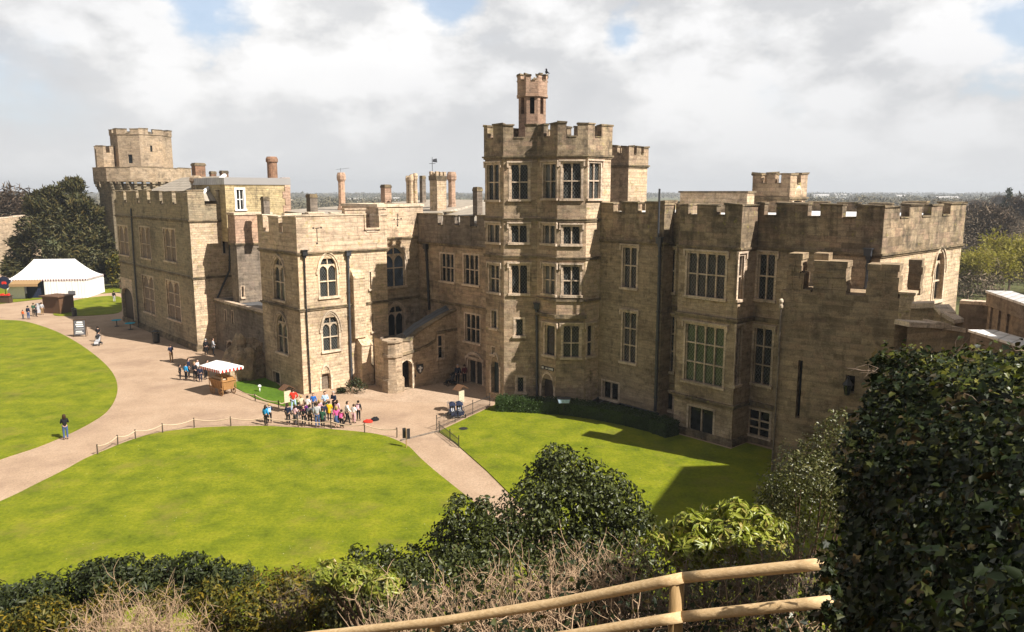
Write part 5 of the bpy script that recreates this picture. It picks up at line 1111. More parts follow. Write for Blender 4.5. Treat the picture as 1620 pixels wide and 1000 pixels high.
# ================================================================== pushchairs, carts, furniture
def pushchair(g, rz, label, seats=1, seat='cloth_navy', hood='cloth_black', lining='cloth_palegrey'):
    o = thing('pushchair', g, label, 'pushchair', None, rz); Mx = Matrix.Rotation(rz, 4, 'Z'); base = Vector(g)
    def bl(mb, nm, mt, par=None, smooth=False):
        me = bpy.data.meshes.new(nm); me.from_pydata([tuple(v) for v in mb.v], [], mb.f)
        for x in (mt if isinstance(mt, list) else [mt]): me.materials.append(MATS[x])
        me.polygons.foreach_set('material_index', mb.m)
        if smooth: me.polygons.foreach_set('use_smooth', [True] * len(mb.f))
        return link(nm, me, par or o)
    wd = .28 * seats
    f = MB()
    for s_ in (-1, 1):
        x = s_ * wd; f.tube([(x, -.45, .12), (x, .1, .6), (x, .42, 1.02)], .016, 6); f.tube([(x, .42, .12), (x, -.05, .48), (x, -.3, .52)], .016, 6)
    f.tube([(-wd, .42, 1.02), (wd, .42, 1.02)], .018, 6); f.tube([(-wd, .42, .12), (wd, .42, .12)], .014, 6); f.tube([(-wd, -.45, .12), (wd, -.45, .12)], .014, 6); bl(f, 'frame', 'pipe_grey')
    for s_ in (-1, 1):
        for y in (-.45, .42):
            w_ = MB(); x = s_ * wd; ring_ = [(x, y + .12 * math.cos(t), .12 + .12 * math.sin(t)) for t in [i * math.pi / 6 for i in range(13)]]; w_.tube(ring_, .022, 6, caps=False)
            wo = bl(w_, 'wheel', 'iron_black'); h = MB(); h.tube([(x - .02, y, .12), (x + .02, y, .12)], .03, 8)
            for i in range(5): t = i * 1.2566; h.tube([(x, y, .12), (x, y + .11 * math.cos(t), .12 + .11 * math.sin(t))], .008, 4)
            bl(h, 'rim', 'pipe_grey', wo)
    for k in range(seats):
        cx = (k - (seats - 1) / 2) * .52; s = MB()
        s.hexa([(cx - .22, -.38, .40), (cx + .22, -.38, .40), (cx + .22, .08, .34), (cx - .22, .08, .34), (cx - .22, -.38, .46), (cx + .22, -.38, .46), (cx + .22, .08, .41), (cx - .22, .08, .41)])
        s.hexa([(cx - .22, .02, .42), (cx + .22, .02, .42), (cx + .22, .10, .40), (cx - .22, .10, .40), (cx - .2, .24, .98), (cx + .2, .24, .98), (cx + .2, .31, .96), (cx - .2, .31, .96)])
        s.hexa([(cx - .2, -.50, .20), (cx + .2, -.50, .20), (cx + .2, -.45, .20), (cx - .2, -.45, .20), (cx - .21, -.40, .42), (cx + .21, -.40, .42), (cx + .21, -.36, .42), (cx - .21, -.36, .42)])
        so = bl(s, 'seat', seat); q = MB()
        for dx in (-.1, .02): q.hexa([(cx + dx, -.39, .462), (cx + dx + .07, -.39, .462), (cx + dx + .07, .0, .428), (cx + dx, .0, .428), (cx + dx, -.39, .475), (cx + dx + .07, -.39, .475), (cx + dx + .07, .0, .445), (cx + dx, .0, .445)]); q.hexa([(cx + dx, .0, .45), (cx + dx + .07, .0, .45), (cx + dx + .07, .03, .45), (cx + dx, .03, .45), (cx + dx, .2, .95), (cx + dx + .07, .2, .95), (cx + dx + .07, .24, .95), (cx + dx, .24, .95)])
        bl(q, 'lining', lining, so); hd = MB(); k_n = 9
        for j in range(5):
            t0, t1 = R(20 + 26 * j), R(20 + 26 * (j + 1))
            for x0, x1 in ((-.23, 0), (0, .23)):
                P = lambda x, t: (cx + x, .16 - .36 * math.cos(t) + .1, .72 + .36 * math.sin(t) * (1 - .6 * (abs(x) / .23) ** 3 * .5)); hd.poly([P(x0, t0), P(x1, t0), P(x1, t1), P(x0, t1)])
        bl(hd, 'hood', hood)
    b = MB(); b.hexa([(-wd + .04, -.1, .16), (wd - .04, -.1, .16), (wd - .04, .38, .16), (-wd + .04, .38, .16), (-wd + .02, -.12, .3), (wd - .02, -.12, .3), (wd - .02, .4, .3), (-wd + .02, .4, .3)]); bl(b, 'basket', 'cloth_black')
    return o
pushchair(G(722, 659), R(18), 'twin navy pushchair with pale striped linings beside the low iron railing', 2, 'cloth_navy', 'cloth_navy')
pushchair(G(155, 546), R(10), 'single pushchair with black hood and grey seat on the shaded gravel', 1, 'cloth_palegrey', 'cloth_black')
pushchair(G(714, 609), R(-60), 'dark pushchair in the shade beside the man in navy', 1, 'cloth_black', 'cloth_black', 'cloth_grey')
def post_sign(g, rz, label):
    o = thing('information_post', g, label, 'sign', None, rz)
    def bl(mb, nm, mt): me = bpy.data.meshes.new(nm); me.from_pydata([tuple(v) for v in mb.v], [], mb.f); me.materials.append(MATS[mt]); return link(nm, me, o)
    m = MB(); m.box(-.06, .06, -.06, .06, 0, 1.75); bl(m, 'post', 'wood_dark')
    m = MB(); m.box(-.28, .28, -.10, -.065, .75, 1.62); bl(m, 'board', 'cloth_cream')
    m = MB()
    for s_ in (-1, 1): m.hexa([(0, -.32, 2.02), (s_ * .48, -.32, 1.72), (s_ * .48, .32, 1.72), (0, .32, 2.02), (0, -.32, 2.08), (s_ * .52, -.32, 1.75), (s_ * .52, .32, 1.75), (0, .32, 2.08)])
    bl(m, 'roof', 'wood_hut'); return o
post_sign(G(729, 652), R(50), 'wooden information post with a little pitched roof behind the twin pushchair')
post_sign(G(455, 652), R(50), 'wooden information post with a little pitched roof behind the adult in orange-red')
# food cart
g = G(353, 622); rz = R(-38); o = thing('food_cart', g, 'wooden food cart under a white canopy with red-striped scalloped edge', 'food cart', None, rz)
def lo(mb, nm, mt, par=None, smooth=False):
    me = bpy.data.meshes.new(nm); me.from_pydata([tuple(v) for v in mb.v], [], mb.f)
    for x in (mt if isinstance(mt, list) else [mt]): me.materials.append(MATS[x])
    me.polygons.foreach_set('material_index', mb.m)
    if smooth: me.polygons.foreach_set('use_smooth', [True] * len(mb.f))
    setuv(me); return link(nm, me, par or o)
m = MB(); m.hexa([(-.85, -.42, .45), (.85, -.42, .45), (.85, .42, .45), (-.85, .42, .45), (-.98, -.55, 1.15), (.98, -.55, 1.15), (.98, .55, 1.15), (-.98, .55, 1.15)])
for x in (-.6, -.2, .2, .6): m.hexa([(x * .9 - .02, -.455, .47), (x * .9 + .02, -.455, .47), (x * .9 + .02, -.43, .47), (x * .9 - .02, -.43, .47), (x - .02, -.575, 1.13), (x + .02, -.575, 1.13), (x + .02, -.55, 1.13), (x - .02, -.55, 1.13)])
lo(m, 'body', 'wood_cart'); m = MB(); m.box(-1.04, 1.04, -.62, .62, 1.152, 1.22); m.box(-.9, .9, -.1, .5, 1.222, 1.42); lo(m, 'counter', 'wood_cart')
m = MB()
for i in range(16): m.lathe((-.8 + .22 * (i % 8), -.36 + .12 * (i // 8), 1.22), [(.05, 0), (.09, .04), (.09, .1), (.04, .15)], 8)
lo(m, 'goods', 'rope')
for x in (-.62, .62):
    for y in (-.55, .55):
        w = MB(); w.tube([(x + .3 * math.cos(t), y, .3 + .3 * math.sin(t)) for t in [i * math.pi / 8 for i in range(17)]], .035, 6, caps=False)
        for i in range(8): t = i * math.pi / 4; w.tube([(x, y, .3), (x + .28 * math.cos(t), y, .3 + .28 * math.sin(t))], .018, 4)
        w.tube([(x, y - .05, .3), (x, y + .05, .3)], .06, 8); lo(w, 'wheel', 'wood_cart')
for x in (-.95, .95):
    for y in (-.58, .58): w = MB(); w.tube([(x, y, .5), (x, y, 2.25)], .035, 6); lo(w, 'post', 'wood_cart')
m = MB(); X, Y = 1.45, 1.05
m.poly([(-X, -Y, 2.25), (X, -Y, 2.25), (.7, 0, 2.62), (-.7, 0, 2.62)]); m.poly([(X, -Y, 2.25), (X, Y, 2.25), (.7, 0, 2.62)]); m.poly([(X, Y, 2.25), (-X, Y, 2.25), (-.7, 0, 2.62), (.7, 0, 2.62)]); m.poly([(-X, Y, 2.25), (-X, -Y, 2.25), (-.7, 0, 2.62)])
def scallop(m, a, b, z, n, h):
    a, b = Vector(a), Vector(b)
    for i in range(n):
        p, q = a.lerp(b, i / n), a.lerp(b, (i + 1) / n); pts = [Vector((p.x, p.y, z)), Vector((q.x, q.y, z)), Vector((q.x, q.y, z - h * .6)), p.lerp(q, .5) + Vector((0, 0, z - h)), Vector((p.x, p.y, z - h * .6))]
        m.poly(pts, i % 2)
for a, b, n in (((-X, -Y, 0), (X, -Y, 0), 18), ((X, -Y, 0), (X, Y, 0), 13), ((X, Y, 0), (-X, Y, 0), 18), ((-X, Y, 0), (-X, -Y, 0), 13)): scallop(m, a, b, 2.25, n, .26)
lo(m, 'canopy', ['paint_white', 'cloth_red'])
# marquee
base = G(76, 472); rz = R(7); o = thing('marquee', base, 'large white marquee with concave roof and striped scalloped eaves beneath the yew', 'marquee', None, rz)
m = MB(); X, Y0, Y1, He, Hr = 5.7, 0.0, 6.6, 2.9, 5.7; rx = 2.9
def sag(t): return He + (Hr - He) * (t ** 1.45)
n = 8
for i in range(n):
    t0, t1 = i / n, (i + 1) / n; lx = lambda t: X + (rx - X) * t; fy = lambda t: Y0 + (3.1 - Y0) * t; by = lambda t: Y1 + (3.4 - Y1) * t
    a = [(-lx(t), fy(t), sag(t)) for t in (t0, t1)]; b = [(lx(t), fy(t), sag(t)) for t in (t0, t1)]; c = [(lx(t), by(t), sag(t)) for t in (t0, t1)]; d = [(-lx(t), by(t), sag(t)) for t in (t0, t1)]
    for p, q in ((a, b), (b, c), (c, d), (d, a)): m.poly([p[0], q[0], q[1], p[1]])
lo(m, 'roof', 'paint_white', smooth=False)
m = MB(); d0, d1 = -3.2, -.4
def drape(p, q, k):
    p, q = Vector(p), Vector(q)
    for i in range(k):
        a, b = p.lerp(q, i / k), p.lerp(q, (i + 1) / k); nrm = Vector(((q - p).y, -(q - p).x, 0)).normalized() * rnd.uniform(.01, .05); c = a.lerp(b, .5) + nrm
        for s_, e_ in ((a, c), (c, b)): m.poly([(s_.x, s_.y, 0), (e_.x, e_.y, 0), (e_.x, e_.y, He), (s_.x, s_.y, He)])
drape((d1, 0, 0), (X - .05, 0, 0), 14); drape((-X + .05, 0, 0), (d0, 0, 0), 5); drape((X - .05, 0, 0), (X - .05, Y1, 0), 10); drape((-X + .05, Y1, 0), (-X + .05, 0, 0), 10); drape((X, Y1 - .05, 0), (-X, Y1 - .05, 0), 20)
lo(m, 'side_wall', 'paint_white')
m = MB(); scallop(m, (-X, -.08, 0), (X, -.08, 0), He + .02, 60, .34); scallop(m, (X + .06, 0, 0), (X + .06, Y1, 0), He + .02, 30, .34); scallop(m, (-X - .06, Y1, 0), (-X - .06, 0, 0), He + .02, 30, .34); lo(m, 'valance', ['paint_white', 'cloth_maroon'])
m = MB(); m.hexa([(d0 - 1.4, -1.5, He - .55), (d1 - .2, -1.5, He - .55), (d1 - .2, .1, He - .1), (d0 - 1.4, .1, He - .1), (d0 - 1.4, -1.5, He - .5), (d1 - .2, -1.5, He - .5), (d1 - .2, .1, He - .05), (d0 - 1.4, .1, He - .05)]); m.box(d0 - 1.4, d1 - .2, -1.56, -1.5, He - .9, He - .5); lo(m, 'porch_canopy', 'cloth_khaki')
m = MB(); m.box(d0, d1, .6, .7, 0, He - .3); lo(m, 'doorway', 'cloth_navy'); m = MB(); m.box(3.0, 4.0, -.11, -.06, .5, 1.1); lo(m, 'vent', 'cloth_grey')
# round sign on a pole, stall under it
g = G(10, 474); o = thing('round_sign', g, 'round navy sign with a red emblem on a pole before the marquee', 'sign')
m = MB(); m.tube([(0, 0, 0), (0, 0, 3.4)], .05, 8); lo(m, 'pole', 'iron_black')
def disc(r, y, mt, nm, sx=1.0):
    m = MB(); P = [(sx * r * math.cos(t), y, 2.55 + r * math.sin(t)) for t in [i * math.pi / 12 for i in range(24)]]; m.poly(P); m.poly([(p[0], y + .04, p[2]) for p in P[::-1]])
    for i in range(24): a, b = P[i], P[(i + 1) % 24]; m.poly([a, (a[0], y + .04, a[2]), (b[0], y + .04, b[2]), b])
    return lo(m, nm, mt)
disc(.95, -.10, 'cloth_navy', 'disc'); m = MB(); 
m.poly([(x * .42, -.115, 2.55 + z * .42) for x, z in ((-1, -.2), (-.7, -.6), (0, -.35), (.7, -.6), (1, -.1), (.6, .5), (.2, .3), (0, .7), (-.3, .3), (-.7, .5))]); lo(m, 'emblem', 'cloth_red')
g = G(8, 479); o = thing('stall_counter', g, 'small dark stall counter below the round sign at the left edge', 'stall'); m = MB(); m.box(-.9, .9, -.4, .4, 0, 1.0); m.box(-1.0, 1.0, -.5, .5, 1.002, 1.07); lo(m, 'counter', 'wood_dark'); m = MB(); 
for i in range(6): m.box(-.8 + .28 * i, -.6 + .28 * i, -.3, .1, 1.072, 1.2 + .08 * (i % 3))
lo(m, 'goods', 'cloth_red')
# kiosk
g = G(82, 496); rz = R(-20); o = thing('wooden_kiosk', g, 'brown wooden kiosk with flat roof and dark serving hatch in front of the marquee', 'kiosk', None, rz)
m = MB(); m.box(-1.5, 1.5, 0, 2.2, 0, 2.2)
lo(m, 'wall', 'wood_hut'); m = MB(); m.box(-1.75, 1.7, -.3, 2.4, 2.2, 2.34); lo(m, 'roof', 'wood_hut'); m = MB(); m.box(-1.56, -1.5, .3, 1.9, .95, 1.95); lo(m, 'hatch', 'dark_void'); m = MB(); m.box(-1.95, -1.5, .2, 2.0, .88, .94); lo(m, 'counter', 'wood_cart'); m = MB(); m.box(-2.5, -2.1, -.4, .4, 0, .9); m.box(-2.45, -2.15, -.3, .3, .9, 1.25); lo(m, 'display', 'cloth_palegrey')
# bins
def litter_bin(g, s, label):
    global o
    o = thing('litter_bin', g, label, 'bin'); m = MB(); m.lathe((0, 0, 0), [(.30 * s, 0), (.34 * s, .1 * s), (.34 * s, .85 * s), (.36 * s, .87 * s), (.36 * s, .93 * s)], 14); lo(m, 'barrel', 'iron_black'); m = MB(); m.lathe((0, 0, 0), [(.37 * s, 1.12 * s), (.38 * s, 1.17 * s), (.2 * s, 1.27 * s), (.05 * s, 1.3 * s)], 14)
    for k in range(4): t = k * 1.57; m.tube([(.33 * s * math.cos(t), .33 * s * math.sin(t), .9 * s), (.33 * s * math.cos(t), .33 * s * math.sin(t), 1.15 * s)], .03, 5)
    lo(m, 'lid', 'iron_black')
litter_bin(G(247.5, 542), 1.05, 'black barrel litter bin against the foot of the large plain block'); litter_bin(G(118, 500), .85, 'dark litter bin at the edge of the small far lawn')
# A board
g = G(128, 532); rz = R(10); o = thing('menu_board', g, 'tall dark chalkboard sign with white lettering on the shaded path', 'sign', None, rz); m = MB()
for s_ in (-1, 1): m.hexa([(s_ * .62 - .04, -.30, 0), (s_ * .62 + .04, -.30, 0), (s_ * .62 + .04, -.24, 0), (s_ * .62 - .04, -.24, 0), (s_ * .62 - .04, -.04, 1.85), (s_ * .62 + .04, -.04, 1.85), (s_ * .62 + .04, .02, 1.85), (s_ * .62 - .04, .02, 1.85)]); m.tube([(s_ * .6, .35, 0), (s_ * .6, 0, 1.75)], .025, 5)
m.box(-.66, .66, -.05, .02, 1.8, 1.9); lo(m, 'frame', 'wood_dark'); m = MB(); 
def brd(x0, x1, z0, z1, e): 
    y = lambda z: -.27 + .25 * z / 1.85; m.hexa([(x0, y(z0) - e, z0), (x1, y(z0) - e, z0), (x1, y(z0), z0), (x0, y(z0), z0), (x0, y(z1) - e, z1), (x1, y(z1) - e, z1), (x1, y(z1), z1), (x0, y(z1), z1)])
brd(-.58, .58, .2, 1.8, .01); lo(m, 'board', 'cloth_grey'); m = MB(); brd(-.3, .3, 1.5, 1.68, .02); brd(-.42, .35, 1.28, 1.42, .02); brd(-.35, .40, 1.08, 1.2, .02); brd(-.4, .25, .55, .64, .02); brd(-.45, .38, .38, .46, .02); brd(-.45, .45, .84, .87, .02); lo(m, 'lettering', 'paint_white')
# turquoise tables
for (x, y, lb) in ((185, 516, 'round turquoise table left of the arched doorway'), (206.5, 521, 'round turquoise table right in front of the arched doorway')):
    o = thing('round_table', G(x, y), lb, 'table', 'turquoise tables by the arched doorway'); m = MB(); m.lathe((0, 0, .72), [(.55, 0), (.57, .02), (.55, .04)], 16); lo(m, 'tabletop', 'cloth_turquoise'); m = MB(); m.tube([(0, 0, .05), (0, 0, .72)], .05, 8); m.lathe((0, 0, 0), [(.3, 0), (.3, .03), (.08, .07)], 12); lo(m, 'leg', 'iron_black')
# rope barrier
def barrier(pts, label, h=.62):
    P = [G(*p) for p in pts]; o_ = thing('rope_barrier', P[len(P) // 2], label, 'rope barrier'); 
    for p in P: m = MB(); m.tube([p, p + Vector((rnd.uniform(-.02, .02), 0, h))], .04, 6); m.lathe(p, [(.05, h), (.055, h + .03), (.02, h + .06)], 6); m.build('post', MATS['bark'], o_)
    for a, b in zip(P[:-1], P[1:]):
        m = MB(); k = 10; m.tube([a.lerp(b, i / k) + Vector((0, 0, h - .05 - .16 * (1 - (2 * i / k - 1) ** 2))) for i in range(k + 1)], .034, 6); m.build('rope', MATS['rope'], o_)
barrier([(154.7, 719.5), (186.5, 704), (214.6, 695), (257.5, 685), (307.4, 676), (365.4, 673.8), (420, 673), (472, 676), (524, 679.5), (577, 685), (628, 692)], 'low rope barrier on short wooden posts curving along the front lawn edge')
barrier([(366, 620), (404, 634), (441, 645), (452, 644)], 'short rope barrier in front of the small shaded lawn', .5)
# railings
def railing(pts, label, h=.85):
    P = [G(*p) for p in pts]; o_ = thing('iron_railing', P[0], label, 'railing'); m = MB(); b = MB()
    for a, c in zip(P[:-1], P[1:]):
        for z in (h - .05, .15): m.tube([a + Vector((0, 0, z)), c + Vector((0, 0, z))], .02, 5)
        k = int((c - a).length / .14)
        for i in range(1, k): q = a.lerp(c, i / k); b.tube([q, q + Vector((0, 0, h))], .011, 4)
    m.build('rail', MATS['iron_black'], o_); b.build('baluster', MATS['iron_black'], o_)
    for p in P: m = MB(); m.tube([p, p + Vector((0, 0, h + .1))], .03, 6); m.lathe(p, [(.02, h + .1), (.045, h + .14), (.02, h + .19)], 6); m.build('post', MATS['iron_black'], o_)
railing([(691, 680), (720, 668), (748, 655), (775, 643)], 'low black iron railing between the forecourt and the right lawn'); railing([(695, 684), (712, 697), (726, 708)], 'short black iron railing turning along the path to the foreground', .6)
g = G(643, 709); rz = R(0); o = thing('path_sign', g, 'thin post carrying two dark panels where the path narrows', 'sign'); m = MB(); m.tube([(0, 0, 0), (0, 0, 1.3)], .035, 6); lo(m, 'post', 'wood_post'); 
for x0, x1, y in ((-.24, -.04, .06), (.06, .24, -.06)): m = MB(); m.hexa([(x0, y, .62), (x1, y + .08, .62), (x1, y + .12, .62), (x0, y + .04, .62), (x0, y, 1.28), (x1, y + .08, 1.28), (x1, y + .12, 1.28), (x0, y + .04, 1.28)]); lo(m, 'panel', 'iron_black')
a, b = G(634, 697), G(694, 682); mb = MB(); d = (b - a).normalized(); n_ = Vector((d.y, -d.x, 0)) * .07; mb.hexa([a - n_ - Vector((0, 0, .05)), b - n_ - Vector((0, 0, .05)), b + n_ - Vector((0, 0, .05)), a + n_ - Vector((0, 0, .05)), a - n_ + Vector((0, 0, .05)), b - n_ + Vector((0, 0, .05)), b + n_ + Vector((0, 0, .05)), a + n_ + Vector((0, 0, .05))]); tag(mb.build('threshold_kerb', MATS['stone_dark']), kind='structure')
# bags on the gravel
g = G(582, 668); m = MB(); me = None
bm = bmesh.new(); bmesh.ops.create_icosphere(bm, subdivisions=3, radius=1)
for v in bm.verts: n_ = mnoise.noise(v.co * 2); v.co = Vector((v.co.x * .34 * (1 + .2 * n_), v.co.y * .16, max(-.1, v.co.z) * .2 * (1 + .3 * n_) + .02))
me = bpy.data.meshes.new('bag'); bm.to_mesh(me); bm.free(); me.materials.append(MATS['cloth_red']); setuv(me); bo = link('red_bag', me); bo.location = g; tag(bo, 'red holdall lying on the gravel right of the crowd', 'bag')
me2 = me.copy(); me2.materials[0] = MATS['cloth_black']; bo = link('black_bag', me2); bo.location = G(593, 665); bo.rotation_euler = (0, 0, .4); bo.scale = (.9, 1.2, 1.2); tag(bo, 'black bag lying just behind the red holdall', 'bag')
g = G(733, 679); m = MB(); m.lathe((g.x, g.y, .036), [(.3, 0), (.3, .02), (.27, .024)], 16); tag(m.build('drain_cover', MATS['iron_black']), 'small dark drain cover on the right lawn by the railing', 'drain cover')
g = G(892, 640, .9); o = thing('floodlight', (g.x, g.y, .4), 'pale boxed floodlight on top of the clipped hedge', 'floodlight'); m = MB(); m.hexa([(-.42, -.2, .6), (.42, -.2, .6), (.42, .2, .6), (-.42, .2, .6), (-.5, -.15, .95), (.5, -.15, .95), (.5, .25, 1.0), (-.5, .25, 1.0)]); lo(m, 'housing', 'pipe_grey'); m = MB(); m.hexa([(-.36, -.225, .66), (.36, -.225, .66), (.36, -.2, .66), (-.36, -.2, .66), (-.42, -.19, .9), (.42, -.19, .9), (.42, -.16, .9), (-.42, -.16, .9)]); lo(m, 'lens', 'cloth_lightblue'); m = MB(); m.tube([(0, 0, 0), (0, 0, .6)], .04, 6); lo(m, 'stand', 'iron_black')
g = G(411, 620); m = MB(); m.lathe(g, [(.05, .0), (.05, .35)], 8); m.lathe(g + Vector((0, 0, .35)), [(.05, 0), (.13, .05), (.15, .13), (.1, .22), (.02, .25)], 12); tag(m.build('globe_light', MATS['paint_white'], smooth=True), 'small white globe light on the shaded little lawn', 'lamp')
# the wooden rail fence close by
fr = thing('rail_fence', D(1072, 960, 5.1), 'round-timber rail fence with two rails in the foreground', 'fence')
def rail(pts, r, nm='rail'):
    m = MB(); P = [D(*p) for p in pts]; Q = []
    for a, b in zip(P[:-1], P[1:]): Q += [a.lerp(b, i / 6) for i in range(6)]
    Q.append(P[-1]); m.tube(Q, [r * (1 + .025 * math.sin(i * 1.1) + .012 * rnd.random()) for i in range(len(Q))], 14); return m.build(nm, MATS['wood_rail'], fr, smooth=True)
rail([(1312, 891, 4.75), (1080, 914, 5.2)], .037); rail([(1082, 914, 5.19), (880, 954, 5.7), (690, 984, 6.15), (600, 994, 6.4), (500, 1005, 6.7), (420, 1015, 6.95)], .037); rail([(1318, 951, 4.75), (1078, 976, 5.2)], .037); rail([(1080, 976, 5.19), (880, 1008, 5.65), (700, 1040, 6.1)], .037)
for (x, y, zc) in ((1072, 928, 5.22), (688, 990, 6.17)):
    p = D(x, y, zc); m = MB(); m.tube([p + Vector((0, .02, -1.7)), p + Vector((0, .02, -.6)), p + Vector((0, .02, .02))], .05, 14); m.build('post', MATS['wood_post'], fr, smooth=True)
# ================================================================== vegetation
rng = np.random.default_rng(11)
def unit(v): return v / np.maximum(np.linalg.norm(v, axis=1, keepdims=True), 1e-9)
def mesh_np(name, V, Fq, mat, parent=None, k=3):
    off = np.array(rootloc(parent)) if parent is not None else np.zeros(3); V = V - off
    me = bpy.data.meshes.new(name); nf = len(Fq)
    me.vertices.add(len(V)); me.vertices.foreach_set('co', V.astype(np.float32).ravel())
    me.loops.add(nf * k); me.loops.foreach_set('vertex_index', Fq.astype(np.int32).ravel())
    me.polygons.add(nf); me.polygons.foreach_set('loop_start', np.arange(0, nf * k, k, dtype=np.int32)); me.polygons.foreach_set('loop_total', np.full(nf, k, dtype=np.int32))
    me.materials.append(MATS[mat]); me.update(calc_edges=True); return link(name, me, parent)
SHAPES = dict(
    oval=([(0, 0, 0), (.5, .5, .12), (1, 0, 0), (.5, -.5, .12)], [(0, 2, 1), (0, 3, 2)]),
    holly=([(0, 0, 0), (.3, .46, .16), (.62, .40, .12), (1, 0, -.1), (.62, -.40, .12), (.3, -.46, .16)], [(0, 3, 1), (1, 3, 2), (0, 4, 3), (0, 5, 4)]),
    ivy=([(0, 0, .0), (-.12, .42, .05), (.30, .34, .06), (.42, .55, -.02), (.62, .22, .03), (1, 0, -.08), (.62, -.22, .03), (.42, -.55, -.02), (.30, -.34, .06), (-.12, -.42, .05)], [(0, 2, 1), (0, 4, 2), (2, 4, 3), (0, 5, 4), (0, 6, 5), (0, 8, 6), (8, 7, 6), (0, 9, 8)]))
def leaves(name, P, Nn, size, aspect, mat, parent=None, shape='oval', rand=.5, dirs=None, droop=0.0, svar=.3):
    n = len(P); Nn = unit(Nn + rng.normal(0, rand, (n, 3)))
    a = rng.normal(0, 1, (n, 3)) if dirs is None else dirs + rng.normal(0, .35, (n, 3))
    a[:, 2] -= droop; ax = unit(a - Nn * np.sum(a * Nn, 1, keepdims=True)); ay = np.cross(Nn, ax)
    s = size * (1 + rng.normal(0, svar, n)).clip(.4, 1.8); T, Fc = SHAPES[shape]; T = np.array(T); Fc = np.array(Fc); kv = len(T)
    V = P[:, None, :] + s[:, None, None] * (T[None, :, 0:1] * ax[:, None, :] + aspect * T[None, :, 1:2] * ay[:, None, :] + T[None, :, 2:3] * Nn[:, None, :])
    Fx = (Fc[None] + (np.arange(n) * kv)[:, None, None]).reshape(-1, 3)
    return mesh_np(name, V.reshape(-1, 3), Fx, mat, parent)
def nz(P, sc, seed=0.0):          # cheap vector noise from sines
    q = P * sc + seed
    return (np.sin(q[:, 0] * 1.7 + 1.3 * np.sin(q[:, 1] * 1.1 + q[:, 2])) + np.sin(q[:, 1] * 1.9 + 1.1 * np.sin(q[:, 2] * 1.3 + q[:, 0])) + np.sin(q[:, 2] * 2.1 + 1.2 * np.sin(q[:, 0] * .9 + q[:, 1]))) / 3
def blobs(bl, n, shell=.12, gap=-9, gsc=1.5, low=None):
    """points in a union of lumpy ellipsoids: bl = [(centre, radii)]"""
    w = np.array([r[0] * r[1] + r[1] * r[2] + r[0] * r[2] for c, r in bl]); w = w / w.sum(); k = rng.choice(len(bl), n, p=w)
    C = np.array([c for c, r in bl])[k]; Rr = np.array([r for c, r in bl])[k]; d = unit(rng.normal(0, 1, (n, 3)))
    rr = 1 - np.abs(rng.normal(0, shell, n)); rr *= 1 + .16 * nz(d * 3 + C, 1.3) + .08 * nz(d * 9 + C, 1.0)
    P = C + d * Rr * rr[:, None]; Nn = unit(d / Rr + np.array([0, 0, .25]))
    m = nz(P, gsc, 4.0) > gap
    if low is not None: m &= P[:, 2] > low
    return P[m], Nn[m]
def lumps(c, R_, k, rl, flat=1.0, up=.2):
    """a big ellipsoid covered in k smaller lobes"""
    out = [(np.array(c), np.array(R_) * .8)]
    for i in range(k):
        d = rng.normal(0, 1, 3); d[2] = abs(d[2]) * flat - up; d /= np.linalg.norm(d)
        out.append((np.array(c) + d * np.array(R_) * rng.uniform(.7, .95), np.array([rl, rl, rl * .85]) * rng.uniform(.7, 1.3)))
    return out
def V3(v): return np.array([v[0], v[1], v[2]])
def twigs(name, bases, dirs, length, r, mat, parent=None, seg=4, fork=3, wob=.25, sides=3, sub=.55):
    """branching bare twigs, as thin three-sided tubes"""
    Vs, Fs = [], []; nv = 0
    def chain(p, d, ln, rad, depth):
        nonlocal nv
        pts = [p]; d = d / np.linalg.norm(d)
        for i in range(seg):
            d = d + rng.normal(0, wob, 3); d /= np.linalg.norm(d); pts.append(pts[-1] + d * ln / seg)
        x = np.cross(d, [.3, .5, .8]); x /= np.linalg.norm(x) + 1e-9; y = np.cross(d, x)
        for i, q in enumerate(pts):
            rr = rad * (1 - .75 * i / seg)
            for k in range(sides): t = 2 * math.pi * k / sides; Vs.append(q + (x * math.cos(t) + y * math.sin(t)) * rr)
        for i in range(seg):
            for k in range(sides): a = nv + i * sides + k; b = nv + i * sides + (k + 1) % sides; Fs.append((a, b, b + sides, a + sides))
        nv += (seg + 1) * sides
        if depth > 0:
            for j in range(fork):
                i = rng.integers(1, seg + 1); chain(pts[i], d * .6 + rng.normal(0, .55, 3) + np.array([0, 0, .12]), ln * sub * rng.uniform(.6, 1.2), rad * .6, depth - 1)
    for b, d in zip(bases, dirs): chain(np.array(b), np.array(d, float), length * rng.uniform(.7, 1.3), r, 1 if fork else 0)
    return mesh_np(name, np.array(Vs), np.array(Fs), mat, parent, 4)
def stems(parent, c, zb, tips, r, mat='stem_brown', nm='stem'):
    m = MB()
    for t in tips:
        a = Vector((c[0] + rnd.uniform(-.15, .15), c[1] + rnd.uniform(-.15, .15), zb)); b = Vector(t); q = a.lerp(b, .5) + Vector((rnd.uniform(-.2, .2), rnd.uniform(-.2, .2), .1)); m.tube([a, q, b], [r, r * .7, r * .25], 6)
    return m.build(nm, MATS[mat], parent)
def shrub(name, label, cat, bl, n, size, aspect, mat, shape='oval', base=None, shell=.14, gap=-.62, gsc=1.6, rand=.6, st=7, sr=.05, smat='stem_brown', core=None, group=None):
    c = V3(bl[0][0]); zb = mz(c[0], c[1]) if base is None else base
    o = thing(name, (c[0], c[1], zb), label, cat, group)
    P, Nn = blobs(bl, n, shell, gap, gsc, zb + .05); leaves('foliage', P, Nn, size, aspect, mat, o, shape, rand)
    idx = rng.integers(0, len(P), st); stems(o, c, zb - .2, [tuple(c + (P[i] - c) * .85) for i in idx], sr, smat)
    return o
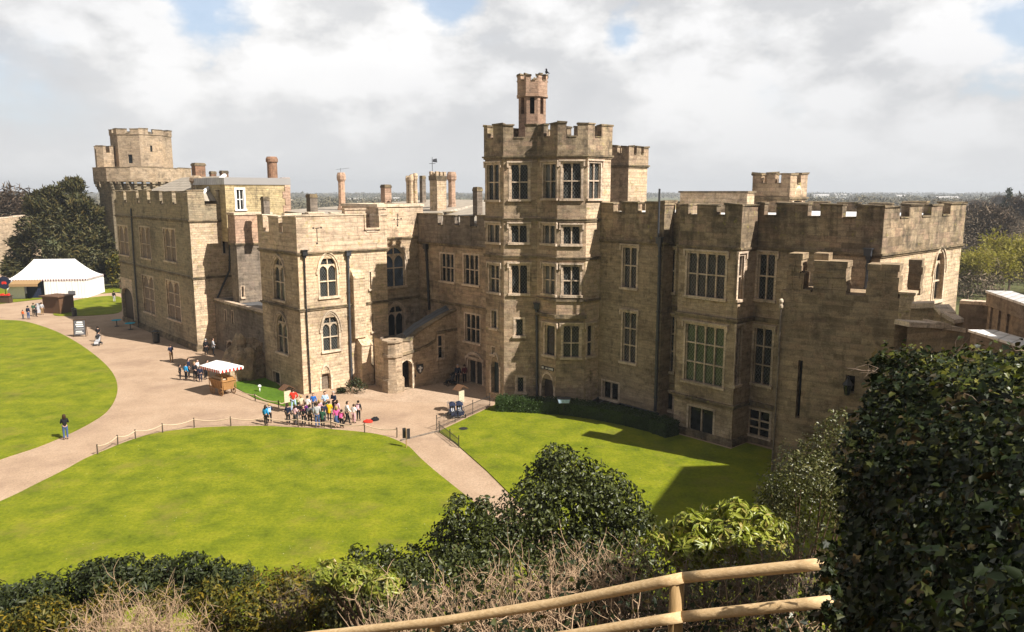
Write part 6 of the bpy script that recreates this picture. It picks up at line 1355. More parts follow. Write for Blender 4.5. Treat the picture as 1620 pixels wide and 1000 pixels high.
# --- big yew behind the marquee
def yew(cpx, zc, wpx, ytop, ybot, label, n=42000):
    c = D(cpx, ybot, zc); top = D(cpx, ytop, zc); w = wpx * zc / F / 2; H = top.z
    bl = [(np.array([c.x, c.y, H * .42]), np.array([w * .85, w * .8, H * .42])), (np.array([c.x + w * .1, c.y, H * .68]), np.array([w * .55, w * .55, H * .30]))]
    for i in range(46):
        t = rng.uniform(0, 1); a = rng.uniform(0, 2 * math.pi); z = H * (.12 + .86 * t); rr = w * (1.02 - .78 * max(0, (t - .25) / .75) ** 1.5) * .9
        bl.append((np.array([c.x + w * .08 * t + rr * math.cos(a), c.y + rr * .9 * math.sin(a), z]), np.array([1.9, 1.9, 1.3]) * rng.uniform(.7, 1.3)))
    o = thing('yew_tree', (c.x, c.y, 0), label, 'tree'); P, Nn = blobs(bl, n, .10, -.6, .7, .6); dr = unit(P - np.array([c.x, c.y, H * .3])) + np.array([0, 0, .5])
    leaves('crown', P, Nn, .72, .30, 'leaf_yew', o, 'oval', .5, dirs=dr)
    m = MB(); m.tube([(c.x, c.y, -.2), (c.x, c.y, H * .5), (c.x, c.y, H * .85)], [.9, .6, .2], 10); m.build('trunk', MATS['bark'], o); return o
yew(112, 134, 146, 290, 470, 'broad dark yew tree rising behind the white marquee')
c = D(188, 440, 128); shrub('bush', 'yellowish bush in the gap between the yew and the large plain block', 'bush', lumps((c.x, c.y, 3.0), (2.2, 2.5, 3.2), 12, 1.0), 1600, .5, .5, 'leaf_gorse', base=0, st=4)
# --- bare trees: recursive limbs
def bare_tree_mesh(seed, H=13.0, depth=5, twig=True):
    rs = random.Random(seed); m = MB(); tips = []
    def br(p, d, ln, r, k):
        pts = [p]; q = p; dd = d.copy()
        for i in range(3): dd = (dd + Vector((rs.gauss(0, .13), rs.gauss(0, .13), rs.gauss(.04, .1)))).normalized(); q = q + dd * ln / 3; pts.append(q)
        m.tube(pts, [r, r * .88, r * .76, r * .64], 6 if k > 3 else (4 if k > 1 else 3), caps=False)
        if k == 0: tips.append((q, dd)); return
        n = 2 if k > 3 else 3
        for j in range(n):
            a = rs.uniform(0, 6.28); sp_ = rs.uniform(.35, .75); x = dd.orthogonal().normalized(); y = dd.cross(x); nd = (dd + (x * math.cos(a) + y * math.sin(a)) * sp_ + Vector((0, 0, .10))).normalized()
            br(pts[-1] if j < 2 else pts[2], nd, ln * rs.uniform(.66, .86), r * .6, k - 1)
    br(Vector((0, 0, -.2)), Vector((0, 0, 1)), H * .27, H * .022, depth)
    return m, tips
def tree_proto(name, seed, H, depth, leafmat=None, nl=0, ls=.5, spread=.9):
    m, tips = bare_tree_mesh(seed, H, depth); me = bpy.data.meshes.new('trunk'); me.from_pydata([tuple(v) for v in m.v], [], m.f); me.materials.append(MATS['twig_far'] if not leafmat or leafmat == 'twig_far' else MATS['twig_grey']); me.update()
    T = np.array([tuple(p) for p, d in tips]); P = T[rng.integers(0, len(T), nl)] + rng.normal(0, spread, (nl, 3)); Dm = np.array([tuple(d) for p, d in tips])[rng.integers(0, len(T), nl)]
    return me, P, Dm
PROTO = {}
def proto_tree(key, seed, H, depth, lm, nl, ls, asp, spread):
    me, P, Dm = tree_proto(key, seed, H, depth, lm, nl, ls, spread)
    lv = leaves('crown', P, Dm + np.array([0, 0, .3]), ls, asp, lm, None, 'oval', .8, dirs=Dm); lm_ = lv.data; bpy.data.objects.remove(lv); PROTO[key] = (me, lm_)
proto_tree('bare1', 3, 13, 5, 'twig_far', 2600, 1.3, .035, .8); proto_tree('bare2', 8, 12, 5, 'twig_far', 2600, 1.3, .035, .8); proto_tree('willow', 15, 8, 4, 'leaf_willow', 2600, .55, .3, .85); proto_tree('willow2', 21, 7, 4, 'leaf_willow', 2400, .5, .3, .8)
def put_tree(key, p, s, rz, name, label, group=None):
    o = thing(name, p, label, 'tree', group, rz); o.scale = (s, s, s); link('trunk', PROTO[key][0], o); link('crown', PROTO[key][1], o); return o
def far(px, py): g = G(px, py); return (g.x, g.y, 0)
put_tree('bare1', far(1540, 432), 1.0, .3, 'bare_tree', 'tall bare tree with a forked trunk nearest the east corner of the hall range')
put_tree('bare2', far(1576, 428), .85, 1.3, 'bare_tree', 'bare tree left of the dark conifer in the woodland at right')
put_tree('bare1', far(1612, 430), .95, 2.2, 'bare_tree', 'bare tree at the right edge above the yellow-green bushes')
put_tree('bare2', far(1555, 405), 1.1, 3.0, 'bare_tree', 'bare tree further back, between the two nearest bare trees')
put_tree('bare1', far(1595, 400), 1.15, 4.1, 'bare_tree', 'bare tree further back, right of the dark conifer')
for i, (x, y, s, k, lb) in enumerate(((1530, 474, .95, 'willow', 'yellow-green budding tree against the corner of the hall range'), (1562, 470, 1.1, 'willow2', 'yellow-green budding tree above the short dark battlement wall'), (1595, 466, 1.2, 'willow', 'yellow-green budding tree above the parapet tower'), (1626, 464, 1.2, 'willow2', 'yellow-green budding tree cut by the right edge of the photo'))): put_tree(k, far(x, y), s, i * 1.7, 'budding_tree', lb, None)
for i in range(16): put_tree(('bare1', 'bare2')[i % 2], far(1528 + (i * 37) % 118, 352 + (i * 23) % 46), .9 + .05 * (i % 5), i * 1.3, 'bare_tree', 'leafless tree of the far woodland beyond the hall range', 'leafless trees of the far woodland')
c = far(1588, 385); o = thing('conifer', c, 'dark blue-green conifer standing out of the bare woodland at right', 'tree'); Hc = 15
bl = [(np.array([c[0], c[1], Hc * (.25 + .15 * i)]), np.array([3.6 - .6 * i, 3.6 - .6 * i, 2.0])) for i in range(6)]; P, Nn = blobs(bl, 2600, .12, -.7); leaves('crown', P, Nn, 1.0, .4, 'leaf_yewdark', o); m = MB(); m.tube([(c[0], c[1], 0), (c[0], c[1], Hc)], [.35, .06], 6); m.build('trunk', MATS['bark'], o)
put_tree('bare2', tuple(Vector((*G(-6, 425)[:2], 0))), 1.45, .5, 'bare_tree', 'bare tree at the left edge of the photo, behind the curtain wall')
# far woodland in bands (one mass each)
def wood_band(name, regions, mat, n, size, hmul):
    Ps, Ns = [], []
    for (u0, u1, y0, y1, h, cnt, w) in regions:
        for i in range(cnt):
            y = y0 * (y1 / y0) ** rng.uniform(); x = y * rng.uniform(u0, u1); hh = h * rng.uniform(.6, 1.15); ww = w * rng.uniform(.7, 1.4); k = max(8, int(n * rng.uniform(.7, 1.3)))
            d = unit(rng.normal(0, 1, (k, 3))); d[:, 2] = np.abs(d[:, 2]); r = 1 - np.abs(rng.normal(0, .25, k)); Ps.append(np.array([x, y, hh * .25]) + d * np.array([ww, ww, hh * .75]) * r[:, None]); Ns.append(d)
    P, Nn = np.concatenate(Ps), np.concatenate(Ns); o = leaves(name, P, Nn, size, .28 if size < 1 else .5, mat, None, 'oval', .7); o['kind'] = 'stuff'; return o
wood_band('far_woodland', [(.50, .76, 150, 460, 12, 330, 5.5), (.56, .76, 110, 150, 6, 30, 3), (.36, .52, 240, 700, 10, 90, 7), (-.72, -.5, 600, 900, 9, 16, 7)], 'leaf_far', 400, .55, 1)
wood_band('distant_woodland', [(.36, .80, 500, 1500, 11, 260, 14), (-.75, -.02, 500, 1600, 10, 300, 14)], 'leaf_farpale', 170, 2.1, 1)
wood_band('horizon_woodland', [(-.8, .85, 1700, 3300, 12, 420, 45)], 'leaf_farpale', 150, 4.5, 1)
# pale roofs far off
for i, (x, y, w_, h_) in enumerate(((45, 327, 14, 3), (610, 317, 12, 3), (560, 318, 9, 3), (1335, 311, 8, 3), (1500, 318, 10, 4), (1430, 313, 7, 3), (1300, 312, 7, 3))):
    g = G(x, y + 3); o = thing('far_building', g, ['far pale building beyond the yew at the left edge', 'far pale roof right of the red chimneys', 'far pale roof left of the slim red chimney', 'far white shed above the hall range crenels', 'far pale house beyond the hall range corner, nearest the woodland', 'far pale shed on the skyline over the hall range', 'far small pale shed just right of the low square turret'][i], 'building'); m = MB(); w_ *= g.y / 700; h_ *= g.y / 700
    m.box(g.x - w_, g.x + w_, g.y, g.y + w_ * .6, 0, h_); m.build('wall', MATS['paint_white'], o); m = MB(); m.hexa([(g.x - w_ * 1.03, g.y - .5, h_), (g.x + w_ * 1.03, g.y - .5, h_), (g.x + w_ * 1.03, g.y + w_ * .6, h_), (g.x - w_ * 1.03, g.y + w_ * .6, h_), (g.x - w_ * 1.0, g.y + w_ * .3, h_ * 1.45), (g.x + w_ * 1.0, g.y + w_ * .3, h_ * 1.45), (g.x + w_ * 1.0, g.y + w_ * .31, h_ * 1.45), (g.x - w_ * 1.0, g.y + w_ * .31, h_ * 1.45)]); m.build('roof', MATS['lead_pale'], o)
a, b = G(1450, 404), G(1700, 408); mb = MB(); mb.poly([(a.x, a.y, .02), (b.x, b.y, .02), (b.x, b.y + 4, .02), (a.x, a.y + 4, .02)]); o = mb.build('far_road', MATS['gravel']); o['kind'] = 'structure'
cwall('curtain_wall', 'tall pale curtain wall behind the yew at the left edge', 'wall', [D(-60, 352, 150), D(60, 340, 162)], 0, 1.5, 'stone_tan')
# --- clipped hedge along the range
hp = [G(*p) for p in ((783, 652), (830, 654), (885, 657), (935, 664), (985, 674), (1025, 684), (1052, 694))]
ho = thing('box_hedge', hp[3], 'low clipped dark green hedge along the foot of the octagonal tower and hall range', 'hedge'); hw, hh = 1.25, 1.0; m = MB(); Ps, Ns = [], []
for a, b in zip(hp[:-1], hp[1:]):
    d = (b - a).normalized(); n_ = Vector((-d.y, d.x, 0)); h_ = hh * .93
    m.hexa([a + n_ * .06, b + n_ * .06, b + n_ * (hw - .06), a + n_ * (hw - .06)] + [q + Vector((0, 0, h_)) for q in (a + n_ * .06, b + n_ * .06, b + n_ * (hw - .06), a + n_ * (hw - .06))])
    Ls = (b - a).length; k = int(Ls * 700); t = rng.uniform(0, 1, k); f = rng.choice(3, k, p=[.38, .24, .38]); v = rng.uniform(0, 1, k)
    bs = V3(a) + t[:, None] * V3(b - a); P = bs + np.where(f == 1, 0, np.where(f == 0, v * hw, hw))[:, None] * V3(n_) + np.where(f == 0, hh, v * hh)[:, None] * np.array([0, 0, 1]); P[:, 2] += .03 * nz(P, 4)
    Nn = np.where((f == 0)[:, None], np.array([0, 0, 1.0]), np.where((f == 1)[:, None], -V3(n_), V3(n_))); Ps.append(P + Nn * rng.normal(0, .03, (k, 1))); Ns.append(Nn)
a, b = hp[-1], hp[-2]; d = (a - b).normalized(); n_ = Vector((-d.y, d.x, 0)); k = 700; P = V3(a) + rng.uniform(0, hw, (k, 1)) * V3(n_) + rng.uniform(0, hh, (k, 1)) * np.array([0, 0, 1]); Ps.append(P); Ns.append(np.tile(V3(d), (k, 1)))
m.build('core', MATS['leaf_box'], ho); leaves('foliage', np.concatenate(Ps), np.concatenate(Ns), .11, .6, 'leaf_box', ho, 'oval', .6)
# --- small plants at the foot of the walls
for (x, y, r, lb) in ((563, 622, .9, 'dark evergreen shrub at the foot of the chapel block downpipe'), (540, 622, .35, 'small tuft of weeds at the foot of the chapel block')):
    g = G(x, y); shrub('shrub', lb, 'shrub', lumps((g.x, g.y, r * .6), (r * .8, r * .7, r * .7), 6, r * .35), 700, .14, .5, 'leaf_yewdark', base=0, st=3, sr=.02)
# --- foreground: big holly, small hollies, rhododendron, olive shrub
def pb(x, y, zc): return D(x, y, zc)
c = pb(905, 800, 17); r_ = 118 * 17 / F
bl = [(V3(c) + np.array([-.2, 0, -.35]), np.array([1.55, 1.4, 1.15]))]
for x, y, rr in ((880, 735, .50), (900, 752, .6), (868, 765, .62), (930, 770, .62), (845, 800, .6), (960, 790, .6), (990, 800, .48), (830, 835, .62), (900, 810, .8), (950, 830, .75), (1000, 832, .55), (1015, 845, .4), (878, 718, .26), (975, 762, .28), (870, 860, .7), (930, 870, .7), (985, 870, .55)): q = pb(x, y, 17 - rng.uniform(.0, 1.1)); bl.append((V3(q), np.array([rr, rr, rr * .9])))
hb = shrub('holly_bush', 'large glossy dark holly bush in the middle foreground', 'bush', bl, 15000, .085, .62, 'leaf_holly', 'holly', shell=.16, gap=-.75, gsc=2.6, st=16, sr=.05)
bl = [(V3(pb(745, 860, 16)), np.array([.95, .9, .6]))]
for x, y, rr in ((730, 815, .40), (760, 812, .3), (715, 850, .45), (690, 880, .5), (770, 845, .5), (800, 850, .55), (780, 880, .6), (650, 890, .4), (740, 890, .6), (723, 795, .18), (765, 795, .15), (620, 895, .3)): q = pb(x, y, 16 - rng.uniform(0, .8)); bl.append((V3(q), np.array([rr, rr, rr])))
shrub('holly_bush', 'smaller open holly bush left of the large one', 'bush', bl, 8000, .08, .6, 'leaf_holly', 'holly', shell=.2, gap=-.7, gsc=2.8, st=14, sr=.04)
bl = [(V3(pb(590, 905, 16)), np.array([.5, .5, .4])), (V3(pb(565, 885, 16)), np.array([.25, .25, .35])), (V3(pb(612, 880, 16)), np.array([.22, .22, .3])), (V3(pb(640, 905, 16)), np.array([.5, .4, .35]))]
shrub('holly_bush', 'thin holly sprig at the left end of the hollies, against the lawn', 'bush', bl, 1700, .08, .6, 'leaf_holly', 'holly', shell=.3, st=8, sr=.03)
def rosettes(name, label, bl, n, ls, mat, k=8):
    c = V3(bl[0][0]); zb = mz(c[0], c[1]); o = thing(name, (c[0], c[1], zb), label, 'bush'); P, Nn = blobs(bl, n, .12, -.7, 1.5, zb)
    C = np.repeat(P, k, 0); A = np.repeat(Nn, k, 0); d = unit(rng.normal(0, 1, C.shape)); d = unit(d - A * np.sum(d * A, 1, keepdims=True) + A * rng.uniform(-.1, .55, (len(C), 1)))
    leaves('foliage', C, unit(A + .2 * d), ls, .30, mat, o, 'oval', .18, dirs=d * 4); idx = rng.integers(0, len(P), 10); stems(o, c, zb - .2, [tuple(P[i]) for i in idx], .035); return o
bl = [(V3(pb(1140, 855, 11)), np.array([.85, .7, .38]))]
for x, y, rr in ((1130, 820, .22), (1165, 812, .22), (1200, 825, .24), (1090, 835, .25), (1225, 840, .2), (1060, 850, .22), (1035, 862, .18), (1150, 850, .35), (1100, 870, .3), (1190, 870, .35), (1220, 865, .25)): q = pb(x, y, 11 - rng.uniform(0, .5)); bl.append((V3(q), np.array([rr, rr, rr * .8])))
rosettes('rhododendron', 'yellow-green rhododendron with whorled leaves right of the large holly', bl, 900, .13, 'leaf_rhodo')
bl = [(V3(pb(610, 925, 12)), np.array([.3, .3, .18])), (V3(pb(530, 905, 12.5)), np.array([.4, .35, .14])), (V3(pb(560, 915, 12.3)), np.array([.35, .3, .18]))]
rosettes('rhododendron', 'small yellowish rhododendron at the lawn edge, left of the hollies', bl, 240, .11, 'leaf_rhodo')
bl = [(V3(pb(1275, 780, 13)), np.array([.75, .8, .9]))]
for x, y, rr in ((1310, 690, .28), (1290, 720, .35), (1325, 668, .22), (1265, 745, .35), (1240, 770, .3), (1215, 785, .25), (1300, 760, .5), (1225, 805, .3), (1260, 810, .45), (1330, 720, .4), (1205, 800, .15), (1340, 780, .5)): q = pb(x, y, 13 - rng.uniform(0, .6)); bl.append((V3(q), np.array([rr, rr, rr])))
shrub('evergreen_shrub', 'olive-green small-leaved shrub between the ruined tower and the ivy', 'shrub', bl, 9500, .055, .5, 'leaf_olive', shell=.2, gap=-.7, gsc=2.6, st=14, sr=.03)
bl = [(V3(pb(x, y, 13.8)), np.array([.62, .6, .5])) for x, y in ((640, 930), (700, 915), (760, 912), (820, 912), (880, 905), (940, 902), (1000, 900), (1050, 895), (1100, 905), (700, 960), (800, 960), (900, 955), (1000, 955), (1120, 945), (1200, 925))]
shrub('holly_bush', 'low dark holly growth under the two hollies, behind the brown twigs', 'bush', bl, 9000, .075, .6, 'leaf_holly', 'holly', shell=.25, gap=-.85, st=12, sr=.03)
# --- brown twiggy hedge behind the rail fence
def hedge_twigs(name, label, line, nb, ln, r, mat, leafmat=None, nl=0, thick=.7, ls=.05, up=1.0):
    P = [pb(*q) for q in line]; o = thing(name, P[len(P) // 2] - Vector((0, 0, .8)), label, 'hedge'); bs, ds = [], []
    seg = [(a, b, (b - a).length) for a, b in zip(P[:-1], P[1:])]; tot = sum(s[2] for s in seg)
    def samp():
        t = rng.uniform(0, tot)
        for a, b, l in seg:
            if t <= l: return V3(a.lerp(b, t / l))
            t -= l
        return V3(P[-1])
    for i in range(nb):
        q = samp() + rng.normal(0, thick * .5, 3) * np.array([.3, 1, .1]); q[2] -= ln * rng.uniform(1.0, 1.9); bs.append(q); ds.append([rng.normal(0, .32), rng.normal(-.12, .32), up])
    twigs('twigs', bs, ds, ln, r, mat, o, 4, 6, .2, 3, .5)
    if nl:
        Q = np.array([samp() for _ in range(nl)]) + rng.normal(0, 1, (nl, 3)) * np.array([.15, thick * .5, .25]); Q[:, 2] -= rng.uniform(.25, 1.6, nl); leaves('foliage', Q, rng.normal(0, .6, (nl, 3)) + np.array([0, -.4, .8]), ls, .7, leafmat, o, 'ivy', .5)
    return o
hedge_twigs('twiggy_hedge', 'bare brown twiggy hedge behind the rail fence, in front of the hollies', [(600, 965, 9.5), (700, 945, 9.5), (800, 930, 9.5), (880, 905, 9.6), (960, 890, 9.6), (1010, 890, 9.4)], 760, .6, .0095, 'twig_tan', 'leaf_ivy', 5200, .8, .07)
hedge_twigs('twiggy_hedge', 'darker twiggy hedge under the rhododendron, right of the fence post', [(1010, 905, 8.6), (1120, 915, 8.4), (1220, 880, 8.3), (1310, 850, 8.2)], 380, .5, .007, 'twig_grey', 'leaf_olive', 4500, .6, .05)
hedge_twigs('twiggy_hedge', 'lower pale bare stems seen between the two fence rails', [(560, 1000, 7.8), (760, 985, 7.6), (900, 970, 7.4), (1060, 965, 7.2), (1200, 950, 7.2), (1320, 925, 7.2)], 150, .7, .011, 'twig_tan', 'leaf_ivy', 5200, .5, .06)
# --- low left foreground shrubs
def low(name, label, pts, zc, n, size, mat, shape='oval', asp=.4, rr=.55, extra=0, cat='shrub', sh=.25):
    bl = []
    for x, y, k in pts: q = pb(x, y, zc - rng.uniform(0, .8)); bl.append((V3(q), np.array([rr * k, rr * k, rr * k * .75])))
    return shrub(name, label, cat, bl, n, size, asp, mat, shape, shell=sh, gap=-.8, gsc=2.4, st=10, sr=.03)
low('yew_shrub', 'dark feathery evergreen shrub at the bottom left corner', [(60, 945, 1.1), (20, 965, 1.1), (110, 930, .9), (40, 985, 1.3), (-20, 960, 1.2), (100, 975, 1.2), (160, 915, .9), (-60, 985, 1.4), (150, 960, 1)], 17, 9000, .12, 'leaf_yewdark')
low('yew_shrub', 'low dark evergreen shrub along the lawn edge at lower left', [(150, 910, .8), (200, 902, .8), (250, 905, .8), (300, 900, .8), (340, 912, .8), (220, 925, 1), (290, 930, 1), (380, 915, .7), (330, 935, .9)], 17, 8000, .11, 'leaf_yewdark')
low('gorse_bush', 'yellow-flecked gorse bush at the middle of the bottom edge', [(420, 935, 1), (470, 930, .9), (400, 965, 1.1), (460, 975, 1.2), (520, 945, .9), (540, 975, 1), (340, 975, .9), (500, 1000, 1.2), (420, 1005, 1.2)], 15.5, 11000, .10, 'leaf_gorse')
low('gorse_bush', 'rusty yellow gorse bush at the lower left, behind the dry grassy bush', [(70, 975, .9), (180, 945, .8), (330, 940, .8), (260, 950, .7), (120, 990, .9), (350, 1000, 1), (20, 1000, 1)], 16, 6000, .10, 'leaf_gorse')
low('evergreen_shrub', 'dark evergreen shrub between the gorse and the twiggy hedge', [(560, 930, .9), (600, 950, .9), (560, 965, 1), (620, 970, .9), (640, 930, .7), (520, 920, .6)], 14, 6000, .10, 'leaf_olive', 'oval', .5)
hedge_twigs('dry_bush', 'pale dry twiggy bush among the evergreens at the bottom left', [(130, 985, 14.5), (180, 955, 14.5), (220, 950, 14.5), (260, 970, 14.3), (300, 980, 14)], 330, .8, .011, 'twig_tan', None, 0, 1.1)
hedge_twigs('dry_bush', 'small dry brown bush at the lawn edge right of the gorse', [(440, 920, 15), (480, 915, 15)], 130, .5, .007, 'twig_grey', None, 0, .6)
# filler on the mound's face
n_ = 9000; X = rng.uniform(-17, 6, n_); Yv = rng.uniform(7.5, 23, n_); Z = np.array([mz(x, y) for x, y in zip(X, Yv)]); P = np.stack([X, Yv, Z + rng.uniform(0, .35, n_)], 1); o = leaves('ground_cover', P, rng.normal(0, .5, (n_, 3)) + np.array([0, 0, 1]), .16, .6, 'leaf_yewdark', None, 'ivy', .5); o['kind'] = 'stuff'
# --- ivy clad wall at right
Q = dict(bl=D(1308, 1060, 5.2), br=D(1700, 1060, 2.7), ml=D(1340, 800, 6.4), mr=D(1700, 800, 4.2), tl=D(1362, 655, 7.2), tr=D(1700, 630, 5.9), kl=D(1398, 572, 7.7), kr=D(1700, 538, 7.4), el=D(1410, 640, 8.5), er=D(1720, 600, 8.5))
rows = [('bl', 'br'), ('ml', 'mr'), ('tl', 'tr'), ('kl', 'kr'), ('el', 'er')]
io = thing('ivy_wall', (4.2, 6.5, 11), 'tall bank of dark ivy filling the right foreground, sunlit along its top', 'ivy'); m = MB()
inw = Vector((.12, .22, -.14)); nn = 12; sidep = Vector((1.2, 2.2, -.5))
def gridp(i, t): a, b = Q[rows[i][0]], Q[rows[i][1]]; return a.lerp(b, t)
for i in range(4):
    for k in range(nn): m.poly([gridp(i, k / nn) + inw, gridp(i, (k + 1) / nn) + inw, gridp(i + 1, (k + 1) / nn) + inw, gridp(i + 1, k / nn) + inw])
L_ = [Q[r[0]] + inw for r in rows]; Bk = [Vector((p.x * max(1, 8.2 / p.y) * 1.06 + .1, max(p.y, 8.2), p.z - .15)) for p in L_]
for i in range(4): m.poly([L_[i], L_[i + 1], Bk[i + 1], Bk[i]])
m.build('core', MATS['leaf_ivy'], io)
Ps, Ns = [], []
def patch(a, b, c, d, dens, jit):
    ar = .5 * ((b - a).cross(d - a).length + (c - b).cross(d - c).length); k = int(ar * dens); u = rng.uniform(0, 1, (k, 1)); v = rng.uniform(0, 1, (k, 1)); A, B, C_, D_ = map(V3, (a, b, c, d))
    P = A * (1 - u) * (1 - v) + B * u * (1 - v) + C_ * u * v + D_ * (1 - u) * v; nr = V3((b - a).cross(d - a).normalized())
    bump_ = .16 * nz(P, 2.2) + .09 * nz(P, 6.0, 2.0); P = P + nr * (bump_[:, None] + rng.normal(0, jit, (k, 1))); Ps.append(P); Ns.append(np.tile(nr, (k, 1)))
for i in range(4): patch(Q[rows[i][0]], Q[rows[i][1]], Q[rows[i + 1][1]], Q[rows[i + 1][0]], (1500, 1500, 1400, 1300)[i], .06)
for i in range(4): patch(Vector((Bk[i].x, Bk[i].y, Bk[i].z)), Q[rows[i][0]], Q[rows[i + 1][0]], Vector((Bk[i + 1].x, Bk[i + 1].y, Bk[i + 1].z)), 900, .06)
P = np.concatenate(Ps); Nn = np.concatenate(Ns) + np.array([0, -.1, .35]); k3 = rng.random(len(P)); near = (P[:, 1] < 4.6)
topm = np.concatenate([np.full(len(x), float(i in (2, 3))) for i, x in enumerate(Ps)]); topm = (topm > 0) & (P[:, 2] > 14.35) & (rng.random(len(P)) < .45)  # upper leaves picked for the paler colour that stands for sunlight
for nm_, sel_, sz_, sh_, mt_ in (('foliage', (k3 < .8) & ~topm, .048, 'holly', 'leaf_ivy'), ('large_leaves', (k3 >= .8) & ~topm, .07, 'ivy', 'leaf_ivy'), ('sunlit_leaves', topm, .052, 'ivy', 'leaf_ivy_sunlit')): leaves(nm_, P[sel_], Nn[sel_], sz_, .72, mt_, io, sh_, .6, droop=.6, svar=.4)
bs = [tuple(gridp(2, t) .lerp(gridp(3, t), rnd.random()) + Vector((0, 0, -.05))) for t in np.linspace(0, .9, 26)]; ds = [[rng.normal(0, .8), rng.normal(-.6, .5), rng.uniform(-.1, .8)] for _ in bs]; tw = twigs('stem', bs, ds, .32, .005, 'twig_grey', io, 4, 2, .3)
q_ = pb(1389, 600, 7.4); bs = [V3(q_)] * 3; leaves('sprig', V3(q_) + np.stack([rng.normal(0, .03, 45), rng.normal(0, .03, 45), rng.uniform(-.2, .38, 45)], 1), rng.normal(0, 1, (45, 3)), .06, .8, 'leaf_ivy', io, 'ivy', .5)
for x_, y_, zc_ in ((1304, 893, 4.62), (1311, 953, 4.62)):
    q_ = V3(pb(x_, y_, zc_)); leaves('overhanging_leaves', q_ + rng.normal(0, 1, (70, 3)) * np.array([.022, .03, .07]) + np.array([.02, 0, 0]), rng.normal(0, .5, (70, 3)) + np.array([-.2, -.8, .4]), .045, .75, 'leaf_ivy', io, 'ivy', .4, droop=.5)
# castle keep wall out of frame at the right: the mass that throws the straight-edged shade on the right lawn
# ================================================================== keep at the right (out of frame), which shades the right lawn
o = thing('unseen_keep_tower', (34, 26, 0), 'tall plain keep wall just outside the right edge, shading the right lawn', 'castle tower')
pl = [Vector(p) for p in ((24.6, 23.0), (37, 16.0), (43.0, 33.0), (28.8, 31.6))]; mb = MB()
for i in range(4): wall_faces(mb, Wall(pl[i], pl[(i + 1) % 4]), -.2, 21.5, [])
mb.poly([Vector((p.x, p.y, 21.3)) for p in pl]); mb.build('wall', MATS['stone_ruin'], o); mb = MB()
for i in range(4): ring(mb, pl, 21.4, 22.0, .1, -.5) if i == 0 else None
mb.build('parapet', MATS['stone_parapet'], o)
# ================================================================== light, sky, air, camera
SUN_EL, SUN_A = R(45), R(31.5)
S = Vector((math.cos(SUN_EL) * math.cos(SUN_A), -math.cos(SUN_EL) * math.sin(SUN_A), math.sin(SUN_EL)))
sl_ = bpy.data.lights.new('sun', 'SUN'); sl_.energy = 5.0; sl_.angle = R(.55); sl_.color = (1, .94, .85); so = bpy.data.objects.new('sun', sl_); COL.objects.link(so); so.rotation_euler = (-S).to_track_quat('-Z', 'Y').to_euler(); so.location = (30, -20, 60)
w = bpy.data.worlds.new('World'); scene.world = w; w.use_nodes = True; nt = w.node_tree; nt.nodes.clear()
out = nt.nodes.new('ShaderNodeOutputWorld'); bg = nt.nodes.new('ShaderNodeBackground'); nt.links.new(bg.outputs[0], out.inputs[0]); bg.inputs[1].default_value = .1
sky = nt.nodes.new('ShaderNodeTexSky'); sky.sky_type = 'NISHITA'; sky.sun_disc = False; sky.sun_elevation = SUN_EL; sky.sun_rotation = math.atan2(S.x, S.y); sky.air_density = 1.0; sky.dust_density = 1.5
tc = nt.nodes.new('ShaderNodeTexCoord'); sx = nt.nodes.new('ShaderNodeSeparateXYZ'); nt.links.new(tc.outputs['Generated'], sx.inputs[0])
def mth(op, a, b=None):
    n = nt.nodes.new('ShaderNodeMath'); n.operation = op
    for i, v in enumerate((a, b)):
        if v is None: continue
        if isinstance(v, (int, float)): n.inputs[i].default_value = v
        else: nt.links.new(v, n.inputs[i])
    return n.outputs[0]
zc_ = mth('ADD', mth('MAXIMUM', sx.outputs[2], 0.0), .16); cx_ = mth('DIVIDE', sx.outputs[0], zc_); cy_ = mth('DIVIDE', sx.outputs[1], zc_)
cb = nt.nodes.new('ShaderNodeCombineXYZ'); nt.links.new(cx_, cb.inputs[0]); nt.links.new(cy_, cb.inputs[1]); cb.inputs[2].default_value = 1.7
gd = tc.outputs['Generated']
n1 = noise(nt, mapping(nt, gd, (1, 1, 1.5), loc=(2.3, .6, .4)), 3.2, 5, .55); n2 = noise(nt, mapping(nt, gd, (1, 1, 1.75), loc=(7.1, 3.3, 1)), 5.2, 10, .57); n3 = noise(nt, mapping(nt, gd, (1, 1, 1.6), loc=(1, 9, 4)), 2.4, 4, .5)
gap = None
for (gx, gy, rr) in ((320, -6, .085), (1610, 35, .075), (700, 2, .05), (985, 60, .03)):
    g_ = Vector(ray(gx, gy)).normalized(); vd = nt.nodes.new('ShaderNodeVectorMath'); vd.operation = 'DISTANCE'; nt.links.new(gd, vd.inputs[0]); vd.inputs[1].default_value = g_
    q_ = mth('ADD', mth('DIVIDE', vd.outputs['Value'], rr), mth('MULTIPLY', mth('SUBTRACT', n2, .5), 5.0)); m1 = ramp(nt, q_, [(.45, 1.0), (1.0, 0.0)]); gap = m1 if gap is None else mth('MAXIMUM', gap, m1)
cov = mth('SUBTRACT', ramp(nt, n1, [(.26, .2), (.36, .85), (.42, 1.0)]), mth('MULTIPLY', gap, .8))
shade = ramp(nt, n2, [(.37, (.84, .848, .868)), (.47, (.93, .934, .945)), (.51, (1.08, 1.076, 1.07)), (.58, (1.3, 1.29, 1.28))])
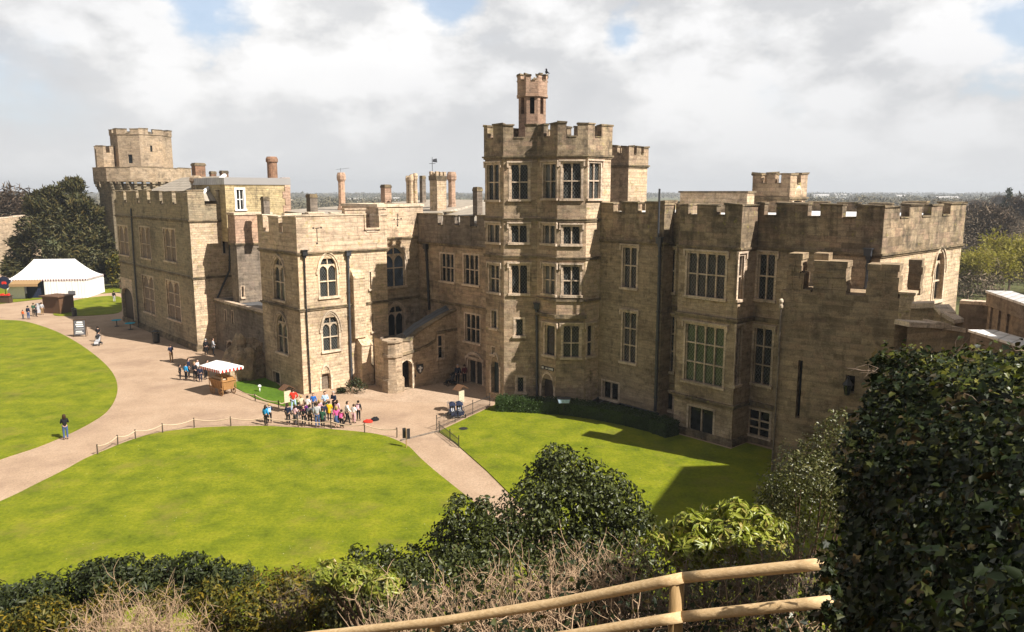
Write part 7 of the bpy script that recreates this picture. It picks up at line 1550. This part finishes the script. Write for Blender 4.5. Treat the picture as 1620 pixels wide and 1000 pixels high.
shade = mix(nt, 1.0, shade, ramp(nt, n3, [(.35, (.90, .905, .92)), (.65, (1.07, 1.068, 1.065))]), 'MULTIPLY')
CLOUD = 4.35
shade = mix(nt, 1.0, shade, (CLOUD, CLOUD, CLOUD), 'MULTIPLY')
low_ = ramp(nt, sx.outputs[2], [(.02, 1.0), (.16, 0.0)])
shade = mix(nt, mth('MULTIPLY', low_, .75), shade, (CLOUD * .98, CLOUD * .982, CLOUD * .99))
cov2 = mth('MAXIMUM', mth('MAXIMUM', cov, 0.0), low_)
col = mix(nt, cov2, mix(nt, .45, sky.outputs[0], (3.0, 3.6, 4.5)), shade); front = ramp(nt, mth('SUBTRACT', mth('MULTIPLY', sx.outputs[1], .8), mth('MULTIPLY', sx.outputs[2], .9)), [(.0, .45), (.45, 1.0)])
col = mix(nt, 1.0, col, front, 'MULTIPLY'); nt.links.new(col, bg.inputs[0])   # sky dimmed overhead and behind, out of view, to deepen the shade
# the air
m_ = bpy.data.materials.new('air'); m_.use_nodes = True; nt = m_.node_tree; nt.nodes.clear(); out = nt.nodes.new('ShaderNodeOutputMaterial'); pv = nt.nodes.new('ShaderNodeVolumePrincipled'); pv.inputs['Color'].default_value = (.80, .86, .95, 1); pv.inputs['Density'].default_value = .0003; pv.inputs['Anisotropy'].default_value = .2; nt.links.new(pv.outputs[0], out.inputs['Volume'])
if True:
    mb = MB(); mb.box(-3700, 3700, -230, 3700, -3, 60); ho_ = mb.build('haze', m_); ho_['kind'] = 'stuff'
cam = bpy.data.cameras.new('camera'); co = bpy.data.objects.new('camera', cam); COL.objects.link(co); co.location = (0, 0, HC); co.rotation_euler = (math.pi / 2 - PITCH, 0, 0); cam.sensor_width = 36; cam.lens = F / 1620 * 36; cam.clip_start = .1; cam.clip_end = 20000; scene.camera = co
scene.view_settings.view_transform = 'Standard'; scene.view_settings.look = 'None'; scene.view_settings.exposure = .9; scene.view_settings.gamma = 1
scene.cycles.max_bounces = 6; scene.cycles.volume_bounces = 0; scene.cycles.transparent_max_bounces = 6
